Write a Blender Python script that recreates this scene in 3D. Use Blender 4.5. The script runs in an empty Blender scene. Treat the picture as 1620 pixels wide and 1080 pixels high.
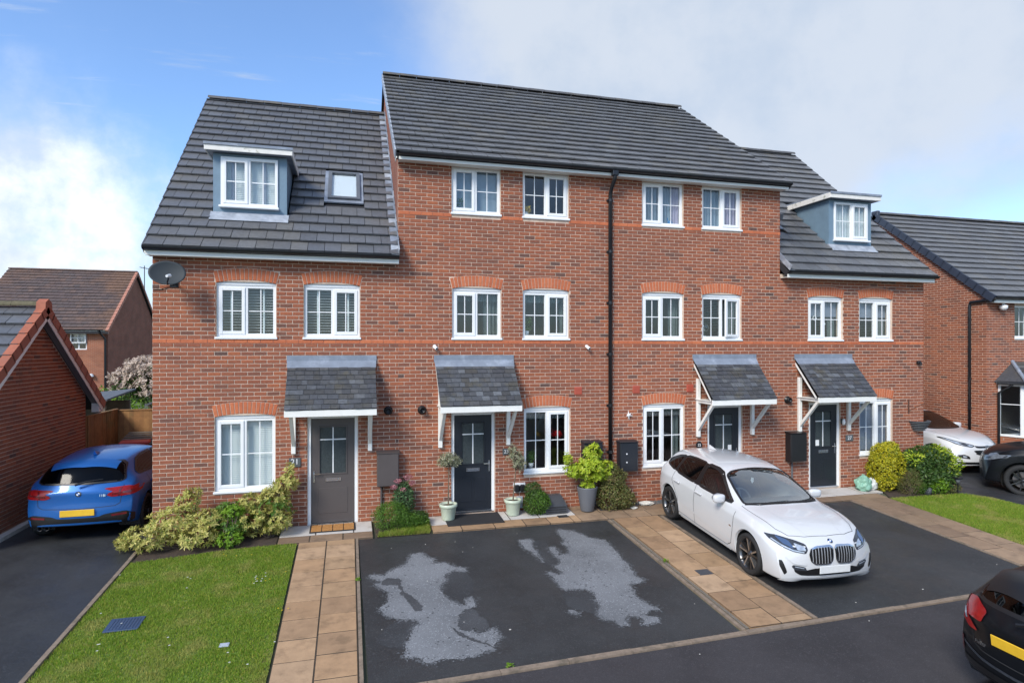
import bpy, bmesh, math, random
from mathutils import Vector, Matrix, noise
from mathutils.bvhtree import BVHTree
R = math.radians
C = bpy.context.scene.collection
SC = bpy.context.scene
# ---------------------------------------------------------------- camera
TH = math.atan(965 / 3620.0)          # camera turned right of the facade's normal
HC = 3.42                             # eye height above the house floor datum
D = 12.18                             # facade plane
cam = bpy.data.cameras.new('camera'); camo = bpy.data.objects.new('camera', cam); C.objects.link(camo)
cam.sensor_width = 36; cam.lens = 36 * 965 / 1620.0; cam.shift_y = 11 / 1620.0
cam.clip_start = .05; cam.clip_end = 3000
camo.location = (0, 0, HC); camo.rotation_euler = (R(90), 0, -TH)
SC.camera = camo
# ---------------------------------------------------------------- world and sun
SUN_AZ, SUN_EL = (-.72, -.70), 38.0     # horizontal direction towards the sun, elevation
world = bpy.data.worlds.new('World'); SC.world = world; world.use_nodes = True
def pxdir(x, y):                       # a direction of the sky, from where the photograph shows it
    a = (x - 810) / 965; b = (551 - y) / 965
    return Vector((a * math.cos(TH) + math.sin(TH), -a * math.sin(TH) + math.cos(TH), b)).normalized()
def build_world():
    nt = world.node_tree; N = nt.nodes; L = nt.links; N.clear()
    def nd(t, **k):
        n = N.new(t)
        for a, b in k.items(): setattr(n, a, b)
        return n
    def mth(op, a, b=None, c=None, clamp=False):
        n = nd('ShaderNodeMath', operation=op); n.use_clamp = clamp
        for i, v in enumerate((a, b, c)):
            if v is None: continue
            if isinstance(v, (int, float)): n.inputs[i].default_value = v
            else: L.new(v, n.inputs[i])
        return n.outputs[0]
    def sstep(v, a, b):
        n = nd('ShaderNodeMapRange', interpolation_type='SMOOTHSTEP')
        L.new(v, n.inputs[0]); n.inputs[1].default_value = a; n.inputs[2].default_value = b
        return n.outputs[0]
    sky = nd('ShaderNodeTexSky', sky_type='NISHITA'); sky.sun_disc = False
    sky.sun_elevation = R(SUN_EL); sky.sun_rotation = math.atan2(SUN_AZ[0], SUN_AZ[1])
    sky.altitude = 50; sky.air_density = 1.0; sky.dust_density = .6; sky.ozone_density = 2.2
    bgs = nd('ShaderNodeBackground'); bgs.inputs[1].default_value = .15
    sgain = nd('ShaderNodeMix', data_type='RGBA', blend_type='MULTIPLY'); sgain.inputs[0].default_value = 1
    L.new(sky.outputs[0], sgain.inputs[6]); sgain.inputs[7].default_value = (.84, 1.02, 1.22, 1)
    L.new(sgain.outputs[2], bgs.inputs[0])
    tc = nd('ShaderNodeTexCoord'); sep = nd('ShaderNodeSeparateXYZ'); L.new(tc.outputs['Generated'], sep.inputs[0])
    z = mth('MAXIMUM', sep.outputs[2], 0.0)
    den = mth('ADD', z, .16)
    comb = nd('ShaderNodeCombineXYZ')
    L.new(mth('DIVIDE', sep.outputs[0], den), comb.inputs[0]); L.new(mth('DIVIDE', sep.outputs[1], den), comb.inputs[1])
    n1 = nd('ShaderNodeTexNoise'); n1.inputs['Scale'].default_value = 1.1; n1.inputs['Detail'].default_value = 9; n1.inputs['Roughness'].default_value = .52
    L.new(comb.outputs[0], n1.inputs['Vector'])
    n2 = nd('ShaderNodeTexNoise'); n2.inputs['Scale'].default_value = 9.0; n2.inputs['Detail'].default_value = 8; n2.inputs['Roughness'].default_value = .6
    L.new(tc.outputs['Generated'], n2.inputs['Vector'])
    def blob(px, py, a, b, amp):
        d = pxdir(px, py)
        vm = nd('ShaderNodeVectorMath', operation='DOT_PRODUCT'); L.new(tc.outputs['Generated'], vm.inputs[0]); vm.inputs[1].default_value = d
        return mth('MULTIPLY', sstep(vm.outputs['Value'], math.cos(R(a)), math.cos(R(b))), amp)
    base = mth('ADD', mth('MULTIPLY', mth('SUBTRACT', n1.outputs['Fac'], .5), 1.25), mth('MULTIPLY', mth('SUBTRACT', n2.outputs['Fac'], .5), .55))
    base = mth('ADD', base, .06)
    for q in ((1300, -120, 40, 8, 1.0), (-20, 480, 23, 7, 1.05), (220, 40, 30, 8, -.75), (1520, 335, 11, 3, -.62)):
        base = mth('ADD', base, blob(*q))
    base = mth('ADD', base, mth('MULTIPLY', blob(-20, 480, 22, 8, 1.1), mth('SUBTRACT', n2.outputs['Fac'], .5)))
    cov = sstep(base, -.42, .80)
    mp = nd('ShaderNodeMapping'); mp.inputs['Rotation'].default_value = (0, 0, R(-38)); mp.inputs['Scale'].default_value = (1.1, 5.5, 1); L.new(comb.outputs[0], mp.inputs[0])
    n4 = nd('ShaderNodeTexNoise'); n4.inputs['Scale'].default_value = 2.2; n4.inputs['Detail'].default_value = 8; n4.inputs['Roughness'].default_value = .62; L.new(mp.outputs[0], n4.inputs['Vector'])
    cov = mth('MAXIMUM', cov, mth('MULTIPLY', sstep(n4.outputs['Fac'], .55, .80), .62))
    cov = mth('ADD', mth('MULTIPLY', cov, .90), .06)
    # cloud brightness: whiter where thin or low, greyer where thick
    n3 = nd('ShaderNodeTexNoise'); n3.inputs['Scale'].default_value = 5.0; n3.inputs['Detail'].default_value = 7
    L.new(tc.outputs['Generated'], n3.inputs['Vector'])
    shade = sstep(mth('ADD', mth('MULTIPLY', n3.outputs['Fac'], .5), mth('MULTIPLY', n2.outputs['Fac'], .5)), .40, .60)
    mixc = nd('ShaderNodeMix', data_type='RGBA'); L.new(shade, mixc.inputs[0])
    mixc.inputs[6].default_value = (.68, .79, .95, 1); mixc.inputs[7].default_value = (.80, .88, 1.0, 1)
    low = blob(-40, 470, 24, 6, 1.0)
    mixl = nd('ShaderNodeMix', data_type='RGBA'); L.new(mth('MULTIPLY', low, mth('ADD', mth('MULTIPLY', shade, .75), .25)), mixl.inputs[0]); L.new(mixc.outputs[2], mixl.inputs[6]); mixl.inputs[7].default_value = (1.45, 1.5, 1.55, 1)
    bgc = nd('ShaderNodeBackground'); L.new(mixl.outputs[2], bgc.inputs[0]); bgc.inputs[1].default_value = CLOUD
    ms = nd('ShaderNodeMixShader'); L.new(cov, ms.inputs[0]); L.new(bgs.outputs[0], ms.inputs[1]); L.new(bgc.outputs[0], ms.inputs[2])
    out = nd('ShaderNodeOutputWorld'); L.new(ms.outputs[0], out.inputs[0])
CLOUD = .60
build_world()
sl = bpy.data.lights.new('sun', 'SUN'); sl.energy = 2.6; sl.angle = R(19); sl.color = (1, .94, .84)
slo = bpy.data.objects.new('sun', sl); C.objects.link(slo)
_h = Vector((SUN_AZ[0], SUN_AZ[1], 0)).normalized() * math.cos(R(SUN_EL)); _h.z = math.sin(R(SUN_EL))
slo.rotation_euler = _h.to_track_quat('Z', 'Y').to_euler(); slo.location = (-20, -20, 30)
SC.view_settings.view_transform = 'Standard'; SC.view_settings.look = 'None'; SC.view_settings.gamma = 1
SC.view_settings.exposure = .54; SC.view_settings.use_curve_mapping = False
SC.cycles.max_bounces = 7; SC.cycles.transparent_max_bounces = 16; SC.cycles.use_denoising = True
# ---------------------------------------------------------------- materials
MATS = {}
def hx(r, g, b):                       # sRGB 0..255 to linear
    return tuple(((v / 255) / 12.92 if v / 255 <= .04045 else ((v / 255 + .055) / 1.055) ** 2.4) for v in (r, g, b)) + (1,)
def mat(name, col, rough=.6, metal=0., spec=.5, var=0., vscale=3., bump=0., bscale=60., ramp=None, coat=0., dirt=None, dscale=1.5, rvar=0., sheen=0., trans=0.):
    """procedural principled material. ramp: colours picked per island / per object. dirt: second colour by noise."""
    m = bpy.data.materials.new(name); m.use_nodes = True; nt = m.node_tree; N = nt.nodes; L = nt.links
    b = N['Principled BSDF']; b.inputs['Roughness'].default_value = rough; b.inputs['Metallic'].default_value = metal
    b.inputs['Specular IOR Level'].default_value = spec
    if coat: b.inputs['Coat Weight'].default_value = coat; b.inputs['Coat Roughness'].default_value = .07
    if sheen: b.inputs['Sheen Weight'].default_value = sheen
    col = tuple(col[:3]) + (1,)
    geo = None
    tc = N.new('ShaderNodeTexCoord')
    cs = None
    if ramp:
        gi = N.new('ShaderNodeNewGeometry'); oi = N.new('ShaderNodeObjectInfo')
        ad = N.new('ShaderNodeMath'); ad.operation = 'ADD'; L.new(gi.outputs['Random Per Island'], ad.inputs[0]); L.new(oi.outputs['Random'], ad.inputs[1])
        fr = N.new('ShaderNodeMath'); fr.operation = 'FRACT'; L.new(ad.outputs[0], fr.inputs[0])
        cr = N.new('ShaderNodeValToRGB'); cr.color_ramp.interpolation = 'LINEAR'
        el = cr.color_ramp.elements
        while len(el) > 1: el.remove(el[-1])
        for i, (p, c) in enumerate(ramp):
            e = el[0] if i == 0 else el.new(p)
            e.position = p; e.color = tuple(c[:3]) + (1,)
        L.new(fr.outputs[0], cr.inputs[0]); cs = cr.outputs[0]
    else:
        rgb = N.new('ShaderNodeRGB'); rgb.outputs[0].default_value = col; cs = rgb.outputs[0]
    # noise space: world position keeps copies from repeating
    pos = N.new('ShaderNodeNewGeometry')
    if dirt:
        nz = N.new('ShaderNodeTexNoise'); nz.inputs['Scale'].default_value = dscale; nz.inputs['Detail'].default_value = 8; nz.inputs['Roughness'].default_value = .62
        L.new(pos.outputs['Position'], nz.inputs['Vector'])
        mr = N.new('ShaderNodeMapRange'); mr.interpolation_type = 'SMOOTHSTEP'; L.new(nz.outputs['Fac'], mr.inputs[0]); mr.inputs[1].default_value = dirt[1]; mr.inputs[2].default_value = dirt[2]
        mr.inputs[4].default_value = dirt[3] if len(dirt) > 3 else 1
        mx = N.new('ShaderNodeMix'); mx.data_type = 'RGBA'; L.new(mr.outputs[0], mx.inputs[0]); L.new(cs, mx.inputs[6]); mx.inputs[7].default_value = tuple(dirt[0][:3]) + (1,)
        cs = mx.outputs[2]
    if var:
        nz = N.new('ShaderNodeTexNoise'); nz.inputs['Scale'].default_value = vscale; nz.inputs['Detail'].default_value = 6; nz.inputs['Roughness'].default_value = .65
        L.new(pos.outputs['Position'], nz.inputs['Vector'])
        mr = N.new('ShaderNodeMapRange'); L.new(nz.outputs['Fac'], mr.inputs[0]); mr.inputs[1].default_value = .25; mr.inputs[2].default_value = .75
        mr.inputs[3].default_value = 1 - var; mr.inputs[4].default_value = 1 + var
        mx = N.new('ShaderNodeMix'); mx.data_type = 'RGBA'; mx.blend_type = 'MULTIPLY'; mx.inputs[0].default_value = 1
        L.new(cs, mx.inputs[6]); L.new(mr.outputs[0], mx.inputs[7]); cs = mx.outputs[2]
    L.new(cs, b.inputs['Base Color'])
    if rvar:
        nz = N.new('ShaderNodeTexNoise'); nz.inputs['Scale'].default_value = 1.3; nz.inputs['Detail'].default_value = 5; L.new(pos.outputs['Position'], nz.inputs['Vector'])
        mr = N.new('ShaderNodeMapRange'); L.new(nz.outputs['Fac'], mr.inputs[0]); mr.inputs[1].default_value = .3; mr.inputs[2].default_value = .7; mr.inputs[3].default_value = rough - rvar; mr.inputs[4].default_value = rough + rvar
        L.new(mr.outputs[0], b.inputs['Roughness'])
    if bump:
        nz = N.new('ShaderNodeTexNoise'); nz.inputs['Scale'].default_value = bscale; nz.inputs['Detail'].default_value = 4
        L.new(pos.outputs['Position'], nz.inputs['Vector'])
        bp = N.new('ShaderNodeBump'); bp.inputs['Strength'].default_value = bump; bp.inputs['Distance'].default_value = .01
        L.new(nz.outputs['Fac'], bp.inputs['Height']); L.new(bp.outputs[0], b.inputs['Normal'])
    if trans:
        b2 = N.new('ShaderNodeBsdfTranslucent'); L.new(cs, b2.inputs[0]); ms = N.new('ShaderNodeMixShader'); ms.inputs[0].default_value = trans
        L.new(b.outputs[0], ms.inputs[1]); L.new(b2.outputs[0], ms.inputs[2]); L.new(ms.outputs[0], N['Material Output'].inputs[0])
    MATS[name] = m
    return m
def glass(name, tint=(.8, .86, .88), ior=1.5, rough=0.0, boost=1.0):
    m = bpy.data.materials.new(name); m.use_nodes = True; nt = m.node_tree; N = nt.nodes; L = nt.links; N.remove(N['Principled BSDF'])
    t = N.new('ShaderNodeBsdfTransparent'); t.inputs[0].default_value = tuple(tint) + (1,)
    g = N.new('ShaderNodeBsdfGlossy'); g.inputs['Roughness'].default_value = rough; g.inputs[0].default_value = (1, 1, 1, 1)
    fr = N.new('ShaderNodeFresnel'); ge = N.new('ShaderNodeNewGeometry')
    io = N.new('ShaderNodeMix'); io.data_type = 'FLOAT'; L.new(ge.outputs['Backfacing'], io.inputs[0]); io.inputs[2].default_value = ior; io.inputs[3].default_value = 1 / ior; L.new(io.outputs[0], fr.inputs[0])
    mu = N.new('ShaderNodeMath'); mu.operation = 'MULTIPLY'; mu.use_clamp = True; L.new(fr.outputs[0], mu.inputs[0]); mu.inputs[1].default_value = boost
    ms = N.new('ShaderNodeMixShader'); L.new(mu.outputs[0], ms.inputs[0]); L.new(t.outputs[0], ms.inputs[1]); L.new(g.outputs[0], ms.inputs[2])
    L.new(ms.outputs[0], N['Material Output'].inputs[0]); MATS[name] = m
    return m
def brickwall_mat(name, c1, c2, mortar, axis='xz', dark=(.06, .04, .045)):
    """brick pattern for walls too far away or too oblique to build brick by brick"""
    m = bpy.data.materials.new(name); m.use_nodes = True; nt = m.node_tree; N = nt.nodes; L = nt.links; b = N['Principled BSDF']
    geo = N.new('ShaderNodeNewGeometry'); sep = N.new('ShaderNodeSeparateXYZ'); L.new(geo.outputs['Position'], sep.inputs[0])
    cm = N.new('ShaderNodeCombineXYZ'); L.new(sep.outputs['X' if axis[0] == 'x' else 'Y'], cm.inputs[0]); L.new(sep.outputs['Z'], cm.inputs[1])
    br = N.new('ShaderNodeTexBrick'); L.new(cm.outputs[0], br.inputs['Vector'])
    br.inputs['Scale'].default_value = 1; br.inputs['Brick Width'].default_value = .225; br.inputs['Row Height'].default_value = .075; br.inputs['Mortar Size'].default_value = .005
    br.inputs['Color1'].default_value = tuple(c1[:3]) + (1,); br.inputs['Color2'].default_value = tuple(c2[:3]) + (1,); br.inputs['Mortar'].default_value = tuple(mortar[:3]) + (1,)
    br.inputs['Bias'].default_value = -.1
    nz = N.new('ShaderNodeTexNoise'); nz.inputs['Scale'].default_value = 1.2; nz.inputs['Detail'].default_value = 6; L.new(geo.outputs['Position'], nz.inputs['Vector'])
    mr = N.new('ShaderNodeMapRange'); L.new(nz.outputs['Fac'], mr.inputs[0]); mr.inputs[1].default_value = .3; mr.inputs[2].default_value = .7; mr.inputs[3].default_value = .82; mr.inputs[4].default_value = 1.15
    mx = N.new('ShaderNodeMix'); mx.data_type = 'RGBA'; mx.blend_type = 'MULTIPLY'; mx.inputs[0].default_value = 1; L.new(br.outputs['Color'], mx.inputs[6]); L.new(mr.outputs[0], mx.inputs[7])
    L.new(mx.outputs[2], b.inputs['Base Color']); b.inputs['Roughness'].default_value = .85; b.inputs['Specular IOR Level'].default_value = .25
    bp = N.new('ShaderNodeBump'); bp.inputs['Strength'].default_value = .5; bp.inputs['Distance'].default_value = .006; bp.invert = True; L.new(br.outputs['Fac'], bp.inputs['Height']); L.new(bp.outputs[0], b.inputs['Normal'])
    MATS[name] = m
    return m
BR = lambda a, b, c: (a, b, c)
mat('brick', (.3, .1, .07), .85, spec=.25, var=.20, vscale=22, bump=.35, bscale=90, ramp=[
    (0, (.275, .096, .056)), (.16, (.330, .114, .062)), (.30, (.265, .094, .056)), (.44, (.350, .120, .063)), (.56, (.285, .098, .057)), (.66, (.372, .122, .060)), (.77, (.262, .095, .058)),
    (.87, (.228, .090, .058)), (.945, (.185, .082, .058)), (.970, (.112, .070, .060)), (.983, (.190, .085, .060)), (1, (.305, .105, .058))], dirt=((.225, .090, .058), .42, .70, .6), dscale=.55)
mat('brick_orange', (.4, .13, .07), .85, spec=.25, var=.16, vscale=18, bump=.3, bscale=90, ramp=[(0, (.44, .128, .062)), (.3, (.53, .162, .076)), (.6, (.46, .138, .066)), (.85, (.56, .178, .082)), (1, (.44, .128, .062))])
mat('mortar', (.63, .495, .395), .95, spec=.2, var=.22, vscale=9, bump=.3, bscale=150, dirt=((.44, .32, .265), .5, .72, .6), dscale=1.1)
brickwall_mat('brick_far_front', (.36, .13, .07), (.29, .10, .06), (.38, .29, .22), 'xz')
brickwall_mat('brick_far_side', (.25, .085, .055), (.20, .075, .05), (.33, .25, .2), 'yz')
mat('upvc', (.80, .81, .82), .32, var=.03, vscale=6, dirt=((.66, .66, .63), .62, .8, .35), dscale=4)
mat('white_timber', (.80, .79, .75), .5, var=.06, vscale=7, dirt=((.55, .53, .46), .6, .8, .5), dscale=5)
mat('fascia', (.74, .74, .70), .45, var=.05, dirt=((.52, .51, .46), .58, .8, .5), dscale=3)
mat('fascia_dirty', (.74, .72, .68), .6, var=.1, vscale=9, dirt=((.20, .21, .12), .56, .72, .85), dscale=5.5)
mat('gutter', (.012, .013, .016), .3, var=.15)
mat('lead', (.205, .235, .29), .42, var=.22, vscale=5, rvar=.1, dirt=((.33, .37, .44), .5, .7, .7), dscale=3)
mat('tile', (.08, .08, .09), .37, spec=.65, var=.2, vscale=14, bump=.25, bscale=70, rvar=.08, ramp=[
    (0, (.098, .100, .108)), (.2, (.116, .119, .129)), (.4, (.102, .104, .113)), (.55, (.132, .136, .147)), (.7, (.108, .110, .118)), (.85, (.118, .118, .122)), (.94, (.140, .136, .132)), (1, (.098, .100, .108))],
    dirt=((.155, .138, .112), .50, .74, .5), dscale=.6)
mat('tile_side', (.022, .022, .026), .8)
mat('ridge_tile', (.085, .085, .09), .6, var=.25, vscale=8, dirt=((.14, .12, .085), .5, .7, .7), dscale=2)
mat('slate', (.06, .065, .075), .42, spec=.5, var=.3, vscale=16, bump=.4, bscale=40, rvar=.1, ramp=[
    (0, (.050, .052, .058)), (.25, (.072, .076, .086)), (.45, (.055, .055, .056)), (.65, (.090, .096, .108)), (.8, (.066, .063, .060)), (.9, (.13, .14, .155)), (1, (.05, .052, .058))], dirt=((.10, .09, .06), .52, .7, .6), dscale=3)
mat('brown_tile', (.15, .1, .085), .7, var=.25, vscale=2, ramp=[(0, (.085, .062, .06)), (.3, (.11, .077, .07)), (.6, (.09, .07, .067)), (.85, (.13, .085, .07)), (1, (.085, .062, .06))], dirt=((.165, .09, .055), .46, .66, .8), dscale=.25)
mat('terracotta', (.36, .115, .065), .7, var=.2, vscale=6, dirt=((.22, .09, .06), .5, .75, .6), dscale=3)
mat('dormer_grey', (.155, .235, .31), .55, var=.12, vscale=4, dirt=((.12, .17, .21), .55, .8, .6), dscale=2.5)
mat('black_plastic', (.014, .014, .016), .38, var=.2)
mat('dark_door', (.014, .017, .024), .34, var=.1)
mat('grey_door', (.088, .075, .073), .42, var=.05)
mat('meter_brown', (.082, .068, .066), .5, var=.08)
mat('chrome', (.72, .73, .75), .18, metal=1)
mat('dark_metal', (.05, .05, .055), .35, metal=.8)
mat('interior', (.32, .29, .25), .9)
mat('interior_dark', (.05, .05, .05), .9)
mat('curtain_white', (.55, .60, .66), .9, var=.05, trans=.25)
mat('curtain_blue', (.27, .36, .45), .9, var=.08, trans=.2)
mat('curtain_teal', (.13, .165, .165), .9, var=.1, trans=.2)
mat('curtain_lilac', (.45, .42, .55), .9, var=.1, trans=.2)
mat('blind_slat', (.78, .82, .82), .5, trans=.1)
mat('blind_grey', (.22, .25, .32), .8)
mat('net', (.70, .78, .82), .9, var=.06, trans=.3)
glass('glazing', (.95, .97, .97), boost=1.0)
glass('roof_glazing', (.95, .97, .98), boost=1.0)
glass('car_glass', (.50, .58, .60), boost=1.5)
glass('car_privacy', (.05, .055, .06), boost=.9, rough=.0)
glass('rear_privacy', (.05, .055, .06), boost=.30, rough=.06)
mat('door_glass', (.05, .062, .065), .12, var=.3, vscale=30, bump=.25, bscale=60)
# ---------------------------------------------------------------- mesh helpers
WORLD = set()
def link(o, parent=None):
    C.objects.link(o)
    if parent is not None:
        o.parent = parent
        if parent.name in WORLD: o.matrix_parent_inverse = Matrix.Translation(-parent.location)
    return o
class MB:
    def __init__(s): s.v = []; s.f = []; s.mi = []; s.cur = 0
    def add(s, vs, fs, mi=None):
        o = len(s.v); s.v += [tuple(p) for p in vs]
        s.f += [tuple(o + i for i in f) for f in fs]; s.mi += [s.cur if mi is None else mi] * len(fs)
        return s
    def quad(s, a, b, c, d, mi=None): return s.add((a, b, c, d), ((0, 1, 2, 3),), mi)
    def box(s, x0, x1, y0, y1, z0, z1, mi=None):
        return s.hexa([(x0, y0, z0), (x1, y0, z0), (x1, y1, z0), (x0, y1, z0)], [(x0, y0, z1), (x1, y0, z1), (x1, y1, z1), (x0, y1, z1)], mi)
    def hexa(s, b, t, mi=None):
        return s.add(list(b) + list(t), ((3, 2, 1, 0), (4, 5, 6, 7), (0, 1, 5, 4), (1, 2, 6, 5), (2, 3, 7, 6), (3, 0, 4, 7)), mi)
    def cbox(s, x0, x1, y0, y1, z0, z1, c=.006, mi=None):     # box with chamfered edges
        lo, hi = (x0, y0, z0), (x1, y1, z1)
        vs = []; idx = {}
        for sx in (0, 1):
            for sy in (0, 1):
                for sz in (0, 1):
                    for ax in range(3):
                        p = []
                        for k, sg in enumerate((sx, sy, sz)):
                            v = hi[k] if sg else lo[k]
                            if k != ax: v += -c if sg else c
                            p.append(v)
                        idx[(sx, sy, sz, ax)] = len(vs); vs.append(tuple(p))
        fs = []
        for ax in range(3):
            a, b = (ax + 1) % 3, (ax + 2) % 3
            for sg in (0, 1):
                q = []
                for (u, v) in ((0, 0), (1, 0), (1, 1), (0, 1)):
                    k = [0, 0, 0]; k[ax] = sg; k[a] = u; k[b] = v; q.append(idx[tuple(k) + (ax,)])
                fs.append(tuple(q if sg else q[::-1]))
        for ax in range(3):
            a, b = (ax + 1) % 3, (ax + 2) % 3
            for u in (0, 1):
                for v in (0, 1):
                    k0 = [0, 0, 0]; k0[a] = u; k0[b] = v; k1 = list(k0); k1[ax] = 1
                    q = [idx[tuple(k0) + (a,)], idx[tuple(k1) + (a,)], idx[tuple(k1) + (b,)], idx[tuple(k0) + (b,)]]
                    fs.append(tuple(q if u != v else q[::-1]))
        for sx in (0, 1):
            for sy in (0, 1):
                for sz in (0, 1):
                    q = [idx[(sx, sy, sz, a)] for a in range(3)]
                    fs.append(tuple(q if (sx + sy + sz) % 2 else q[::-1]))
        return s.add(vs, fs, mi)
    def prism(s, poly, y0, y1, mi=None, axis='y'):            # poly in xz (axis y) or yz (axis x) or xy (axis z)
        n = len(poly)
        P = {'y': lambda p, t: (p[0], t, p[1]), 'x': lambda p, t: (t, p[0], p[1]), 'z': lambda p, t: (p[0], p[1], t)}[axis]
        vs = [P(p, y0) for p in poly] + [P(p, y1) for p in poly]
        fs = [tuple(range(n)), tuple(range(2 * n - 1, n - 1, -1))] + [(i, n + i, n + (i + 1) % n, (i + 1) % n) for i in range(n)]
        return s.add(vs, fs, mi)
    def tube(s, pts, r, n=8, mi=None, cap=True):
        pts = [Vector(p) for p in pts]; rs = r if isinstance(r, (list, tuple)) else [r] * len(pts)
        vs = []; up = None
        for i, p in enumerate(pts):
            t = (pts[min(i + 1, len(pts) - 1)] - pts[max(i - 1, 0)]).normalized()
            if up is None: up = t.orthogonal().normalized()
            up = (up - t * up.dot(t)); up = up.normalized() if up.length > 1e-6 else t.orthogonal().normalized()
            w = t.cross(up)
            for k in range(n):
                a = 2 * math.pi * k / n
                vs.append(p + (up * math.cos(a) + w * math.sin(a)) * rs[i])
        fs = [(i * n + k, i * n + (k + 1) % n, (i + 1) * n + (k + 1) % n, (i + 1) * n + k) for i in range(len(pts) - 1) for k in range(n)]
        if cap: fs += [tuple(range(n - 1, -1, -1)), tuple((len(pts) - 1) * n + k for k in range(n))]
        return s.add(vs, fs, mi)
    def lathe(s, prof, n=24, M=None, mi=None):                # prof: (r, h) about local z
        vs = []; m = len(prof)
        for k in range(n):
            a = 2 * math.pi * k / n
            for (r, h) in prof:
                p = Vector((r * math.cos(a), r * math.sin(a), h)); vs.append(M @ p if M else p)
        fs = [(k * m + i, ((k + 1) % n) * m + i, ((k + 1) % n) * m + i + 1, k * m + i + 1) for k in range(n) for i in range(m - 1)]
        return s.add(vs, fs, mi)
    def mesh(s, name, mats, smooth=False):
        me = bpy.data.meshes.new(name); me.from_pydata(s.v, [], s.f)
        for m in (mats if isinstance(mats, (list, tuple)) else [mats]): me.materials.append(MATS[m] if isinstance(m, str) else m)
        if len(set(s.mi)) > 1: me.polygons.foreach_set('material_index', s.mi)
        if smooth: me.polygons.foreach_set('use_smooth', [True] * len(me.polygons))
        me.update()
        return me
    def build(s, name, mats, parent=None, smooth=False):
        return link(bpy.data.objects.new(name, s.mesh(name, mats, smooth)), parent)
def thing(name, label, cat, loc=(0, 0, 0), rz=0, group=None, world=True, ry=0, rx=0):
    o = bpy.data.objects.new(name, None); C.objects.link(o); o.empty_display_size = .2
    o.location = loc; o.rotation_euler = (rx, ry, rz); o['label'] = label; o['category'] = cat
    if group: o['group'] = group
    if world: WORLD.add(o.name)
    return o
def tag(o, label, cat, group=None):
    o['label'] = label; o['category'] = cat
    if group: o['group'] = group
    return o
def struct(o): o['kind'] = 'structure'; return o
def stuff(o): o['kind'] = 'stuff'; return o
def place(name, me, parent, M):
    o = bpy.data.objects.new(name, me); link(o, parent); o.matrix_basis = M
    return o
# ground levels: the forecourt rises from the road to the houses
SL, YS, YF = .062, 11.28, 12.18
def zg(y):
    if y < 6.6: return SL * (6.6 - YS)
    return SL * (min(y, YF) - YS)
# ---------------------------------------------------------------- brickwork
Z0C = 3.5125                            # bottom of the string course row
CAMP = Vector((0, 0, HC))
def sub_piece(pcs, ib, it):             # cut an opening (interval at bottom, at top) out of brick pieces
    out = []
    for (a, b, at, bt) in pcs:
        l = (a, min(b, ib[0]), at, min(bt, it[0])); r = (max(a, ib[1]), b, max(at, it[1]), bt)
        for p in (l, r):
            if p[1] - p[0] > .016 and p[3] - p[2] > .012: out.append(p)
    return out
SLIVERS = []
def layout_bricks(u0, u1, z0, z1, openings=(), lim=None, gap=.0115, phase=0.):
    n0 = math.ceil((z0 - Z0C) / .075 - 1e-6); n1 = math.floor((z1 - Z0C) / .075 + 1e-6)
    res = []
    for n in range(n0, n1):
        zb = Z0C + n * .075 + gap / 2; zt = zb + .0635
        off = (0 if n % 2 == 0 else .1125) + phase
        k = -1
        while True:
            a = u0 + k * .225 - off + gap / 2; b = a + .2135; k += 1
            if a > u1: break
            lo_b, hi_b = lim(zb) if lim else (u0, u1); lo_t, hi_t = lim(zt) if lim else (u0, u1)
            q = (max(a, lo_b), min(b, hi_b), max(a, lo_t), min(b, hi_t))
            if q[1] - q[0] < .03 or q[3] - q[2] < .012: continue
            pcs = [q]
            for op in openings:
                ib, it = op(zb), op(zt)
                if ib is None and it is None: continue
                if ib and not it and getattr(op, '__name__', '') == 'op':      # course that tops the arch: cut bricks follow its curve
                    A = op.__self__; xl, xr = max(q[0], ib[0]), min(q[1], ib[1])
                    n = max(1, int((xr - xl) / .04))
                    for i in range(n if xr - xl > .01 else 0):
                        u, w = xl + (xr - xl) * i / n, xl + (xr - xl) * (i + 1) / n
                        zz = [max(zb, A.zc + math.sqrt(max(A.r2 ** 2 - (t - A.xc) ** 2, 0)) + .006) for t in (u, w)]
                        if zt - max(zz) > .004: SLIVERS.append((u, w, zz[0], zz[1], zt))
                    it = ib
                ib = ib or it; it = it or ib
                if ib[1] < q[0] - .1 or ib[0] > q[1] + .1: continue
                pcs = sub_piece(pcs, (ib[0] - .007, ib[1] + .007), (it[0] - .007, it[1] + .007))
            for p in pcs: res.append((n, p, zb, zt, len(pcs) == 1 and abs(p[0] - a) < 1e-6 and abs(p[1] - b) < 1e-6 and abs(p[2] - a) < 1e-6 and abs(p[3] - b) < 1e-6))
    return res
def brick_mesh(name, m='brick', L=.2135, H=.0635, dep=.045, c=.004):
    mb = MB(); add_brick(mb, (0, L, 0, L), 0, H, lambda u, z, d: (u, d, z), dep, c)
    return mb.mesh(name, m)
def add_brick(mb, p, zb, zt, P, dep=.012, c=.004):
    a, b, at, bt = p
    v = [P(a + c, zb + c, 0), P(b - c, zb + c, 0), P(bt - c, zt - c, 0), P(at + c, zt - c, 0),
         P(a, zb, c), P(b, zb, c), P(bt, zt, c), P(at, zt, c), P(a, zb, dep), P(b, zb, dep), P(bt, zt, dep), P(at, zt, dep)]
    f = [(0, 1, 2, 3)] + [(4 + i, 4 + (i + 1) % 4, (i + 1) % 4, i) for i in range(4)] + [(8 + i, 8 + (i + 1) % 4, 4 + (i + 1) % 4, 4 + i) for i in range(4)]
    mb.add(v, f)
BRICK = brick_mesh('brick'); BRICKO = brick_mesh('brick_orange', 'brick_orange')
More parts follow.
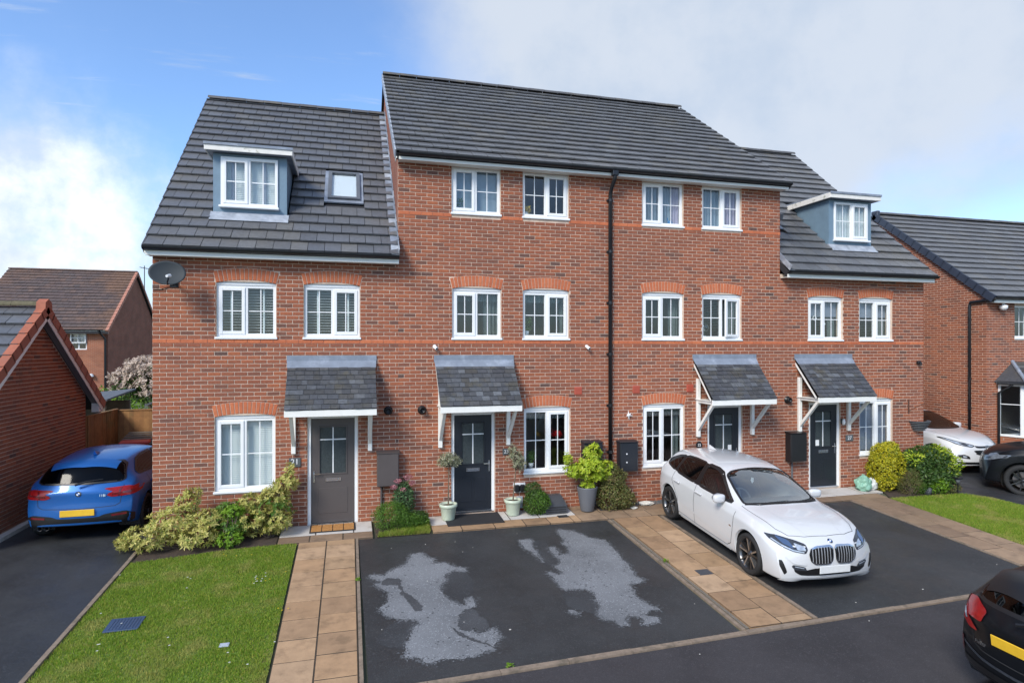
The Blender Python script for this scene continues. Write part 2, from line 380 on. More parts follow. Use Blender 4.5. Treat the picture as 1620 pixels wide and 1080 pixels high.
def lay(parent, u0, u1, z0, z1, P, M, openings=(), lim=None, orange=(), nmax=300, phase=0., seed=1):
    """bricks of one wall face: the nearest whole ones as objects, the rest joined. P maps (u, z, depth) to the world, M(u, z) gives a brick object's matrix"""
    rnd = random.Random(seed)
    bs = layout_bricks(u0, u1, z0, z1, openings, lim, phase=phase)
    whole = [b for b in bs if b[4] and b[0] not in orange]
    whole.sort(key=lambda b: (Vector(P((b[1][0] + b[1][1]) / 2, b[2], 0)) - CAMP).length)
    single = set(id(b) for b in whole[:nmax])
    joined = MB()
    for b in bs:
        if b[0] in orange: continue
        j = rnd.uniform(-.0015, .0015)
        if id(b) in single:
            o = place('brick', BRICK, parent, M(b[1][0], b[2], j))
        else:
            add_brick(joined, b[1], b[2], b[3], lambda u, z, d, j=j: P(u, z, d + j))
    for (u, w, za, zb_, zt_) in SLIVERS: joined.hexa([P(u, za, 0), P(w, zb_, 0), P(w, zb_, .012), P(u, za, .012)], [P(u, zt_, 0), P(w, zt_, 0), P(w, zt_, .012), P(u, zt_, .012)])
    SLIVERS.clear()
    if joined.f: stuff(joined.build('bricks', 'brick', parent))
    ob = [b for b in bs if b[0] in orange]
    return ob
def rect_op(x0, x1, z0, z1):
    return lambda z: (x0, x1) if z0 <= z <= z1 else None
class Arch:
    def __init__(s, xc, zs, a=.515, rise=.06, h=.215):
        s.xc, s.zs, s.a, s.h = xc, zs, a, h; s.r1 = (a * a + rise * rise) / (2 * rise); s.r2 = s.r1 + h; s.zc = zs + rise - s.r1; s.phi = math.asin(a / s.r1)
    def op(s, z):
        if z < s.zs or z > s.zc + s.r2: return None
        w = (z - s.zc) * math.tan(s.phi)
        q = s.r2 ** 2 - (z - s.zc) ** 2
        w = min(w, math.sqrt(max(q, 0)))
        return (s.xc - w, s.xc + w)
    def pts(s, r, n=16): return [(s.xc + r * math.sin(s.phi * (2 * i / n - 1)), s.zc + r * math.cos(s.phi * (2 * i / n - 1))) for i in range(n + 1)]
    def build(s, house, n=15):
        bed = MB(); lo = s.pts(s.r1 + .002, n * 2); hi = s.pts(s.r2 - .002, n * 2)
        for i in range(n * 2): bed.hexa([(lo[i][0], D + .007, lo[i][1]), (lo[i + 1][0], D + .007, lo[i + 1][1]), (lo[i + 1][0], D + .09, lo[i + 1][1]), (lo[i][0], D + .09, lo[i][1])],
                                       [(hi[i][0], D + .007, hi[i][1]), (hi[i + 1][0], D + .007, hi[i + 1][1]), (hi[i + 1][0], D + .09, hi[i + 1][1]), (hi[i][0], D + .09, hi[i][1])])
        ar = bed.build('window_arch', 'mortar', house)
        mb = MB(); dp = 2 * s.phi / n / 2; g = .0068
        r1, r2 = s.r1, s.r2
        # one voussoir about the arch centre, copied round it
        q = [(-math.tan(dp) * r1 + g, r1), (math.tan(dp) * r1 - g, r1), (math.tan(dp) * r2 - g, r2 - .004), (-math.tan(dp) * r2 + g, r2 - .004)]
        c = .004
        vs = [(x * .96, -.002, z + (c if z < r1 + .1 else -c)) for x, z in q] + [(x, .002, z) for x, z in q] + [(x, .06, z) for x, z in q]
        fs = [(0, 1, 2, 3)] + [(4 + i, 4 + (i + 1) % 4, (i + 1) % 4, i) for i in range(4)] + [(8 + i, 8 + (i + 1) % 4, 4 + (i + 1) % 4, 4 + i) for i in range(4)]
        mb.add(vs, fs); me = mb.mesh('brick', 'brick_orange')
        for i in range(n):
            a = s.phi * (2 * (i + .5) / n - 1)
            place('brick', me, ar, Matrix.Translation((s.xc, D, s.zc)) @ Matrix.Rotation(a, 4, 'Y'))
        return ar
# ---------------------------------------------------------------- windows
def ring(mb, x0, x1, z0, z1, y0, y1, t, tb=None):
    tb = t if tb is None else tb
    mb.cbox(x0, x0 + t, y0, y1, z0, z1, .005); mb.cbox(x1 - t, x1, y0, y1, z0, z1, .005)
    mb.cbox(x0 + t - .002, x1 - t + .002, y0 + .0015, y1, z0, z0 + tb, .005); mb.cbox(x0 + t - .002, x1 - t + .002, y0 + .0015, y1, z1 - t, z1, .005)
def slats(parent, x0, x1, z0, z1, y, pitch, tilt, m='blind_slat', tapes=()):
    mb = MB(); z = z0 + pitch / 2; h = .021
    while z < z1:
        dy, dz = h * math.cos(tilt), h * math.sin(tilt)
        mb.hexa([(x0, y - dy, z - dz), (x1, y - dy, z - dz), (x1, y + dy, z + dz), (x0, y + dy, z + dz)], [(x0, y - dy, z - dz + .003), (x1, y - dy, z - dz + .003), (x1, y + dy, z + dz + .003), (x0, y + dy, z + dz + .003)]); z += pitch
    o = mb.build('blind', m, parent)
    if tapes:
        t = MB()
        for tx in tapes: t.box(tx - .016, tx + .016, y - .028, y - .026, z0, z1)
        t.build('blind_tape', 'blind_slat', parent)
def curtain(parent, x0, x1, z0, z1, y, m, amp=.02, n=None, name='curtain'):
    n = n or max(4, int((x1 - x0) / .012)); mb = MB()
    pts = [(x0 + (x1 - x0) * i / n, y + amp * math.sin(i * .9 + x0 * 7) + amp * .5 * math.sin(i * .37)) for i in range(n + 1)]
    for i in range(n):
        (a, b), (c, d) = pts[i], pts[i + 1]; mb.quad((a, b, z0), (c, d, z0), (c, d, z1), (a, b, z1))
    return mb.build(name, m, parent, smooth=True)
def window(parent, xc, z0, z1, w=1.01, yf=D + .05, opener='L', arch=None, inside=None, flat=False, sill=True, ajar=0.):
    x0, x1 = xc - w / 2, xc + w / 2; t = .055; dy = .065
    fr = MB(); ring(fr, x0, x1, z0, z1, yf, yf + dy, t, .06)
    sp = .49 if opener == 'L' else .51; xm = x0 + w * sp
    fr.cbox(xm - .03, xm + .03, yf + .002, yf + dy, z0 + .055, z1 - .05, .005)
    f = fr.build('window_frame' if flat else 'window', 'upvc', parent)
    win = parent if flat else f
    lights = [(x0 + t, xm - .03), (xm + .03, x1 - t)]
    for k, (a, b) in enumerate(lights):
        za, zb = z0 + .06, z1 - t; yg = yf + .035
        op = (k == 0) == (opener == 'L')
        piv = None
        objs = []
        if op:
            s = MB(); ring(s, a - .012, b + .012, za - .012, zb + .012, yf - .016, yf + .03, .058); objs.append(s.build('sash', 'upvc', win))
            hd = MB(); hx0 = (b + .012 - .03) if opener == 'L' else (a - .012 + .03)
            objs.append(hd.box(hx0 - .006, hx0 + .006, yf + .03, yf + .045, (za + zb) / 2 - .06, (za + zb) / 2 + .05).build('window_handle', 'upvc', win))
            a, b, za, zb = a + .046, b - .046, za + .046, zb - .046; yg = yf + .012
        bar = MB(); mx, mz = (a + b) / 2, za + (zb - za) * .5
        bar.box(mx - .009, mx + .009, yg - .006, yg - .001, za, zb); bar.box(a, mx - .009, yg - .0058, yg - .001, mz - .009, mz + .009); bar.box(mx + .009, b, yg - .0058, yg - .001, mz - .009, mz + .009)
        objs.append(bar.build('glazing_bar', 'upvc', win))
        for (pa, pb) in ((a, mx), (mx, b)):
            for (qa, qb) in ((za, mz), (mz, zb)):
                p = MB(); p.box(pa - .003, pb + .003, yg, yg + .006, qa - .003, qb + .003); objs.append(p.build('pane', 'glazing', win))
        if op and ajar:
            px = a - .04 if opener == 'L' else b + .04
            px = (lights[k][0]) if opener == 'L' else lights[k][1]
            Mr = Matrix.Translation((px, yf, 0)) @ Matrix.Rotation(ajar if opener == 'R' else -ajar, 4, 'Z') @ Matrix.Translation((-px, -yf, 0))
            for o in objs: o.matrix_basis = Mr
    if sill:
        s = MB(); s.cbox(x0 - .025, x1 + .025, yf - .075, yf + .03, z0 - .045, z0 - .002, .006); s.build('window_sill', 'upvc', win)
    if arch:
        h = MB(); pts = [(x0 - .004, z1 + .001), (x1 + .004, z1 + .001)] + [p for p in arch.pts(arch.r1 - .004, 14)][::-1]
        h.prism(pts, yf - .012, yf + .05); h.build('window_head', 'upvc', win)
    if inside: inside(win, x0 + t, x1 - t, z0 + .04, z1 - .04, yf + .13, xm)
    return f
# what hangs behind each window
def in_slats_open(p, x0, x1, z0, z1, y, xm):
    m1, m2 = (x0 + xm) / 2 + .045, (x1 + xm) / 2 - .04
    slats(p, x0 - .03, x1 + .03, z0, z1, y, .052, R(9), tapes=(m1 - .09, m2 + .1))
def in_slats_closed(p, x0, x1, z0, z1, y, xm):
    slats(p, x0 - .03, x1 + .03, z0, z1, y, .036, R(62), 'blind_slat')
    curtain(p, x0 - .05, x1 + .05, z0 - .05, z1 + .05, y + .05, 'curtain_white', .003)
def in_dark(p, x0, x1, z0, z1, y, xm): pass
def valance(p, x0, x1, z1, y, m='curtain_teal', h=.16): curtain(p, x0 - .04, x1 + .04, z1 - h, z1 + .06, y, m, .012, name='valance')
def in_curt_r(m, val=None, frac=.62, fl=None):
    def f(p, x0, x1, z0, z1, y, xm):
        if val: valance(p, x0, x1, z1, y + .01, val)
        curtain(p, x0 + (x1 - x0) * frac, x1 + .05, z0 - .1, z1 + .05, y + .09, m, .022)
        if fl: curtain(p, x0 - .05, x0 + (x1 - x0) * fl, z0 - .1, z1 + .05, y + .09, m, .022)
    return f
def in_full(m1, m2=None, s=.8):
    def f(p, x0, x1, z0, z1, y, xm):
        curtain(p, x0 - .05, x0 + (x1 - x0) * s, z0 - .05, z1 + .05, y, m1, .012)
        curtain(p, x0 + (x1 - x0) * s, x1 + .05, z0 - .05, z1 + .05, y - .03, m2 or m1, .02)
    return f
def in_roller(frac, m, cm='curtain_teal'):
    def f(p, x0, x1, z0, z1, y, xm):
        b = MB(); b.box(x0 - .03, x1 + .03, y, y + .004, z1 - (z1 - z0) * frac, z1 + .04); b.build('roller_blind', m, p)
        curtain(p, x0 + (x1 - x0) * .78, x1 + .05, z0 - .1, z1 + .05, y + .06, cm, .02)
    return f
def in_dorm(p, x0, x1, z0, z1, y, xm):
    slats(p, x0 - .02, x1 + .02, z0, z1, y, .036, R(66), 'blind_slat')
    curtain(p, x0 - .04, x1 + .04, z0 - .03, z1 + .03, y + .05, 'net', .003)
    for q in (.13, .76):
        s = MB(); s.box(x0 + (x1 - x0) * q, x0 + (x1 - x0) * q + .05, y - .035, y - .03, z0, z1); s.build('blind_tape', 'blind_grey', p)
# ---------------------------------------------------------------- doors and canopies
def door(house, xc, ztop, zbot, colour, w=.90, label_glass='door_glass', pane_low=1.30, stickers=False, handle='R'):
    x0, x1 = xc - w / 2, xc + w / 2; yf = D + .05
    fr = MB(); t = .06
    fr.cbox(x0, x0 + t, yf - .012, yf + .08, zbot, ztop, .005); fr.cbox(x1 - t, x1, yf - .012, yf + .08, zbot, ztop, .005); fr.cbox(x0 + t - .002, x1 - t + .002, yf - .01, yf + .08, ztop - t, ztop, .005)
    dr = fr.build('door', 'upvc', house)
    th = MB(); th.cbox(x0 + t, x1 - t, yf - .03, yf + .08, zbot - .015, zbot + .035, .006); th.build('threshold', 'chrome' if colour != 'x' else 'upvc', dr)
    a, b = x0 + t + .004, x1 - t - .004; za, zb = zbot + .04, ztop - t - .004
    ga, gb = a + .155, b - .155; gz0, gz1 = zbot + .98, ztop - .23
    lf = MB()      # leaf: stiles, rails and raised lower panels
    y0, y1 = yf + .012, yf + .055
    lf.box(a, ga, y0, y1, za, zb); lf.box(gb, b, y0, y1, za, zb); lf.box(ga, gb, y0, y1, za, gz0); lf.box(ga, gb, y0, y1, gz1, zb)
    for (pa, pb) in ((ga - .04, (ga + gb) / 2 - .03), ((ga + gb) / 2 + .03, gb + .04)) if colour == 'dark_door' else ((ga - .03, gb + .03),):
        lf.cbox(pa, pb, y0 - .006, y0 + .01, za + .17, gz0 - .28, .004)
    lf.build('door_leaf', colour, dr)
    m = MB(); ring(m, ga - .025, gb + .025, gz0 - .025, gz1 + .025, y0 - .012, y0 + .004, .028); m.build('glazing_bead', colour, dr)
    bar = MB(); mx = (ga + gb) / 2; mz = gz1 - (gz1 - gz0) * .27
    bar.box(mx - .011, mx + .011, y0 + .006, y0 + .014, gz0, gz1); bar.box(ga, mx - .011, y0 + .0062, y0 + .014, mz - .011, mz + .011); bar.box(mx + .011, gb, y0 + .0062, y0 + .014, mz - .011, mz + .011)
    bar.build('glazing_bar', 'upvc', dr)
    for (pa, pb) in ((ga, mx), (mx, gb)):
        for (qa, qb) in ((gz0, mz), (mz, gz1)):
            p = MB(); p.box(pa, pb, y0 + .016, y0 + .022, qa, qb); p.build('pane', label_glass, dr)
    lp = MB(); lz = gz0 - .12; lp.cbox(mx - .14, mx + .14, y0 - .016, y0 + .002, lz - .037, lz + .037, .005); lp.cbox(mx - .115, mx + .115, y0 - .021, y0 - .014, lz - .018, lz + .018, .004); lp.build('letter_plate', 'chrome', dr)
    hx_ = b - .05 if handle == 'R' else a + .05; sg = -1 if handle == 'R' else 1
    h = MB(); h.cbox(hx_ - .016, hx_ + .016, y0 - .012, y0 + .002, gz0 - .17, gz0 + .06, .004); h.tube([(hx_, y0 - .01, gz0), (hx_, y0 - .05, gz0), (hx_ + sg * .12, y0 - .05, gz0)], .009, 8); h.build('door_handle', 'chrome', dr)
    if stickers:
        n = MB(); n.box(gb - .11, gb - .02, y0 + .008, y0 + .011, gz0 + .02, gz0 + .14) if stickers == 'R' else n.box(ga + .02, ga + .12, y0 + .008, y0 + .011, gz0 + .02, gz0 + .16); n.build('paper_notice', 'paper', dr)
    return dr
mat('paper', (.75, .76, .76), .8, var=.12, vscale=60)
def slate_mesh():
    mb = MB(); w, l = 1.0, .155
    mb.hexa([(.014, 0, .013), (w - .014, 0, .013), (w - .014, l, 0), (.014, l, 0)], [(.022, .002, .024), (w - .022, .002, .024), (w - .006, l, .006), (.006, l, .006)])
    return mb.mesh('slate', 'slate')
SLATE = slate_mesh()
def canopy(house, xc, seed):
    rnd = random.Random(seed); w = 1.58; dep = .74; zt, zb = 3.17, 2.335
    x0, x1 = xc - w / 2, xc + w / 2
    ang = math.atan2(zt - zb, dep); Ls = math.hypot(dep, zt - zb)
    v = Vector((0, math.cos(ang), math.sin(ang))); n = Vector((0, -math.sin(ang), math.cos(ang))); o0 = Vector((0, D - dep, zb))
    P = lambda x, s, h: tuple(Vector((x, 0, 0)) + o0 + v * s + n * h)
    fr = MB()      # roof deck and soffit
    fr.hexa([P(x0, .0, -.05), P(x1, .0, -.05), P(x1, Ls, -.05), P(x0, Ls, -.05)], [P(x0, .0, -.004), P(x1, .0, -.004), P(x1, Ls, -.004), P(x0, Ls, -.004)])
    cn = fr.build('door_canopy', 'tile_side', house)
    rows = 9; g = (Ls - .10) / rows
    for r in range(rows):
        x = x0 - .012
        first = True
        while x < x1 + .01:
            ww = rnd.choice((.11, .14, .155, .16, .17, .20)) if rnd.random() < .9 else .25
            if first and r % 2: ww *= .55
            first = False
            e = min(x + ww, x1 + .012)
            if x1 + .012 - e < .05: e = x1 + .012
            M = Matrix(((1, 0, 0, 0), (0, v.y, n.y, 0), (0, v.z, n.z, 0), (0, 0, 0, 1)))
            loc = Vector((x, 0, 0)) + o0 + v * (r * g - .025 + rnd.uniform(-.004, .004)) + n * (.004 + rnd.uniform(0, .003))
            place('slate', SLATE, cn, Matrix.Translation(loc) @ M @ Matrix.Rotation(rnd.uniform(-.012, .012), 4, 'Z') @ Matrix.Diagonal((e - x, 1, 1, 1)))
            x = e
    ld = MB(); ld.hexa([P(x0 - .02, Ls - .17, .016), P(x1 + .02, Ls - .17, .016), P(x1 + .03, Ls + .005, .016), P(x0 - .03, Ls + .005, .016)], [P(x0 - .02, Ls - .17, .022), P(x1 + .02, Ls - .17, .022), P(x1 + .03, Ls, .024), P(x0 - .03, Ls, .024)])
    ld.box(x0 - .035, x1 + .035, D - .018, D - .004, zt - .005, zt + .115); ld.build('lead_flashing', 'lead', cn)
    fb = MB(); fb.cbox(x0 - .01, x1 + .01, D - dep - .012, D - dep + .012, zb - .135, zb - .018, .003); fb.build('fascia_board', 'white_timber', cn)
    for sx in (x0, x1 - .025):
        b = MB(); lo = .12
        b.hexa([P(sx, .02, -.10), P(sx + .025, .02, -.10), P(sx + .025, Ls - .02, -.10), P(sx, Ls - .02, -.10)], [P(sx, .02, -.006), P(sx + .025, .02, -.006), P(sx + .025, Ls - .02, -.006), P(sx, Ls - .02, -.006)]); b.build('barge_board', 'white_timber', cn)
    sf = MB(); sf.box(x0 + .025, x1 - .025, D - dep + .013, D - .001, zb - .06, zb - .05); sf.build('soffit', 'white_timber', cn)
    for sx in (xc - .70, xc + .70):
        k = MB(); t = .04
        k.cbox(sx - t, sx + t, D - .075, D - .0005, 1.44, 2.74 if abs(sx - xc) > 0 else 2.7, .006)
        k.cbox(sx - t + .006, sx + t - .006, D - dep + .015, D - .07, zb - .125, zb - .055, .005)
        a = Vector((sx, D - .05, 1.60)); b = Vector((sx, D - dep + .09, zb - .10)); d = (b - a).normalized(); q = Vector((0, -d.z, d.y)) * .03
        k.hexa([tuple(a + q + Vector((-.03, 0, 0))), tuple(a + q + Vector((.03, 0, 0))), tuple(a - q + Vector((.03, 0, 0))), tuple(a - q + Vector((-.03, 0, 0)))], [tuple(b + q + Vector((-.03, 0, 0))), tuple(b + q + Vector((.03, 0, 0))), tuple(b - q + Vector((.03, 0, 0))), tuple(b - q + Vector((-.03, 0, 0)))])
        k.build('bracket', 'white_timber', cn)
    return cn
# ---------------------------------------------------------------- roofs
def tile_mesh(m='tile', W=1.0, L=.41, t=.046):
    mb = MB(); c = .004
    mb.hexa([(.012, 0, .030), (W - .012, 0, .030), (W - .012, L, -.012), (.012, L, -.012)], [(.018, .004, .014 + t), (W - .018, .004, .014 + t), (W - .012, L, .004), (.012, L, .004)])
    return mb.mesh('roof_tile', m)
TILE = tile_mesh(); TILEB = tile_mesh('brown_tile')
def tiled_slope(roof, x0, x1, o0, v, n, Ls, me=TILE, holes=(), seed=1, W=.30, G=.335, nmax=300, lim=None, jit=1., m='tile'):
    """o0: eave point; v up the slope; n normal. holes: (x0, x1, s0, s1) left out"""
    rnd = random.Random(seed); B = Matrix(((1, 0, 0, 0), (0, v.y, n.y, 0), (0, v.z, n.z, 0), (0, 0, 0, 1)))
    items = []
    rows = int(math.ceil((Ls - .06) / G))
    for r in range(rows):
        s = r * G
        sc = min(1.0, (Ls - s) / .41)
        k = 0
        a = x0 - (W / 2 if r % 2 else 0)
        while a < x1 - .01:
            b = a + W; pcs = [(max(a, x0), min(b, x1))]
            for (h0, h1, s0, s1) in holes:
                if s + .30 > s0 and s < s1 - .05:
                    nx = []
                    for (p, q) in pcs:
                        for (e, f) in ((p, min(q, h0)), (max(p, h1), q)):
                            if f - e > .04: nx.append((e, f))
                    pcs = nx
            for (p, q) in pcs:
                if q - p > .02:
                    loc = Vector((p, 0, 0)) + o0 + v * (s + rnd.uniform(-.004, .004) * jit) + n * rnd.uniform(0, .004) * jit
                    items.append(((loc - CAMP).length, Matrix.Translation(loc) @ B @ Matrix.Rotation(rnd.uniform(-.008, .008) * jit, 4, 'Y') @ Matrix.Diagonal((q - p, sc, 1, 1))))
            a = b
    items.sort(key=lambda t: t[0])
    for d, M in items[:nmax]: place('roof_tile', me, roof, M)
    if len(items) > nmax:
        mb = MB(); vv = [v_.co.copy() for v_ in me.vertices]; ff = [tuple(p.vertices) for p in me.polygons]
        for d, M in items[nmax:]: mb.add([M @ c for c in vv], ff)
        stuff(mb.build('roof_tiles', m, roof))
def ridge_row(roof, x0, x1, y, z, m='ridge_tile', L=.45, r=.115):
    n = max(1, round((x1 - x0) / L)); l = (x1 - x0) / n
    mb = MB(); prof = [(math.cos(a) * r, math.sin(a) * r * .8) for a in [math.pi * i / 8 for i in range(9)]]
    pin = [(p[0] * .88, p[1] * .88 - .002) for p in prof[::-1]]
    mb.prism([(p[0], p[1]) for p in prof + pin], .003, l - .003, axis='x')
    me = mb.mesh('ridge_tile', m)
    for i in range(n): place('ridge_tile', me, roof, Matrix.Translation((x0 + i * l, y, z - .05 + (.004 if i % 2 else 0))))
class Roof:
    def __init__(s, Ye, Ze, Yr, Zr):
        s.Ye, s.Ze, s.Yr, s.Zr = Ye, Ze, Yr, Zr; s.m = (Zr - Ze) / (Yr - Ye); a = math.atan(s.m); s.v = Vector((0, math.cos(a), math.sin(a))); s.n = Vector((0, -math.sin(a), math.cos(a))); s.L = (Yr - Ye) / math.cos(a)
        s.o = Vector((0, Ye, Ze - .03))
    def z(s, y): return s.Ze + (y - s.Ye) * s.m
    def sl(s, y): return (y - s.Ye) / s.v.y
    def P(s, x, t, h): return tuple(Vector((x, 0, 0)) + s.o + s.v * t + s.n * h)
    def build(s, house, x0, x1, holes=(), seed=1, me=TILE, nmax=300, m='tile', ridge=True, tiles=True, W=.30, G=.335, rm='ridge_tile'):
        d = MB(); e = .05
        hs = sorted(holes)
        cuts = [x0] + [c for h in hs for c in h[:2]] + [x1]
        cuts = sorted(set(cuts))
        for a, b in zip(cuts, cuts[1:]):       # deck, left open behind rooflights and dormers
            segs = [(0, s.L)]
            for h in hs:
                if h[0] <= a + 1e-6 and h[1] >= b - 1e-6: segs = [(p, q) for (p, q) in ((0, h[2]), (h[3], s.L))]
            for p, q in segs: d.hexa([s.P(a, p, -.14), s.P(b, p, -.14), s.P(b, q, -.14), s.P(a, q, -.14)], [s.P(a, p, -.016), s.P(b, p, -.016), s.P(b, q, -.016), s.P(a, q, -.016)])
        yb = 2 * s.Yr - s.Ye
        d.hexa([(x0, s.Yr, s.Zr - .16), (x1, s.Yr, s.Zr - .16), (x1, yb, s.Ze - .16), (x0, yb, s.Ze - .16)], [(x0, s.Yr, s.Zr - .02), (x1, s.Yr, s.Zr - .02), (x1, yb, s.Ze - .02), (x0, yb, s.Ze - .02)])
        rf = d.build('roof', 'tile_side', house)
        if tiles: tiled_slope(rf, x0, x1, s.o, s.v, s.n, s.L, me, holes, seed, nmax=nmax, m=m, W=W, G=G)
        if ridge: ridge_row(rf, x0, x1, s.Yr, s.Zr + .03, rm)
        return rf
RL = Roof(D - .30, 5.215, D + 4.75, 9.76)
RM = Roof(D - .28, 7.225, D + 4.60, 10.80)
def gutter(house, x0, x1, y, z, brackets=True, m='gutter'):
    g = MB(); r = .057
    prof = [(math.cos(a) * r, math.sin(a) * r) for a in [math.pi + math.pi * i / 8 for i in range(9)]]; pin = [(p[0] * .9, p[1] * .9 + .003) for p in prof[::-1]]
    g.prism([(y + p[0], z + p[1]) for p in prof + pin], x0, x1, axis='x'); 
    gt = g.build('gutter', m, house, smooth=False)
    if brackets:
        n = max(2, round((x1 - x0) / .95)); bm = MB(); pr = [(p[0] * 1.1, p[1] * 1.1) for p in prof]
        bm.prism([(p[0], p[1]) for p in pr + pin], 0, .03, axis='x'); me = bm.mesh('gutter_bracket', m)
        for i in range(n + 1): place('gutter_bracket', me, gt, Matrix.Translation((x0 + (x1 - x0 - .03) * i / n, y, z + .001)))
    return gt
def fascia(house, x0, x1, Ye, zt, zb):
    f = MB(); f.cbox(x0, x1, Ye + .045, Ye + .065, zb, zt, .003); fo = f.build('fascia', 'fascia', house)
    s = MB(); s.box(x0 + .002, x1 - .002, Ye + .066, D + .004, zb + .012, zb + .022); s.build('soffit', 'fascia', fo)
mat('rooflight_dark', (.11, .12, .135), .4, var=.15)
mat('vent_red', (.42, .085, .05), .6, var=.1)
mat('tile_verge', (.06, .06, .068), .55, var=.2)
# ---------------------------------------------------------------- the four terraced houses
def front(house, x0, x1, ztop, wins, dr, seed, z_bot=-.02, side=None):
    """front wall: mortar bed with openings, bricks, arches. wins: (xc, z0, z1, w, arched)"""
    holes = []; ops = []; arches = {}
    for i, (xc, z0, z1, w, arched) in enumerate(wins):
        h = w / 2
        zt = z1
        if arched:
            A = Arch(xc, z1 + .035, a=h + .005); arches[i] = A; ops.append(A.op); zt = z1 + .06; ops.append(rect_op(xc - h, xc + h, z0 - .04, z1 + .04))
        else: ops.append(rect_op(xc - h, xc + h, z0 - .04, z1 + .2))
        holes.append((xc - h, xc + h, z0 - .04, zt))
    xd, zb, zt, wd = dr
    holes.append((xd - wd / 2, xd + wd / 2, zb - .02, zt)); ops.append(rect_op(xd - wd / 2, xd + wd / 2, zb - .02, zt))
    us = sorted({x0, x1} | {h[0] for h in holes} | {h[1] for h in holes}); zs = sorted({z_bot, ztop} | {h[2] for h in holes} | {h[3] for h in holes})
    w = MB(); ym = D + .0075
    for a, b in zip(us, us[1:]):
        for c, d in zip(zs, zs[1:]):
            mx, mz = (a + b) / 2, (c + d) / 2
            if any(h[0] < mx < h[1] and h[2] < mz < h[3] for h in holes): continue
            w.quad((a, ym, c), (b, ym, c), (b, ym, d), (a, ym, d)); w.quad((a, ym + .2, d), (b, ym + .2, d), (b, ym + .2, c), (a, ym + .2, c))
    for (a, b, c, d) in holes:
        w.quad((a, ym, c), (a, ym, d), (a, ym + .2, d), (a, ym + .2, c)); w.quad((b, ym, c), (b, ym + .2, c), (b, ym + .2, d), (b, ym, d)); w.quad((a, ym, d), (b, ym, d), (b, ym + .2, d), (a, ym + .2, d)); w.quad((a, ym, c), (a, ym + .2, c), (b, ym + .2, c), (b, ym, c))
    wall = w.build('wall', 'mortar', house)
    P = lambda u, z, d: (u, D + d, z)
    Mf = lambda u, z, j: Matrix.Translation((u, D + j, z))
    orange = {0}
    if ztop > 6.3: orange.add(34)
    ob = lay(wall, x0, x1, z_bot, ztop, P, Mf, ops, None, orange, seed=seed)
    sc = MB(); stc = None
    for (n, p, zb_, zt_, full) in ob:
        if full: place('brick', BRICKO, wall, Matrix.Translation((p[0] - .003, D - .004, zb_ - .004)) @ Matrix.Diagonal((1.03, 1, 1.12, 1)))
        else: add_brick(sc, (p[0] - .003, p[1] + .003, p[2] - .003, p[3] + .003), zb_ - .004, zt_ + .004, lambda u, z, d: P(u, z, d - .004))
    if sc.f: stuff(sc.build('bricks', 'brick_orange', wall))
    for A in arches.values(): A.build(house)
    return wall, arches
def shell(house, x0, x1, roof, left=False, right=False, depth=9.1):
    zt = roof.z(D) - .2; zr = roof.Zr - .2; yb = D + depth
    poly = [(D + .2, -.05), (D + .2, zt + .15), (roof.Yr, zr), (yb - .2, zt), (yb - .2, -.05)]
    for on, xa, xb in ((left, x0 + .003, x0 + .2), (right, x1 - .2, x1 - .003)):
        m = MB()
        m.prism([(D + .0085, -.05), (D + .0085, zt + .03), (roof.Yr, zr), (yb, zt), (yb, -.05)], xa, xb, axis='x') if on else m.prism([(D + .21, -.05), (D + .21, zt), (roof.Yr, zr), (yb, zt), (yb, -.05)], xa + .05, xb - .05, axis='x')
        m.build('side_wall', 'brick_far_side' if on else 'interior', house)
    b = MB(); b.box(x0 + .21, x1 - .21, yb - .2, yb - .002, -.05, zt); b.build('back_wall', 'brick_far_front', house)
    i = MB(); i.box(x0 + .21, x1 - .21, D + 3.4, D + 3.5, 0, zt); i.box(x0 + .22, x1 - .22, D + .22, D + 3.39, 2.48, 2.62)
    i.box(x0 + .22, x1 - .22, D + .22, D + 3.39, -.04, .06)
    if zt > 6: i.box(x0 + .22, x1 - .22, D + .22, D + 3.39, 4.95, 5.1); i.box(x0 + .22, x1 - .22, D + .32, D + 3.39, 7.15, 7.2)
    else: i.box(x0 + .22, x1 - .22, D + .22, D + 3.39, 4.9, 5.0)
    i.build('interior', 'interior', house)
W1 = (3.635, 4.59); W0 = (.845, 2.13); W2 = (6.165, 7.09)
XS = (-3.40, .93, 5.41, 9.74, 13.98)
HL = thing('terraced_house', 'left end brick house with dormer, satellite dish and grey-brown front door', 'house', (XS[0] + 2.1, D, 0), group='terraced houses in the brick row')
HM = thing('terraced_house', 'tall brick house whose dark front door stands between two potted lollipop trees', 'house', (XS[1] + 2.2, D, 0), group='terraced houses in the brick row')
HN = thing('terraced_house', 'tall brick house right of the long black downpipe, behind the white car', 'house', (XS[2] + 2.1, D, 0), group='terraced houses in the brick row')
HR = thing('terraced_house', 'right end brick house with dormer, behind the yellow and dark round bushes', 'house', (XS[3] + 2.1, D, 0), group='terraced houses in the brick row')
# ---- left house
wl = [(-1.842, *W1, 1.03, True), (-.318, *W1, 1.03, True), (-1.862, .80, 2.125, 1.04, True)]
DL = (-.304, .045, 2.14, .93)
_, A = front(HL, XS[0], XS[1], 5.16, wl, DL, 11)
for i, ins, op in ((0, in_slats_open, 'L'), (1, in_slats_open, 'R'), (2, in_slats_closed, 'L')):
    xc, z0, z1, w, _a = wl[i]; window(HL, xc, z0, z1, w - .004, opener=op, arch=A[i], inside=ins)
door(HL, *DL[:1], DL[2], DL[1], 'grey_door', w=.926, handle='L'); canopy(HL, -.315, 1)
shell(HL, XS[0], XS[1], RL, left=True)
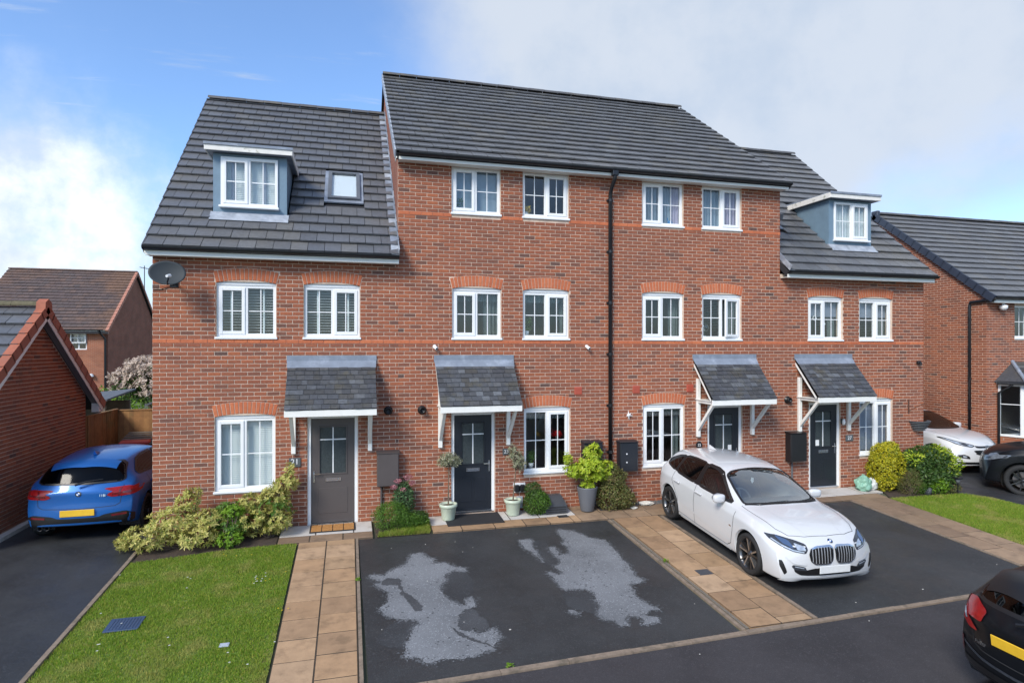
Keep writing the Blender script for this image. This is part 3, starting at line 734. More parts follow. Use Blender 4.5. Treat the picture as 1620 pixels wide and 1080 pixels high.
# ---- tall pair
wm = [(2.51, *W1, 1.012, True), (3.993, *W1, 1.012, True), (4.016, *W0, 1.015, True), (2.498, *W2, 1.012, False), (3.989, *W2, 1.012, False)]
DM = (2.437, .09, 2.125, .90)
_, A = front(HM, XS[1], XS[2], 7.19, wm, DM, 12)
for i, ins, op in ((0, in_curt_r('curtain_teal', 'curtain_teal', .70), 'L'), (1, in_curt_r('curtain_teal', 'curtain_teal', .9, .07), 'R'), (2, lambda p, x0, x1, z0, z1, y, xm: valance(p, x0, x1, z1, y, 'curtain_teal'), 'R'), (3, in_roller(.97, 'curtain_blue', 'curtain_blue'), 'L'), (4, in_dark, 'R')):
    xc, z0, z1, w, a = wm[i]; window(HM, xc, z0, z1, w - .004, opener=op, arch=A.get(i), inside=ins)
door(HM, DM[0], DM[2], DM[1], 'dark_door', w=.896); canopy(HM, 2.455, 2)
shell(HM, XS[1], XS[2], RM, left=True)
wn = [(6.708, *W1, 1.012, True), (8.194, *W1, 1.012, True), (6.73, *W0, 1.012, True), (6.707, 6.14, 7.08, 1.005, False), (8.194, 6.14, 7.08, 1.012, False)]
DN = (8.275, .09, 2.13, .90)
_, A = front(HN, XS[2], XS[3], 7.19, wn, DN, 13)
for i, ins, op, aj in ((0, in_curt_r('curtain_teal', None, .78), 'L', 0), (1, in_curt_r('curtain_teal', None, .60), 'R', .28), (2, in_curt_r('curtain_teal', 'curtain_teal', .85), 'L', 0), (3, in_full('curtain_blue', 'curtain_lilac', .8), 'L', 0), (4, in_full('curtain_blue', 'curtain_lilac', .62), 'R', 0)):
    xc, z0, z1, w, a = wn[i]; window(HN, xc, z0, z1, w - .004, opener=op, arch=A.get(i), inside=ins, ajar=aj)
door(HN, DN[0], DN[2], DN[1], 'dark_door', w=.896, stickers='R'); canopy(HN, 8.26, 3)
shell(HN, XS[2], XS[3], RM, right=True)
# ---- right house
wr = [(11.021, *W1, .99, True), (12.505, *W1, .99, True), (12.514, *W0, .99, True)]
DR = (11.002, .09, 2.13, .90)
_, A = front(HR, XS[3], XS[4], 5.16, wr, DR, 14)
for i, ins, op in ((0, in_roller(.42, 'blind_grey'), 'L'), (1, in_roller(.42, 'blind_grey'), 'R'), (2, in_slats_closed, 'R')):
    xc, z0, z1, w, a = wr[i]; window(HR, xc, z0, z1, w - .004, opener=op, arch=A.get(i), inside=ins if i < 2 else in_roller(.98, 'blind_grey'))
door(HR, DR[0], DR[2], DR[1], 'dark_door', w=.896, stickers='L'); canopy(HR, 10.955, 4)
shell(HR, XS[3], XS[4], RL, right=True)
# ---- roofs, dormers, rooflights
def dormer(house, roof, xa, xb, xw, ins, op):
    yd = D + .57; zt = 7.16; zb = roof.z(yd)
    m = MB(); t = .02
    wz0, wz1 = 6.16, 7.10; a, b = xw - .515, xw + .515
    for (p, q, c, d) in ((xa, a, zb - .08, zt), (b, xb, zb - .08, zt), (a, b, zb - .08, wz0 - .04), (a, b, wz1, zt)): m.box(p, q, yd, yd + .1, c, d)
    dm = m.build('dormer', 'dormer_grey', house)
    ytop = roof.Ye + (zt - roof.Ze) / roof.m
    for xs in (xa + .001, xb - .051):
        c = MB(); c.prism([(yd + .1, zb - .02), (ytop + .05, zt), (yd + .1, zt)], xs, xs + .05, axis='x'); c.build('cheek', 'dormer_grey', dm)
    yr = roof.Ye + (7.29 - roof.Ze) / roof.m
    r = MB(); r.hexa([(xa - .10, yd - .2, 7.285), (xb + .10, yd - .2, 7.285), (xb + .10, yr + .25, 7.285), (xa - .10, yr + .25, 7.285)], [(xa - .10, yd - .2, 7.30), (xb + .10, yd - .2, 7.30), (xb + .10, yr + .25, 7.34), (xa - .10, yr + .25, 7.34)])
    r.box(xa - .13, xb + .13, yd - .215, yd - .195, 7.262, 7.312); r.build('flat_roof', 'lead', dm)
    f = MB(); f.cbox(xa - .12, xb + .12, yd - .195, yd - .17, 7.16, 7.29, .004); f.cbox(xa - .12, xa - .095, yd - .17, yr + .05, 7.16, 7.288, .004); f.cbox(xb + .095, xb + .12, yd - .17, yr + .05, 7.16, 7.288, .004); f.build('fascia_board', 'fascia_dirty', dm)
    s = MB(); s.box(xa - .094, xb + .094, yd - .169, yr - .02, 7.17, 7.18); s.build('soffit', 'lead', dm)
    fl = MB(); t0 = roof.sl(yd); P = roof.P
    fl.hexa([P(xa - .04, t0 - .22, .038), P(xb + .04, t0 - .22, .038), P(xb + .04, t0 + .06, .02), P(xa - .04, t0 + .06, .02)], [P(xa - .04, t0 - .22, .045), P(xb + .04, t0 - .22, .045), P(xb + .04, t0 + .04, .06), P(xa - .04, t0 + .04, .06)])
    fl.build('lead_apron', 'lead_pale', dm)
    ib = MB(); ib.box(xa + .06, xb - .06, yd + 1.3, yd + 1.35, 5.2, 7.15); ib.build('room_wall', 'interior', dm)
    window(dm, xw, wz0, wz1, 1.03, yf=yd - .03, opener=op, inside=ins, flat=True)
    return (xa - .03, xb + .03, t0 - .05, roof.sl(yr + .1))
mat('lead_pale', (.36, .39, .44), .45, var=.25, vscale=6, dirt=((.22, .25, .30), .45, .65, .7), dscale=5)
hd1 = dormer(HL, RL, -2.52, -1.19, -1.867, in_dorm, 'L')
hd2 = dormer(HR, RL, 11.63, 12.93, 12.29, in_full('net', 'net', .6), 'R')
def skylight(house, roof, xa, xb, ya, yb, opened=0.):
    s0, s1 = roof.sl(ya), roof.sl(yb); P = roof.P
    def bx(m, a, b, c, d, h0, h1): m.hexa([P(a, c, h0), P(b, c, h0), P(b, d, h0), P(a, d, h0)], [P(a, c, h1), P(b, c, h1), P(b, d, h1), P(a, d, h1)])
    k = MB()
    for (a, b, c, d) in ((xa, xb, s0 - .10, s0), (xa, xb, s1, s1 + .08), (xa - .07, xa, s0 - .10, s1 + .08), (xb, xb + .07, s0 - .10, s1 + .08)): bx(k, a, b, c, d, .02, .05)
    sk = k.build('rooflight', 'lead', house)
    fr = MB(); t = .075
    for (a, b, c, d) in ((xa, xb, s0, s0 + t), (xa, xb, s1 - t, s1), (xa, xa + t, s0 + t, s1 - t), (xb - t, xb, s0 + t, s1 - t)): bx(fr, a, b, c, d, -.06, .10)
    f = fr.build('rooflight_frame', 'rooflight_dark', sk)
    g = MB(); bx(g, xa + t, xb - t, s0 + t, s1 - t, .055, .063); gl = g.build('pane', 'roof_glazing', sk)
    bl = MB(); bx(bl, xa + t, xb - t, s0 + t, s0 + t + (s1 - s0 - 2 * t) * (1 if not opened else .1), +.03, .035); bl.build('blind', 'blind_slat', sk)
    if opened:
        ang = -opened; c = Vector(P(xa, (s0 + s1) / 2 + .2, .06))
        Mr = Matrix.Translation(c) @ Matrix.Rotation(ang, 4, 'X') @ Matrix.Translation(-c)
        f.matrix_basis = Mr; gl.matrix_basis = Mr
    return (xa - .07, xb + .07, s0 - .08, s1 + .04)
hs1 = skylight(HL, RL, -.44, .22, D + 1.16, D + 2.05)
hs2 = skylight(HR, RL, 9.98, 10.62, D + 1.16, D + 2.05, .35)
rl = RL.build(HL, XS[0] - .05, XS[1] - .005, [hd1, hs1], 21)
rr = RL.build(HR, XS[3] + .005, XS[4] + .06, [hs2, hd2], 22)
rm1 = RM.build(HM, XS[1] - .06, XS[2] - .001, (), 23)
rm2 = RM.build(HN, XS[2] + .001, XS[3] + .07, (), 24)
for rf, roof, x, sg in ((rl, RL, XS[1], -1), (rr, RL, XS[3], 1)):      # lead flashing where the low roofs meet the tall walls
    n = 20; st = roof.L / n
    for i in range(n):
        m = MB(); a, b = sorted((x + sg * .001, x + sg * .15)); P = roof.P
        m.hexa([P(a, i * st, .036), P(b, i * st, .030), P(b, (i + 1) * st + .02, .020), P(a, (i + 1) * st + .02, .026)], [P(a, i * st, .05), P(b, i * st, .040), P(b, (i + 1) * st + .02, .028), P(a, (i + 1) * st + .02, .036)])
        c, d = sorted((x + sg * .002, x + sg * .014)); m.hexa([P(c, i * st, .03), P(d, i * st, .03), P(d, (i + 1) * st, .03), P(c, (i + 1) * st, .03)], [P(c, i * st, .16), P(d, i * st, .16), P(d, (i + 1) * st, .14), P(c, (i + 1) * st, .14)])
        m.build('lead_flashing', 'lead' if i % 3 else 'lead_pale', rf)
for rf, roof, x, sg in ((rl, RL, XS[0] - .05, -1), (rr, RL, XS[4] + .06, 1), (rm1, RM, XS[1] - .06, -1), (rm2, RM, XS[3] + .07, 1)):
    n = int(roof.L / .335) + 1; P = roof.P; a, b = sorted((x + sg * .002, x + sg * .03))
    for i in range(n):
        m = MB(); e = min((i + 1) * .335 + .02, roof.L)
        m.hexa([P(a, i * .335, -.12), P(b, i * .335, -.12), P(b, e, -.13), P(a, e, -.13)], [P(a, i * .335, .046), P(b, i * .335, .046), P(b, e, .026), P(a, e, .026)])
        m.build('verge_unit', 'lead_pale' if rf is rm1 else 'tile_verge', rf)
for h, x0, x1, rf, zf in ((HL, XS[0] - .04, XS[1] - .005, RL, 5.05), (HR, XS[3] + .005, XS[4] + .06, RL, 5.05), (HM, XS[1] - .005, XS[2] - .002, RM, 7.075), (HN, XS[2] + .002, XS[3] + .04, RM, 7.075)):
    fascia(h, x0, x1, rf.Ye, rf.Ze - .06, zf); gutter(h, x0 - (.03 if h in (HL,) else 0), x1 + (.03 if h in (HR, HN) else 0), rf.Ye - .012, rf.Ze - .018)
for h, xs in ((HL, XS[0] - .052), (HR, XS[4] + .04), (HM, XS[1] - .05), (HN, XS[3] + .045)):    # boxed eaves ends
    r = RL if h in (HL, HR) else RM
    b = MB(); b.prism([(r.Ye + .05, r.Ze - .13), (r.Ye + .05, r.Ze - .05), (D + .02, r.z(D) - .19), (D + .02, r.Ze - .13)], xs - .012, xs + .01, axis='x'); b.build('eaves_end', 'fascia', h)
# downpipe between the tall houses
dp = MB(); px = 5.42; ye = RM.Ye - .012
dp.tube([(px, ye, 7.13), (px, ye, 7.02), (px, D - .10, 6.82), (px, D - .05, 6.7), (px, D - .05, .52)], .042, 10)
pipe = dp.build('downpipe', 'gutter', HM, smooth=True)
hp = MB(); hp.cbox(px - .065, px + .065, ye - .06, ye + .05, 7.06, 7.17, .01); hp.build('outlet', 'gutter', pipe)
for z in (6.6, 5.5, 4.4, 3.3, 2.2, 1.2):
    m = MB(); m.box(px - .07, px + .07, D - .035, D - .004, z - .02, z + .02); m.tube([(px, D - .05, z - .03), (px, D - .05, z + .03)], .049, 10); m.build('pipe_clip', 'gutter', pipe)
# boiler flues and small wall vents
def flue(house, x, z, r=.06):
    m = MB(); M = Matrix.Translation((x, D, z)) @ Matrix.Rotation(R(90), 4, 'X')
    m.lathe([(0, -.002), (r * 1.45, -.002), (r * 1.45, .012), (r * 1.02, .016), (r, .10), (r * .8, .115), (r * .72, .06), (0, .06)], 20, M); m.build('flue', 'black_plastic', house, smooth=True)
flue(HL, .735, 2.205); flue(HM, 1.393, 2.2); flue(HR, 9.94, 2.215)
def airbrick(house, x0, z0):
    m = MB(); m.cbox(x0, x0 + .17, D - .012, D + .01, z0, z0 + .17, .006)
    for i in range(5): m.box(x0 + .02, x0 + .15, D - .016, D - .012, z0 + .02 + i * .028, z0 + .034 + i * .028)
    m.build('wall_vent', 'vent_red', house)
airbrick(HM, 4.62, 2.435); airbrick(HN, 5.97, 2.44); airbrick(HN, 7.29, 2.445)
mat('gravel', (.17, .145, .115), .95, var=.6, vscale=55, bump=1., bscale=70)
# ---------------------------------------------------------------- ground, drives, paths, lawns
def asphalt_mat(name, col, wet, rough, seed=0., speck=.5):
    m = bpy.data.materials.new(name); m.use_nodes = True; nt = m.node_tree; N = nt.nodes; L = nt.links; b = N['Principled BSDF']
    g = N.new('ShaderNodeNewGeometry')
    def nz(sc, det, ro=.6):
        n = N.new('ShaderNodeTexNoise'); n.inputs['Scale'].default_value = sc; n.inputs['Detail'].default_value = det; n.inputs['Roughness'].default_value = ro
        v = N.new('ShaderNodeVectorMath'); v.operation = 'ADD'; L.new(g.outputs['Position'], v.inputs[0]); v.inputs[1].default_value = (seed, seed * .7, 0); L.new(v.outputs[0], n.inputs['Vector']); return n.outputs['Fac']
    def mr(v, a, b_, c, d):
        n = N.new('ShaderNodeMapRange'); n.interpolation_type = 'SMOOTHSTEP'; L.new(v, n.inputs[0])
        for i, q in enumerate((a, b_, c, d)): n.inputs[i + 1].default_value = q
        return n.outputs[0]
    def mul(c, f):
        x = N.new('ShaderNodeMix'); x.data_type = 'RGBA'; x.blend_type = 'MULTIPLY'; x.inputs[0].default_value = 1; L.new(c, x.inputs[6]); L.new(f, x.inputs[7]); return x.outputs[2]
    rgb = N.new('ShaderNodeRGB'); rgb.outputs[0].default_value = tuple(col) + (1,)
    c = mul(rgb.outputs[0], mr(nz(140, 3, .7), .3, .7, 1 - speck, 1 + speck)); c = mul(c, mr(nz(.9, 7), .35, .68, 1.14, .80))
    vo = N.new('ShaderNodeTexVoronoi'); vo.inputs['Scale'].default_value = 75; L.new(g.outputs['Position'], vo.inputs['Vector'])
    st = N.new('ShaderNodeMath'); st.operation = 'GREATER_THAN'; sp = N.new('ShaderNodeSeparateColor'); L.new(vo.outputs['Color'], sp.inputs[0]); L.new(sp.outputs[0], st.inputs[0]); st.inputs[1].default_value = .93
    x = N.new('ShaderNodeMix'); x.data_type = 'RGBA'; L.new(st.outputs[0], x.inputs[0]); L.new(c, x.inputs[6]); x.inputs[7].default_value = tuple(min(1, q * 1.55) for q in col) + (1,)
    L.new(x.outputs[2], b.inputs['Base Color'])
    L.new(mr(nz(1.4, 6), .38, .66, rough + wet, rough - wet), b.inputs['Roughness'])
    b.inputs['Specular IOR Level'].default_value = .42
    bp = N.new('ShaderNodeBump'); bp.inputs['Strength'].default_value = .45; bp.inputs['Distance'].default_value = .006; L.new(nz(110, 3, .7), bp.inputs['Height']); L.new(bp.outputs[0], b.inputs['Normal'])
    MATS[name] = m
asphalt_mat('asphalt_drive', (.036, .0375, .0395), .10, .52)
asphalt_mat('asphalt_side', (.032, .034, .037), .10, .50, 3.)
asphalt_mat('asphalt_road', (.040, .037, .040), .06, .68, 7.)
asphalt_mat('asphalt_dry', (.168, .176, .188), .03, .88, 1., .22)
asphalt_mat('asphalt_damp', (.058, .061, .066), .08, .62, 2., .45)
asphalt_mat('asphalt_half', (.095, .10, .108), .05, .75, 1., .3)
asphalt_mat('asphalt_damp_faint', (.041, .044, .048), .08, .58, 2., .45)
mat('earth', (.055, .038, .028), .95, var=.4, vscale=9, bump=.8, bscale=30)
mat('ground_far', (.09, .10, .06), .95, var=.3, vscale=.5)
mat('slab_buff', (.34, .22, .13), .78, spec=.35, var=.16, vscale=5, bump=.2, bscale=60, rvar=.15, ramp=[(0, (.345, .222, .125)), (.25, (.43, .28, .165)), (.5, (.285, .18, .105)), (.75, (.39, .245, .138)), (.9, (.46, .315, .20)), (1, (.345, .222, .125))], dirt=((.18, .118, .070), .46, .72, .6), dscale=4.5)
mat('slab_brown', (.2, .13, .08), .7, spec=.4, var=.2, vscale=5, bump=.25, bscale=60, rvar=.15, ramp=[(0, (.24, .165, .105)), (.3, (.33, .225, .145)), (.6, (.20, .135, .09)), (.85, (.29, .195, .125)), (1, (.24, .165, .105))], dirt=((.13, .09, .06), .5, .7, .6), dscale=2.4)
mat('slab_pale', (.52, .49, .46), .85, var=.1, vscale=5, bump=.2, bscale=60, dirt=((.33, .29, .25), .5, .72, .7), dscale=2)
mat('edging', (.23, .175, .13), .9, var=.3, vscale=12, bump=.4, bscale=60, dirt=((.10, .085, .06), .5, .7, .8), dscale=5)
mat('joint', (.055, .042, .03), .95, var=.3, vscale=20)
DROPX = (14.0, 14.5, 15.0, 15.5)
def drop(x): return .12 * min(max((x - 14.0) / 1.5, 0), 1)      # the right-hand drive lies a little lower
def sheet(name, poly, m, dz, sub=.5, holes=None):
    """ground sheet over polygon xy, following the slope of the forecourt"""
    bm = bmesh.new(); vs = [bm.verts.new((x, y, 0)) for x, y in poly]; bm.faces.new(vs)
    for yc in (6.6, 12.18):
        bmesh.ops.bisect_plane(bm, geom=bm.verts[:] + bm.edges[:] + bm.faces[:], plane_co=(0, yc, 0), plane_no=(0, 1, 0))
    for xc in DROPX:
        bmesh.ops.bisect_plane(bm, geom=bm.verts[:] + bm.edges[:] + bm.faces[:], plane_co=(xc, 0, 0), plane_no=(1, 0, 0))
    bmesh.ops.triangulate(bm, faces=bm.faces[:])
    for v in bm.verts: v.co.z = zg(v.co.y) + dz - drop(v.co.x)
    for f in bm.faces:
        if f.normal.z < 0: f.normal_flip()
    bm.normal_update()
    for f in bm.faces:
        if f.normal.z < 0: f.normal_flip()
    me = bpy.data.meshes.new(name); bm.to_mesh(me); bm.free(); me.materials.append(MATS[m])
    return link(bpy.data.objects.new(name, me))
def yroad(x): return 6.66 + .034 * x             # back edge of the road
struct(sheet('ground', [(-600, -600), (600, -600), (600, 900), (-600, 900)], 'ground_far', -.03))
struct(sheet('road', [(-60, yroad(-20) - .6), (-20, yroad(-20)), (40, yroad(40)), (80, yroad(40)), (80, -6), (-60, -6)], 'asphalt_road', -.004))
struct(sheet('pavement', [(-60, -6.004), (80, -6.004), (80, -8), (-60, -8)], 'slab_pale', .08))
d_left = struct(sheet('driveway', [(-5.86, yroad(-6) + .1), (-3.47, yroad(-3.4) + .1), (-3.47, 18.1), (-5.90, 18.1)], 'asphalt_side', 0))
d_mid = struct(sheet('driveway', [(.20, yroad(.2) + .1), (4.93, yroad(4.9) + .1), (4.95, 11.27), (.16, 11.27)], 'asphalt_drive', 0))
d_bmw = struct(sheet('driveway', [(6.21, yroad(6.2) + .1), (10.85, yroad(10.8) + .1), (10.87, 11.27), (6.21, 11.27)], 'asphalt_drive', 0))
d_right = struct(sheet('driveway', [(13.86, 11.3), (14.9, 10.0), (14.9, yroad(15) + .1), (24, yroad(24) + .1), (24, 13.6), (18.3, 13.65), (18.3, 21), (13.98, 21), (13.98, 12.2)], 'asphalt_side', 0))
def inpoly(x, y, poly):
    c = False; j = len(poly) - 1
    for i in range(len(poly)):
        xi, yi = poly[i]; xj, yj = poly[j]
        if (yi > y) != (yj > y) and x < (xj - xi) * (y - yi) / (yj - yi) + xi: c = not c
        j = i
    return c
# dry and damp patches on the wet drive
def ragged(poly, rnd, step=.022, amp=.018):
    out = []
    for i in range(len(poly)):
        a, b = Vector(poly[i]), Vector(poly[(i + 1) % len(poly)]); n = max(1, int((b - a).length / step)); t = (b - a).normalized(); q = Vector((-t.y, t.x))
        for k in range(n):
            p = a + (b - a) * k / n; d = noise.noise((p.x * 9, p.y * 9, 3)) * amp * 2 + noise.noise((p.x * 37, p.y * 37, 5)) * amp * 1.6
            out.append(tuple(p + q * d))
    return out
SPECKS = {}
def speck(key, x, y, r, rnd, dz):
    mb = SPECKS.setdefault(key, MB()); n = 7; a0 = rnd.uniform(0, 6.28); e = rnd.uniform(.4, 1)
    vs = []
    for k in range(n):
        a = a0 + 6.283 * k / n; q = r * rnd.uniform(.6, 1.2); px, py = x + math.cos(a) * q, y + math.sin(a) * q * e; vs.append((px, py, zg(py) + dz))
    mb.add(vs, [tuple(range(n))])
def patch(name, pts, m, dz, seed):
    rnd = random.Random(seed); rg = ragged(pts, rnd); o = sheet(name, rg, m, dz)
    o.parent = d_mid
    if m == 'asphalt_dry':                        # the edge dries out in flecks, with a half-dry rim
        A = sum(rg[i - 1][0] * rg[i][1] - rg[i][0] * rg[i - 1][1] for i in range(len(rg))); sg = 1 if A > 0 else -1
        for i in range(len(rg)):
            p, q = Vector(rg[i - 1]), Vector(rg[i]); t = (q - p)
            if t.length < 1e-5: continue
            nn = Vector((t.y, -t.x)).normalized() * sg
            for _ in range(3):
                w = p.lerp(q, rnd.random()); f = abs(rnd.gauss(0, .035))
                if noise.noise((w.x * 2.1, w.y * 2.1, 9)) > -.25: speck('asphalt_half', *(w + nn * f), rnd.uniform(.006, .022), rnd, .0022 + rnd.random() * .0004)
                if rnd.random() < .5: speck('asphalt_dry', *(w + nn * f * .7), rnd.uniform(.004, .012), rnd, .0028)
                if rnd.random() < .35: speck('asphalt_damp', *(w - nn * f * 1.2), rnd.uniform(.004, .014), rnd, .0036)
        xs = [p[0] for p in rg]; ys = [p[1] for p in rg]
        for _ in range(int(130 * (max(xs) - min(xs)) * (max(ys) - min(ys)))):
            x, y = rnd.uniform(min(xs), max(xs)), rnd.uniform(min(ys), max(ys))
            if inpoly(x, y, rg) and noise.noise((x * 3, y * 3, 2)) > .05: speck('asphalt_damp', x, y, rnd.uniform(.004, .02), rnd, .0038)
    return o
def gp(x, y):                                     # where a point of the sloping drive lies
    a = (x - 810) / 965; b = (551 - y) / 965; c, s = math.cos(TH), math.sin(TH)
    rx, ry = a * c + s, -a * s + c
    t = (-SL * YS - HC) / (b - SL * ry)
    return (rx * t, ry * t)
Z1 = lambda q: [gp(560 + x / 4.5, 820 + y / 4.5) for x, y in q]
Z2 = lambda q: [gp(800 + x / 5.143, 810 + y / 5.143) for x, y in q]
patch('dry_patch', Z1([(410, 255), (490, 245), (520, 280), (575, 285), (560, 320), (640, 312), (720, 345), (810, 345), (800, 378), (700, 372), (640, 400), (650, 440), (610, 490), (640, 550), (690, 585), (770, 615), (800, 610), (780, 575), (840, 560), (868, 630), (790, 645), (745, 700), (750, 790), (820, 805), (855, 785), (880, 822), (950, 800), (985, 775), (1020, 815), (1055, 842), (1000, 880), (1000, 925), (880, 970), (760, 1000), (620, 1005), (520, 1028), (460, 990), (365, 990), (385, 950), (362, 895), (385, 850), (440, 770), (480, 752), (430, 715), (300, 715), (195, 668), (190, 628), (240, 590), (245, 520), (190, 495), (150, 470), (210, 445), (120, 430), (110, 402), (215, 405), (290, 360), (370, 325)]), 'asphalt_dry', .003, 1)
patch('damp_patch', Z1([(190, 470), (225, 425), (320, 425), (335, 470), (345, 500), (400, 550), (490, 620), (485, 660), (430, 660), (400, 600), (340, 545), (310, 480)]), 'asphalt_damp', .0055, 2)
patch('damp_patch', Z1([(750, 690), (800, 650), (870, 645), (890, 690), (950, 720), (950, 790), (890, 815), (860, 782), (800, 800), (755, 780)]), 'asphalt_damp', .0058, 3)
patch('damp_patch', Z1([(680, 765), (740, 800), (830, 850), (960, 890), (1010, 925), (940, 895), (820, 868), (740, 825)]), 'asphalt_damp', .0061, 4)
patch('damp_patch', Z1([(640, 400), (720, 372), (800, 385), (850, 440), (850, 520), (800, 580), (700, 560), (640, 520), (580, 470)]), 'asphalt_damp_faint', .0008, 5)
patch('damp_patch', Z1([(290, 735), (400, 715), (500, 755), (420, 800), (380, 860), (360, 930), (230, 910), (150, 880), (200, 800)]), 'asphalt_damp_faint', .0012, 6)
patch('dry_patch', Z2([(425, 145), (530, 145), (680, 208), (810, 225), (850, 270), (920, 345), (950, 395), (990, 410), (1060, 520), (1120, 550), (1090, 575), (1010, 580), (1015, 635), (1120, 730), (1245, 785), (1150, 815), (1140, 840), (1225, 850), (1250, 895), (1100, 918), (1130, 880), (1060, 835), (950, 850), (1000, 915), (930, 928), (890, 880), (790, 870), (740, 840), (760, 770), (720, 660), (660, 620), (470, 630), (430, 590), (400, 545), (340, 490), (365, 482), (430, 515), (470, 490), (400, 440), (450, 400), (385, 340), (360, 280), (410, 285), (440, 355), (520, 335), (500, 280), (450, 250), (490, 240), (440, 195)]), 'asphalt_dry', .003, 7)
patch('dry_patch', Z2([(105, 225), (200, 218), (225, 300), (310, 410), (270, 375), (215, 320), (160, 300)]), 'asphalt_dry', .003, 8)
patch('damp_patch', Z2([(225, 230), (330, 225), (370, 330), (445, 390), (400, 435), (330, 420), (270, 370), (225, 305)]), 'asphalt_damp_faint', .0012, 9)
patch('damp_patch', Z2([(470, 640), (600, 622), (700, 660), (750, 760), (735, 830), (620, 800), (500, 770)]), 'asphalt_damp_faint', .0012, 10)
patch('dry_patch', Z2([(505, 795), (560, 800), (610, 830), (560, 838)]), 'asphalt_dry', .003, 11)
for k, mb in SPECKS.items(): o = stuff(mb.build('damp_flecks', k)); o.parent = d_mid
# paving
def slab_mesh(name, m):
    mb = MB(); mb.cbox(0, 1, 0, 1, -.04, 0, .006); return mb.mesh(name, m)
SLABS = {k: slab_mesh('paving_slab', k) for k in ('slab_buff', 'slab_brown', 'slab_pale')}
def pave(path, x0, x1, y0, y1, m, seed, dz=.016, skew=0., g=.009):
    rnd = random.Random(seed); me = SLABS[m]; zc = zg((y0 + y1) / 2); sl = (zg(y1) - zg(y0)) / (y1 - y0)
    M = Matrix.Translation((x0 + g * .8, y0 + g, zg(y0) + dz + rnd.uniform(-.003, .003))) @ Matrix.Rotation(math.atan(sl) + rnd.uniform(-.004, .004), 4, 'X') @ Matrix.Rotation(rnd.uniform(-.005, .005), 4, 'Y') @ Matrix.Diagonal((x1 - x0 - 2 * g, (y1 - y0 - 2 * g), 1, 1))
    return place('paving_slab', me, path, M)
def path(cols, y0, y1, m, seed, L=.6, offs=(0, 0), name='garden_path'):
    xs = (cols[0][0], cols[-1][1])
    p = struct(sheet(name, [(xs[0], y0), (xs[1], y0), (xs[1], y1), (xs[0], y1)], 'joint', .009)); rnd = random.Random(seed)
    for (a, b), of in zip(cols, offs):
        y = y1
        f = True
        while y > y0 + .03:
            l = L * (of if f and of else 1) * rnd.uniform(.97, 1.03); f = False; n = max(y0, y - l); pave(p, a, b, n, y, m, rnd.random()); y = n
    return p
path([(-.86, -.385), (-.385, .10)], yroad(-.4) + .1, 11.30, 'slab_buff', 1, .50, (.55, .5))
path([(5.12, 5.61), (5.61, 6.10)], yroad(5.6) + .12, 11.30, 'slab_buff', 2, .56, (.9, .5))
path([(10.92, 11.40), (11.40, 11.90)], yroad(11.4) + .1, 11.30, 'slab_brown', 3, .62, (.8, .5))
# cross path along the houses and the pale slabs under the doors
def cross(x0, x1, y0, y1, m, seed, L=.6):
    p = struct(sheet('paved_strip', [(x0, y0), (x1, y0), (x1, y1), (x0, y1)], 'joint', .009)); rnd = random.Random(seed); x = x0
    while x < x1 - .02:
        n = min(x1, x + L * rnd.uniform(.8, 1.2))
        if x1 - n < .15: n = x1
        pave(p, x, n, y0, y1, m, rnd.random()); x = n
cross(-1.22, .42, 11.30, 11.62, 'slab_brown', 4); cross(-1.22, .42, 11.62, 12.17, 'slab_pale', 5, .6)
cross(1.50, 4.45, 11.66, 12.17, 'slab_pale', 6, .75); cross(1.50, 4.45, 11.30, 11.66, 'slab_buff', 7)
cross(4.45, 9.40, 11.66, 12.17, 'slab_brown', 8, .62); cross(4.45, 9.40, 11.30, 11.66, 'slab_brown', 9, .58)
cross(9.40, 12.15, 11.62, 12.17, 'slab_pale', 10, .7); cross(9.40, 11.95, 11.30, 11.62, 'slab_brown', 11)
# edging kerbs
def kerb(name, pts, w, h, m='edging', piece=.9, seed=0):
    rnd = random.Random(seed); k = None
    for (a, b) in zip(pts, pts[1:]):
        a, b = Vector(a), Vector(b); n = max(1, round((b - a).length / piece)); t = (b - a).normalized(); q = Vector((-t.y, t.x)) * w / 2
        for i in range(n):
            p, r = a + (b - a) * (i / n) + t * .003, a + (b - a) * ((i + 1) / n) - t * .003
            j = rnd.uniform(-.004, .004); mb = MB()
            c = [p - q, r - q, r + q, p + q]
            mb.hexa([(v.x, v.y, zg(v.y) - .05 - drop(v.x)) for v in c], [(v.x + (.0), v.y, zg(v.y) + h + j - drop(v.x)) for v in c])
            if k is None: k = struct(mb.build(name, m))
            else: mb.build('kerb_stone', m, k)
    return k
kerb('kerb', [(-3.5, yroad(-3.5) + .05), (0, yroad(0) + .05), (5, yroad(5) + .05), (10, yroad(10) + .05), (24, yroad(24) + .05)], .075, .016, seed=1)
kerb('path_edging', [(.13, yroad(.1) + .12), (.13, 11.28)], .045, .018, seed=2)
kerb('path_edging', [(5.005, yroad(5) + .12), (5.005, 11.28)], .05, .010, seed=3); kerb('path_edging', [(5.075, yroad(5) + .14), (5.075, 11.28)], .045, .008, 'gravel', seed=13)
kerb('path_edging', [(6.165, yroad(6.2) + .12), (6.165, 11.28)], .06, .012, seed=4)
kerb('path_edging', [(10.885, yroad(10.9) + .12), (10.885, 11.28)], .05, .012, seed=5)
kerb('lawn_edging', [(-3.43, yroad(-3.4) + .12), (-3.43, 12.0)], .055, .03, seed=6)
kerb('wall_footing', [(-5.93, 9.0), (-5.93, 16.3)], .16, .07, 'slab_pale', seed=7)
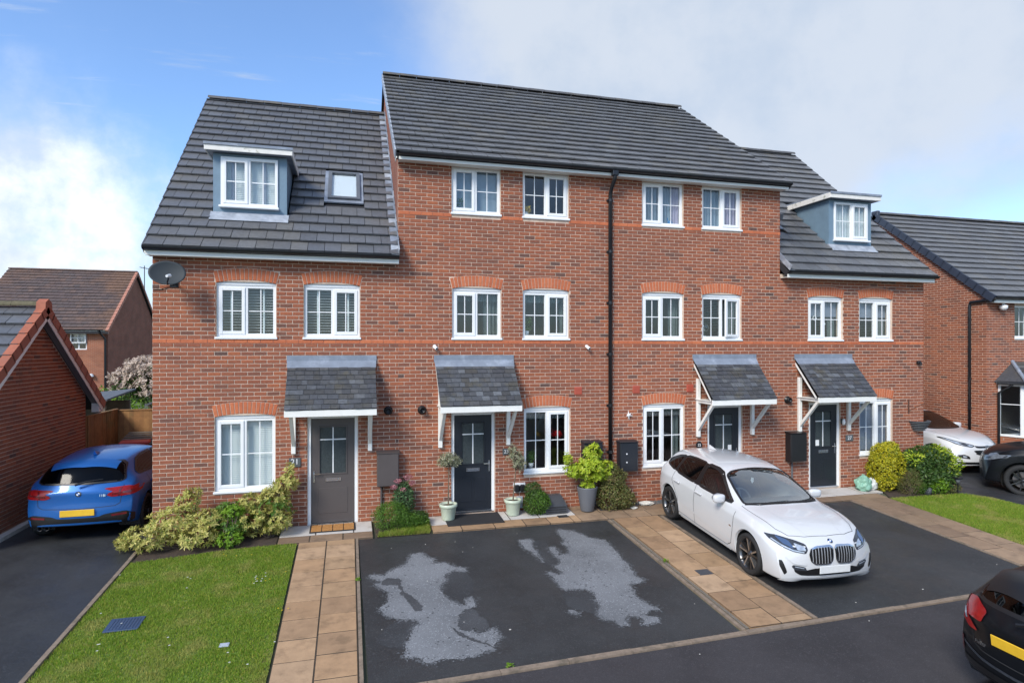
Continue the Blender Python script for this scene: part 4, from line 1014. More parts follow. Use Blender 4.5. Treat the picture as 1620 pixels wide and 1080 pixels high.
# ---------------------------------------------------------------- lawns
mat('lawn_soil', (.13, .20, .035), .95, var=.4, vscale=4, bump=.8, bscale=40, dirt=((.28, .25, .09), .5, .68, .7), dscale=1.6)
def grass_mat():
    m = mat('grass', (0.108, 0.215, 0.023), .7, spec=.25, ramp=[(0, (0.152, 0.253, 0.025)), (.25, (0.242, 0.368, 0.037)), (.5, (0.179, 0.300, 0.028)), (.72, (0.322, 0.422, 0.053)), (.86, (0.485, 0.415, 0.098)), (.93, (0.233, 0.346, 0.034)), (1, (0.152, 0.253, 0.025))], trans=.4, dirt=((.44, .40, .13), .50, .66, .7), dscale=1.7)
grass_mat()
def grass(name, poly, dens, seed, hmin=.018, hmax=.045, hole=None, lab=None):
    rnd = random.Random(seed); xs = [p[0] for p in poly]; ys = [p[1] for p in poly]
    n = int((max(xs) - min(xs)) * (max(ys) - min(ys)) * dens); V = []; F = []
    for _ in range(n):
        x, y = rnd.uniform(min(xs), max(xs)), rnd.uniform(min(ys), max(ys))
        if not inpoly(x, y, poly) or (hole and hole(x, y)): continue
        k = noise.noise((x * 1.3, y * 1.3, seed)); t = noise.noise((x * 4.1, y * 4.1, seed + 5))
        h = rnd.uniform(hmin, hmax) * (1 + .45 * k + .35 * t); a = rnd.uniform(0, 6.283); w = rnd.uniform(.003, .0065); l = h * rnd.uniform(.2, .9); b = rnd.uniform(0, 6.283)
        z = zg(y) - drop(x); dx, dy = math.cos(a) * w, math.sin(a) * w; i = len(V)
        V += [(x - dx, y - dy, z), (x + dx, y + dy, z), (x + math.cos(b) * l, y + math.sin(b) * l, z + h)]; F.append((i, i + 1, i + 2))
    mb = MB(); mb.v = V; mb.f = F; mb.mi = [0] * len(F); o = stuff(mb.build(name, 'grass')); tag(o, lab, 'grass')
    return o
LAWN1 = [(-3.39, yroad(-3.4) + .1), (-.89, yroad(-.9) + .1), (-.89, 11.29), (-1.24, 11.31), (-1.9, 11.28), (-2.7, 11.12), (-3.39, 11.0)]
LAWN2 = [(11.93, yroad(12) + .1), (14.8, yroad(14.8) + .1), (14.86, 9.9), (14.5, 10.8), (13.95, 11.18), (13.0, 11.2), (12.2, 11.22), (11.93, 11.25)]
LAWN3 = [(.46, 11.30), (1.46, 11.30), (1.46, 12.1), (.46, 12.1)]
struct(sheet('lawn', LAWN1, 'lawn_soil', -.006)); struct(sheet('lawn', LAWN2, 'lawn_soil', -.006)); struct(sheet('flower_bed', LAWN3, 'earth', -.002))
struct(sheet('flower_bed', [(-3.39, 11.0), (-2.7, 11.12), (-1.9, 11.28), (-1.24, 11.31), (-1.24, 12.17), (-3.39, 12.17)], 'earth', -.003))
struct(sheet('flower_bed', [(11.96, 11.26), (12.2, 11.22), (13.0, 11.2), (13.95, 11.18), (13.9, 12.17), (12.17, 12.17), (12.17, 11.6)], 'earth', -.003))
mh = lambda x, y: -3.0 < x < -2.62 and 8.72 < y < 9.05 and True
grass('lawn_grass', LAWN1, 9000, 1, .014, .036, hole=mh, lab='short patchy green grass of the left front lawn')
grass('lawn_grass', LAWN2, 7000, 2, .018, .042, lab='short green grass of the lawn beside the right hand drive')
grass('bed_grass', [(.50, 11.31), (1.44, 11.31), (1.46, 11.75), (1.05, 11.5), (.55, 11.45)], 16000, 3, .05, .11, lab='longer grass tuft edging the small bed by the drive')
mat('soffit_grey', (.20, .19, .185), .7, var=.1)
mat('ridge_moss', (.12, .105, .06), .85, var=.35, vscale=8)
mat('fence_wood', (.33, .155, .055), .75, var=.3, vscale=6, bump=.3, bscale=40, ramp=[(0, (.235, .115, .042)), (.3, (.31, .15, .052)), (.6, (.25, .125, .045)), (.85, (.345, .175, .062)), (1, (.235, .115, .042))], dirt=((.13, .13, .05), .5, .68, .7), dscale=1.1)
mat('weathered_wood', (.17, .145, .115), .85, var=.3, vscale=8, bump=.3, bscale=40)
mat('red_plastic', (.55, .045, .02), .4, var=.1)
mat('felt', (.10, .115, .135), .8, var=.25, vscale=5)
mat('brown_ridge', (.13, .085, .07), .8, var=.2)
mat('terracotta_pale', (.44, .20, .14), .75, var=.2, vscale=6)
mat('far_roof', (.085, .075, .075), .7, var=.25, vscale=1.5)
mat('verge_blue', (.035, .045, .07), .45, var=.2)
mat('blue_plastic', (.03, .06, .25), .4)
# ---------------------------------------------------------------- garage on the left (gable wall faces the drive)
def garage():
    X = -5.98; Yc, hw = 14.08, 2.33; ze = 2.35; m = .74; XL = -13.0
    g = thing('garage', 'brick garage with terracotta gable edge tiles beside the left drive', 'garage', (-9.5, Yc, 0))
    zt = ze + hw * m - .02
    body = MB(); body.prism([(Yc - hw, -.06), (Yc - hw, ze), (Yc, zt), (Yc + hw, ze), (Yc + hw, -.06)], XL, X - .0075, axis='x'); wall = body.build('wall', 'mortar', g)
    lim = lambda z: (Yc - hw, Yc + hw) if z < ze else (Yc - (zt - z) / m + .02, Yc + (zt - z) / m - .02)
    P = lambda u, z, d: (X - d, u, z)
    Rm = Matrix.Rotation(R(90), 4, 'Z')
    lay(wall, Yc - hw, Yc + hw, 0, zt, P, lambda u, z, j: Matrix.Translation((X - j, u, z)) @ Rm, (), lim, (), seed=31)
    zr = 4.26; ye = 2.95
    r = MB(); ov = .20
    for sg in (-1, 1):
        e = Yc + sg * ye; zz = zr - ye * m
        r.hexa([(XL, Yc, zr - .14), (X + ov - .03, Yc, zr - .14), (X + ov - .03, e, zz - .14), (XL, e, zz - .14)], [(XL, Yc, zr - .03), (X + ov - .03, Yc, zr - .03), (X + ov - .03, e, zz - .03), (XL, e, zz - .03)])
    roof = r.build('roof', 'tile_side', g)
    a = math.atan(m); v = Vector((0, math.cos(a), math.sin(a))); n = Vector((0, -math.sin(a), math.cos(a)))
    tiled_slope(roof, XL, X + ov - .03, Vector((0, Yc - ye, zr - ye * m - .02)), v, n, ye / math.cos(a), me=TILE, seed=33, nmax=120)
    # terracotta dry-verge pieces down both edges, with the ridge end cap
    Ls = ye / math.cos(a); k = int(Ls / .335) + 1
    for sg in (-1, 1):
        for i in range(k):
            s0, s1 = i * .335, min((i + 1) * .335 + .03, Ls); c = MB()
            Q = lambda x, s, h: (x, Yc + sg * (ye - s * math.cos(a)) + sg * h * math.sin(a), zr - ye * m + s * math.sin(a) + h * math.cos(a))
            x0, x1 = X + ov - .14, X + ov
            c.hexa([Q(x0, s0, .03), Q(x1, s0, .03), Q(x1, s1, .01), Q(x0, s1, .01)], [Q(x0, s0, .05), Q(x1, s0, .05), Q(x1, s1, .03), Q(x0, s1, .03)])
            c.hexa([Q(x1 - .012, s0, -.13), Q(x1 + .004, s0, -.13), Q(x1 + .004, s1, -.15), Q(x1 - .012, s1, -.15)], [Q(x1 - .012, s0, .051), Q(x1 + .004, s0, .051), Q(x1 + .004, s1, .031), Q(x1 - .012, s1, .031)])
            c.build('verge_tile', 'terracotta', roof)
    ridge_row(roof, XL, X + ov - .14, Yc, zr + .05, 'ridge_moss')
    cp = MB(); cp.prism([(Yc - .15, zr - .10), (Yc - .13, zr + .07), (Yc, zr + .14), (Yc + .13, zr + .07), (Yc + .15, zr - .10), (Yc, zr - .02)], X + ov - .15, X + ov + .012, axis='x'); cp.build('ridge_end', 'terracotta', roof)
    for sg in (-1, 1):
        Q = lambda x, s, h: (x, Yc + sg * (ye - s * math.cos(a)) + sg * h * math.sin(a), zr - ye * m + s * math.sin(a) + h * math.cos(a))
        s = MB(); s.hexa([Q(X + .01, .05, -.165), Q(X + ov - .03, .05, -.165), Q(X + ov - .03, Ls + .06, -.165), Q(X + .01, Ls + .06, -.165)], [Q(X + .01, .05, -.15), Q(X + ov - .03, .05, -.15), Q(X + ov - .03, Ls + .05, -.15), Q(X + .01, Ls + .05, -.15)]); s.build('soffit', 'soffit_grey', roof)
        b = MB(); b.hexa([Q(X + ov - .029, .02, -.23), Q(X + ov - .012, .02, -.23), Q(X + ov - .012, Ls, -.23), Q(X + ov - .029, Ls, -.23)], [Q(X + ov - .029, .02, -.04), Q(X + ov - .012, .02, -.04), Q(X + ov - .012, Ls, -.04), Q(X + ov - .029, Ls, -.04)]); b.build('barge_board', 'white_timber', roof)
        yy = Yc + sg * (ye - .32)
        eb = MB(); y0, y1 = sorted((yy, yy + sg * .27)); eb.cbox(X + .008, X + ov - .03, y0, y1, zr - ye * m - .18, zr - ye * m + .03, .004); eb.build('eaves_box', 'white_timber', roof)
garage()
# ---------------------------------------------------------------- fence behind the drive
def fence(name, label, a, b, h):
    a, b = Vector(a), Vector(b); t = (b - a).normalized(); n = max(1, int((b - a).length / .115)); o = thing(name, label, 'fence', (a.x, a.y, zg(12.5)), math.atan2(t.y, t.x), group='wooden fences behind the drive', world=False)
    L = (b - a).length; w = L / n; mb = MB(); mb.cbox(0, w + .012, -.012, .006, .04, h, .003); me = mb.mesh('fence_board', 'fence_wood'); rnd = random.Random(4)
    for i in range(n): place('fence_board', me, o, Matrix.Translation((i * w, rnd.uniform(-.006, .004), 0)) @ Matrix.Rotation(.05, 4, 'Z'))
    for z in (.35, h - .25): MB().box(0, L, .008, .05, z - .035, z + .035).build('rail', 'fence_wood', o)
    MB().cbox(-.01, L + .01, -.03, .035, h, h + .035, .005).build('capping_rail', 'fence_wood', o)
    for x in (0, L): MB().box(x - .04, x + .04, .01, .09, -.05, h + .02).build('post', 'fence_wood', o)
fence('wooden_fence', 'brown board fence panel running back from the garage corner', (-5.95, 16.45), (-5.90, 18.18), 1.75)
fence('wooden_fence', 'brown board fence panel across the end of the left drive', (-5.86, 18.2), (-3.2, 18.2), 1.72)
def log_store():
    o = thing('wooden_storage_box', 'low wooden box with slatted lid against the end fence', 'storage box', (-4.9, 17.5, .056), 0, world=False)
    for i in range(6):
        y = -.45 + i * .16; z = .98 + i * .035
        MB().cbox(-.65, 1.2, y, y + .15, z, z + .025, .004).build('lid_slat', 'weathered_wood', o)
    for i in range(5): MB().cbox(-.62, 1.18, -.42, -.40, .12 + i * .17, .27 + i * .17, .004).build('front_board', 'fence_wood', o)
    for x in (-.62, 1.14): MB().cbox(x, x + .05, -.40, .45, 0, .97, .004).build('side', 'fence_wood', o)
log_store()
b = thing('wheelie_bin', 'dark bin partly hidden behind the house corner and the blue car', 'bin', (-3.98, 16.5, .056), 0, world=False)
MB().hexa([(-.22, -.25, 0), (.22, -.25, 0), (.22, .25, 0), (-.22, .25, 0)], [(-.29, -.33, .98), (.29, -.33, .98), (.29, .33, .98), (-.29, .33, .98)]).build('body', 'black_plastic', b)
MB().hexa([(-.31, -.36, .98), (.31, -.36, .98), (.31, .36, .98), (-.31, .36, .98)], [(-.27, -.3, 1.06), (.27, -.3, 1.06), (.27, .3, 1.09), (-.27, .3, 1.09)]).build('lid', 'black_plastic', b)
t = thing('plastic_toy_slide', 'red and blue plastic toy showing above the roof of the blue car', 'toy', (-5.2, 17.2, .056), R(8), world=False)
MB().hexa([(-.2, -.2, 0), (.2, -.2, 0), (.2, .2, 0), (-.2, .2, 0)], [(-.14, -.14, .95), (.14, -.14, .95), (.14, .14, .95), (-.14, .14, .95)]).build('stand', 'blue_plastic', t)
MB().cbox(-.32, .36, -.2, .2, .95, 1.06, .03).build('seat', 'red_plastic', t)
MB().cbox(-.75, -.33, -.16, .16, .86, .97, .03).build('step', 'red_plastic', t)
# sheds and covers beyond the fence
s = thing('garden_shed', 'grey felt roofed shed just beyond the end fence', 'shed', (-4.6, 21.5, .0), 0, world=False)
MB().box(-1.0, 1.5, -.9, .9, 0, 1.75).build('wall', 'weathered_wood', s)
MB().hexa([(-1.3, -1.1, 1.70), (0.35, -1.1, 2.30), (.35, 1.1, 2.30), (-1.3, 1.1, 1.70)], [(-1.3, -1.1, 1.75), (.35, -1.1, 2.35), (.35, 1.1, 2.35), (-1.3, 1.1, 1.75)]).build('roof', 'felt', s)
MB().hexa([(.35, -1.1, 2.30), (1.8, -1.1, 1.8), (1.8, 1.1, 1.8), (.35, 1.1, 2.30)], [(.35, -1.1, 2.35), (1.8, -1.1, 1.85), (1.8, 1.1, 1.85), (.35, 1.1, 2.35)]).build('roof', 'felt', s)
s = thing('lean_to_shelter', 'low shelter with blue grey sheet roof behind the garage corner', 'shelter', (-7.3, 20.6, 0), 0, world=False)
MB().hexa([(-1.6, -1.2, 1.75), (.75, -1.2, 1.95), (.75, 1.2, 2.1), (-1.6, 1.2, 1.9)], [(-1.6, -1.2, 1.8), (.75, -1.2, 2.0), (.75, 1.2, 2.15), (-1.6, 1.2, 1.95)]).build('roof', 'felt', s)
for x in (-1.4, .6):
    for y in (-1, 1): MB().box(x - .05, x + .05, y - .05, y + .05, 0, 1.8).build('post', 'weathered_wood', s)
MB().box(-1.35, .55, 1.06, 1.1, 0, 1.8).build('back_panel', 'weathered_wood', s)
# ---------------------------------------------------------------- house far behind on the left
def far_house():
    Y = 42.2; X1 = -14.2; X0 = -21.6; dp = 10.0; ze, zr = 4.75, 8.60
    h = thing('detached_house', 'far brick house with brown tiled roof and terracotta gable edge', 'house', (X1 - 4, Y, 0))
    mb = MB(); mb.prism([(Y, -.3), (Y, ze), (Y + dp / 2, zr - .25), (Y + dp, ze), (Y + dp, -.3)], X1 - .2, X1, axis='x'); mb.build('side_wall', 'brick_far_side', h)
    wx0, wx1, wz0, wz1 = -16.2, -15.32, 3.34, 4.36
    mb = MB()
    for (a, b, c, d) in ((X0, wx0, -.3, ze), (wx1, X1 - .201, -.3, ze), (wx0, wx1, -.3, wz0), (wx0, wx1, wz1, ze)): mb.box(a, b, Y + .003, Y + .2, c, d)
    mb.build('front_wall', 'brick_far_front', h)
    fr = MB(); ring(fr, wx0, wx1, wz0, wz1, Y + .06, Y + .13, .07); fr.box(wx0, wx1, Y + .062, Y + .13, wz0 + .36, wz0 + .42); fr.box((wx0 + wx1) / 2 - .03, (wx0 + wx1) / 2 + .03, Y + .064, Y + .13, wz0, wz0 + .36); w = fr.build('window', 'upvc', h)
    tp = MB(); ring(tp, wx0 + .03, wx1 - .03, wz0 + .40, wz1 - .03, Y - .08, Y + .03, .06); tp.box((wx0 + wx1) / 2 - .015, (wx0 + wx1) / 2 + .015, Y - .08, Y - .04, wz0 + .44, wz1 - .05); tp.box(wx0 + .05, wx1 - .05, Y - .081, Y - .041, wz0 + .70, wz0 + .73); ts = tp.build('sash', 'upvc', w)
    g = MB(); g.box(wx0 + .06, wx1 - .06, Y + .08, Y + .09, wz0 + .05, wz1 - .05); g.build('pane', 'glazing', w)
    c = MB(); c.box(wx0, wx1, Y + .3, Y + .32, wz0 + .4, wz1); c.build('blind', 'curtain_white', w)
    c = MB(); c.box(wx0 - .5, wx1 + .5, Y + 1.0, Y + 1.1, wz0 - .5, wz1 + .3); c.build('room_wall', 'interior_dark', w)
    a = math.atan((zr - ze) / (dp / 2)); v = Vector((0, math.cos(a), math.sin(a))); n = Vector((0, -math.sin(a), math.cos(a)))
    d = MB(); d.prism([(Y - .4, ze - .45), (Y + dp / 2, zr - .2), (Y + dp + .4, ze - .5), (Y + dp + .4, ze - .33), (Y + dp / 2, zr - .06), (Y - .4, ze - .33)], X0, X1 + .12, axis='x'); rf = d.build('roof', 'tile_side', h)
    tiled_slope(rf, X0, X1 + .1, Vector((0, Y - .42, ze - .28)), v, n, (dp / 2 + .42) / math.cos(a), me=TILEB, seed=5, nmax=0, W=.33, G=.34, m='brown_tile', jit=.6)
    ridge_row(rf, X0, X1 + .1, Y + dp / 2, zr + .10, 'brown_ridge')
    Ls = (dp / 2 + .42) / math.cos(a); k = int(Ls / .34)
    for sg in (-1, 1):
        for i in range(k + 1):
            Q = lambda s, hh: (Y + dp / 2 + sg * ((dp / 2 + .42) - s * math.cos(a)) + sg * hh * math.sin(a), ze - .28 + s * math.sin(a) + hh * math.cos(a))
            s0, s1 = i * .34, min((i + 1) * .34 + .04, Ls); c = MB(); x0, x1 = X1 + .0, X1 + .16
            c.hexa([(x0, *Q(s0, -.12)), (x1, *Q(s0, -.12)), (x1, *Q(s1, -.14)), (x0, *Q(s1, -.14))], [(x0, *Q(s0, .07)), (x1, *Q(s0, .07)), (x1, *Q(s1, .04)), (x0, *Q(s1, .04))]); c.build('verge_tile', 'terracotta_pale', rf)
    f = MB(); f.box(X0, X1 + .05, Y - .36, Y - .33, ze - .42, ze - .2); f.box(X0, X1 + .05, Y - .33, Y, ze - .42, ze - .40); f.build('fascia', 'fascia', h)
    gutter(h, X0, X1 - .1, Y - .43, ze - .2, False)
    p = MB(); p.tube([(X1 - .35, Y - .43, ze - .25), (X1 - .3, Y - .4, ze - .4), (X1 - .12, Y - .1, ze - .75), (X1 - .12, Y - .08, 0)], .06, 8); p.build('downpipe', 'gutter', h)
    l = MB(); l.lathe([(0, .18), (.1, .16), (.16, 0), (0, 0)], 12, Matrix.Translation((-15.05, Y - .12, 1.72))); l.build('outside_lamp', 'upvc', h)
far_house()
t = thing('tv_aerial', 'thin rooftop aerial on the far brown roof', 'aerial', (-13.75, 47.5, 0), 0, world=False)
m = MB(); m.tube([(0, 0, 7.4), (0, 0, 9.15)], .03, 6); m.build('mast', 'dark_metal', t)
m = MB(); m.tube([(-.3, 0, 9.05), (.6, .2, 8.9)], .02, 6)
for i in range(6): m.tube([(-.25 + i * .15, -.2 + i * .03, 9.03 - i * .025), (-.25 + i * .15, .25 + i * .03, 9.03 - i * .025)], .012, 5)
m.build('antenna', 'dark_metal', t)
def back_house(x, y, w, d, ze, zr, label, hip=True):
    h = thing('detached_house', label, 'house', (x, y, 0)); x0, x1 = x - w / 2, x + w / 2
    MB().box(x0, x1, y, y + d, -.3, ze).build('wall', 'brick_far_front', h)
    m = MB(); o = .35; r0, r1 = (x0 + d / 2, x1 - d / 2) if hip else (x0 - .1, x1 + .1)
    vs = [(x0 - o, y - o, ze), (x1 + o, y - o, ze), (x1 + o, y + d + o, ze), (x0 - o, y + d + o, ze), (r0, y + d / 2, zr), (r1, y + d / 2, zr)]
    m.add(vs, [(0, 1, 5, 4), (1, 2, 5), (2, 3, 4, 5), (3, 0, 4), (3, 2, 1, 0)]); m.build('roof', 'far_roof', h)
    MB().box(x0 - .4, x1 + .4, y - .42, y - .36, ze - .15, ze + .06).build('fascia', 'fascia', h)
back_house(-25.6, 39.5, 8.5, 8, 4.9, 9.0, 'far house with dark grey roof at the left edge of the view')
back_house(-13.2, 60, 6, 8, 4.9, 7.9, 'dark roofed far house glimpsed beside the left house corner', False)
# ---------------------------------------------------------------- neighbour on the right
def neighbour():
    X = 18.4; Y = 13.96; dp = 7.92; X1 = 30.0; ze = 4.93; zr = 8.20; Yr = Y + dp / 2
    h = thing('detached_house', 'right neighbouring brick house with bay window and long side wall', 'house', (X + 4, Y, 0))
    m = MB(); m.prism([(Y + .0085, -.3), (Y + .0085, ze), (Yr, zr - .22), (Y + dp, ze), (Y + dp, -.3)], X + .0075, X + .22, axis='x'); sw = m.build('side_wall', 'mortar', h)
    mm = (zr - .22 - ze) / (dp / 2)
    lim = lambda z: (Y, Y + dp) if z < ze else (Y + (z - ze) / mm + .02, Y + dp - (z - ze) / mm - .02)
    P = lambda u, z, d: (X + d, u, z)
    # u runs against the view so that brick faces look towards -x
    Rm = Matrix.Rotation(R(-90), 4, 'Z')
    lay(sw, Y, Y + dp, -.15, zr - .2, P, lambda u, z, j: Matrix.Translation((X + j, u + .215, z)) @ Rm, (), lim, (), seed=41, phase=.1)
    # front wall, bay and upper window
    wx0, wx1, wz0, wz1 = 19.52, 20.55, 3.70, 4.72
    bx0, bx1, bz0, bz1 = 18.85, 21.3, .55, 2.45
    w = MB(); ym = Y + .0075
    us = sorted({X + .012, X1, wx0, wx1, bx0, bx1}); zs = sorted({-.3, ze, wz0, wz1, bz0, bz1})
    for a, b in zip(us, us[1:]):
        for c, d in zip(zs, zs[1:]):
            mx, mz = (a + b) / 2, (c + d) / 2
            if (wx0 < mx < wx1 and wz0 < mz < wz1) or (bx0 < mx < bx1 and bz0 < mz < bz1): continue
            w.box(a, b, ym, ym + .2, c, d)
    fw = w.build('front_wall', 'mortar', h)
    lay(fw, X, X + 3.6, -.15, ze, lambda u, z, d: (u, Y + d, z), lambda u, z, j: Matrix.Translation((u, Y + j, z)), [rect_op(wx0, wx1, wz0, wz1), rect_op(bx0, bx1, bz0, bz1)], None, (), nmax=40, seed=42)
    window(h, (wx0 + wx1) / 2, wz0 + .04, wz1, 1.02, yf=Y + .05, opener='R', inside=in_curt_r('curtain_white', None, .7))
    # bay: white frames with a hipped tiled top
    by = Y - .55
    base = MB(); base.prism([(bx0, Y - .001), (bx0 + .22, by), (bx1 - .22, by), (bx1, Y - .001)], -.15, .80, axis='z'); bay = base.build('bay_window', 'brick_far_front', h)
    for (p, q) in (((bx0, Y), (bx0 + .22, by)), ((bx0 + .22, by), (bx0 + .75, by)), ((bx0 + .75, by), (bx1 - .22, by)), ((bx1 - .22, by), (bx1, Y))):
        p, q = Vector(p), Vector(q); L = (q - p).length; t = (q - p).normalized(); M = Matrix.Translation((p.x, p.y, 0)) @ Matrix.Rotation(math.atan2(t.y, t.x), 4, 'Z')
        f = MB(); ring(f, 0, L, .80, 2.36, -.02, .05, .06); f.box(.06, L - .06, -.015, .02, 1.75, 1.77); me = f.mesh('window_frame', 'upvc'); place('window_frame', me, bay, M)
        gm = MB().box(.055, L - .055, .01, .016, .86, 2.31).mesh('pane', 'glazing'); place('pane', gm, bay, M)
    c = MB(); c.box(bx0 + .25, bx1 - .25, by + .10, by + .11, 1.2, 2.34); c.build('roller_blind', 'net', bay)
    c = MB(); c.box(bx0 + .02, bx1, Y + .5, Y + .55, .3, 2.4); c.build('room_wall', 'interior_dark', bay)
    s = MB(); s.prism([(bx0 - .02, Y - .001), (bx0 + .2, by - .05), (bx1 - .2, by - .05), (bx1 + .02, Y - .001)], .802, .845, axis='z'); s.build('window_sill', 'upvc', bay)
    r = MB(); e = .16
    vs = [(bx0 - e, Y - .001, 2.42), (bx0 + .2 - e * .6, by - e, 2.42), (bx1 - .2 + e * .6, by - e, 2.42), (bx1 + e, Y - .001, 2.42), (bx0 + .55, Y - .001, 3.0), (bx1 - .55, Y - .001, 3.0)]
    r.add(vs, [(0, 1, 4), (1, 2, 5, 4), (2, 3, 5), (0, 3, 2, 1)]); r.build('bay_roof', 'slate', bay)
    for i in range(8):
        a, b = Vector(vs[0]) * .45 + Vector(vs[1]) * .55, Vector(vs[4]); p, q = Vector(vs[1]) + (b - Vector(vs[1])) * i / 8, Vector(vs[1]) + (b - Vector(vs[1])) * (i + 1.05) / 8
        MB().tube([p + Vector((0, -.01, .02)), q + Vector((0, -.01, .035))], .05, 8).build('hip_tile', 'lead', bay)
    for i in range(6):
        t0 = i / 6; a = Vector(vs[1]).lerp(Vector(vs[4]), t0); b = Vector(vs[2]).lerp(Vector(vs[5]), t0); a2 = Vector(vs[1]).lerp(Vector(vs[4]), t0 + .2); b2 = Vector(vs[2]).lerp(Vector(vs[5]), t0 + .2); up = Vector((0, -.02, .035))
        MB().hexa([a, b, b2, a2], [a + up, b + up, b2 + up * .3, a2 + up * .3]).build('slate_course', 'slate', bay)
    g = MB(); g.tube([(bx0 - e, Y - .1, 2.40), (bx0 + .2 - e * .6, by - e - .02, 2.40), (bx1, by - e - .02, 2.40)], .05, 8); g.tube([(bx0 - .02, by + .12, 2.36), (bx0 - .05, Y - .06, 2.1), (bx0 - .05, Y - .06, 0)], .035, 8); g.build('bay_gutter', 'gutter', bay)
    f = MB(); f.prism([(bx0 - .08, Y - .001), (bx0 + .14, by - .06), (bx1 - .14, by - .06), (bx1, Y - .001)], 2.365, 2.41, axis='z'); f.build('fascia', 'upvc', bay)
    roof = Roof(Y - .3, 4.95, Yr, zr + .08)
    rf = roof.build(h, X - .05, X1, (), 44, nmax=300)
    n = int(roof.L / .335) + 1
    for sg in (-1, 1):
        for i in range(n):
            Q = lambda s, hh: (Yr + sg * (roof.Yr - roof.Ye - s * roof.v.y) + sg * hh * roof.v.z, roof.Ze - .03 + s * roof.v.z + hh * roof.v.y)
            c = MB(); s0, s1 = i * .335, min((i + 1) * .335 + .02, roof.L); x0, x1 = X - .10, X - .045
            c.hexa([(x0, *Q(s0, -.16)), (x1, *Q(s0, -.16)), (x1, *Q(s1, -.18)), (x0, *Q(s1, -.18))], [(x0, *Q(s0, .06)), (x1, *Q(s0, .06)), (x1, *Q(s1, .04)), (x0, *Q(s1, .04))]); c.build('verge_unit', 'verge_blue', rf)
    MB().cbox(X - .09, X + .045, Yr - .14, Yr + .14, zr - .02, zr + .17, .02).build('ridge_end', 'verge_blue', rf)
    f = MB(); f.box(X - .02, X1, Y - .25, Y - .23, 4.77, 4.905); f.box(X - .02, X1, Y - .23, Y + .004, 4.78, 4.79); f.build('fascia', 'fascia', h)
    gt = gutter(h, X - .08, X1, Y - .31, 4.93)
    p = MB(); p.tube([(X - .06, Y - .31, 4.91), (X - .06, Y - .3, 4.87), (X - .06, Y + .45, 4.83), (X - .06, Y + .47, 4.74), (X - .06, Y + .47, .06)], .042, 10); dpp = p.build('downpipe', 'gutter', h, smooth=True)
    for z in (4.3, 3.4, 2.5, 1.6, .7): MB().tube([(X - .06, Y + .47, z - .03), (X - .06, Y + .47, z + .03)], .05, 10).build('pipe_clip', 'gutter', dpp)
    m = MB(); m.lathe([(0, -.10), (.07, -.09), (.11, -.03), (.11, .04), (.03, .07), (.03, .1), (0, .1)], 14, Matrix.Translation((X + .50, Y - .12, 4.66))); m.build('outside_lamp', 'upvc', h, smooth=True)
    m = MB(); m.box(X + .22, X1, Y + dp - .2, Y + dp, -.05, ze); m.box(X1 - .2, X1, Y + .2, Y + dp - .2, -.05, ze); m.box(X + .23, X1 - .2, Y + 2.5, Y + 2.6, 0, ze); m.build('back_wall', 'interior', h)
neighbour()
mat('white_paint', (.78, .79, .80), .45, var=.05)
mat('slate_plate', (.09, .10, .105), .5, var=.15)
mat('grey_plastic', (.12, .125, .135), .5, var=.1)
mat('dark_grey', (.05, .055, .065), .5, var=.15)
mat('pale_green_glaze', (.50, .56, .44), .35, var=.1, vscale=8, dirt=((.36, .36, .27), .55, .75, .6), dscale=6)
mat('coir', (.42, .20, .06), .95, var=.3, vscale=30, bump=.8, bscale=120)
mat('rubber', (.02, .02, .022), .8, var=.2)
mat('bark', (.15, .11, .075), .9, var=.3, vscale=20)
mat('twig', (.12, .085, .065), .9, var=.3, vscale=20)
mat('rust', (.10, .045, .03), .8, var=.3)
mat('grey_pale', (.40, .45, .52), .5, var=.1)
mat('blue_iron', (.035, .06, .12), .35, spec=.6, var=.2)
mat('stone_white', (.62, .60, .55), .8, var=.2, vscale=20)
mat('bag_green', (.30, .55, .42), .35, var=.25, vscale=14, bump=.6, bscale=18, trans=.2); mat('bag_white', (.70, .72, .70), .4, var=.12, vscale=10, bump=.5, bscale=18, trans=.15)
mat('dish_grey', (.030, .038, .044), .7, var=.1)
mat('planter_grey', (.115, .12, .135), .5, var=.08)
mat('toy_blue', (.01, .16, .38), .4)
glass('globe_glass', (.7, .8, .8), boost=2.2)
# ---------------------------------------------------------------- lettering
def text_mesh(name, s, size, m, depth=.002, align='CENTER'):
    cu = bpy.data.curves.new(name, 'FONT'); cu.body = s; cu.size = size; cu.align_x = align; cu.align_y = 'CENTER'; cu.extrude = depth
    o = bpy.data.objects.new(name, cu); C.objects.link(o); dg = bpy.context.evaluated_depsgraph_get(); me = bpy.data.meshes.new_from_object(o.evaluated_get(dg)); bpy.data.objects.remove(o)
    me.materials.clear(); me.materials.append(MATS[m]); me.name = name
    return me
FACE = Matrix.Rotation(R(90), 4, 'X')          # text standing up, facing -y
def plaque(x, z, w, h, txt, label, m='slate_plate', size=.1, oval=False, group='door number plaques'):
    t = thing('number_plaque', label, 'plaque', (x, D, z), 0, group, world=False)
    mb = MB()
    if oval: mb.prism([(math.cos(a) * w / 2, math.sin(a) * h / 2) for a in [2 * math.pi * i / 24 for i in range(24)]][::-1], -.02, -.004)
    else: mb.cbox(-w / 2, w / 2, -.02, -.004, -h / 2, h / 2, .004)
    mb.build('plate', m, t)
    for s, sz, dz in txt: place('number', text_mesh('number', s, sz, 'white_paint'), t, Matrix.Translation((0, -.022, dz)) @ FACE)
plaque(-.994, 1.272, .21, .175, [('21', .15, .01)], 'grey slate plaque numbered 21 left of the grey-brown door')
plaque(3.119, 1.297, .15, .135, [('23', .10, 0)], 'small grey plaque behind the lollipop tree right of its door')
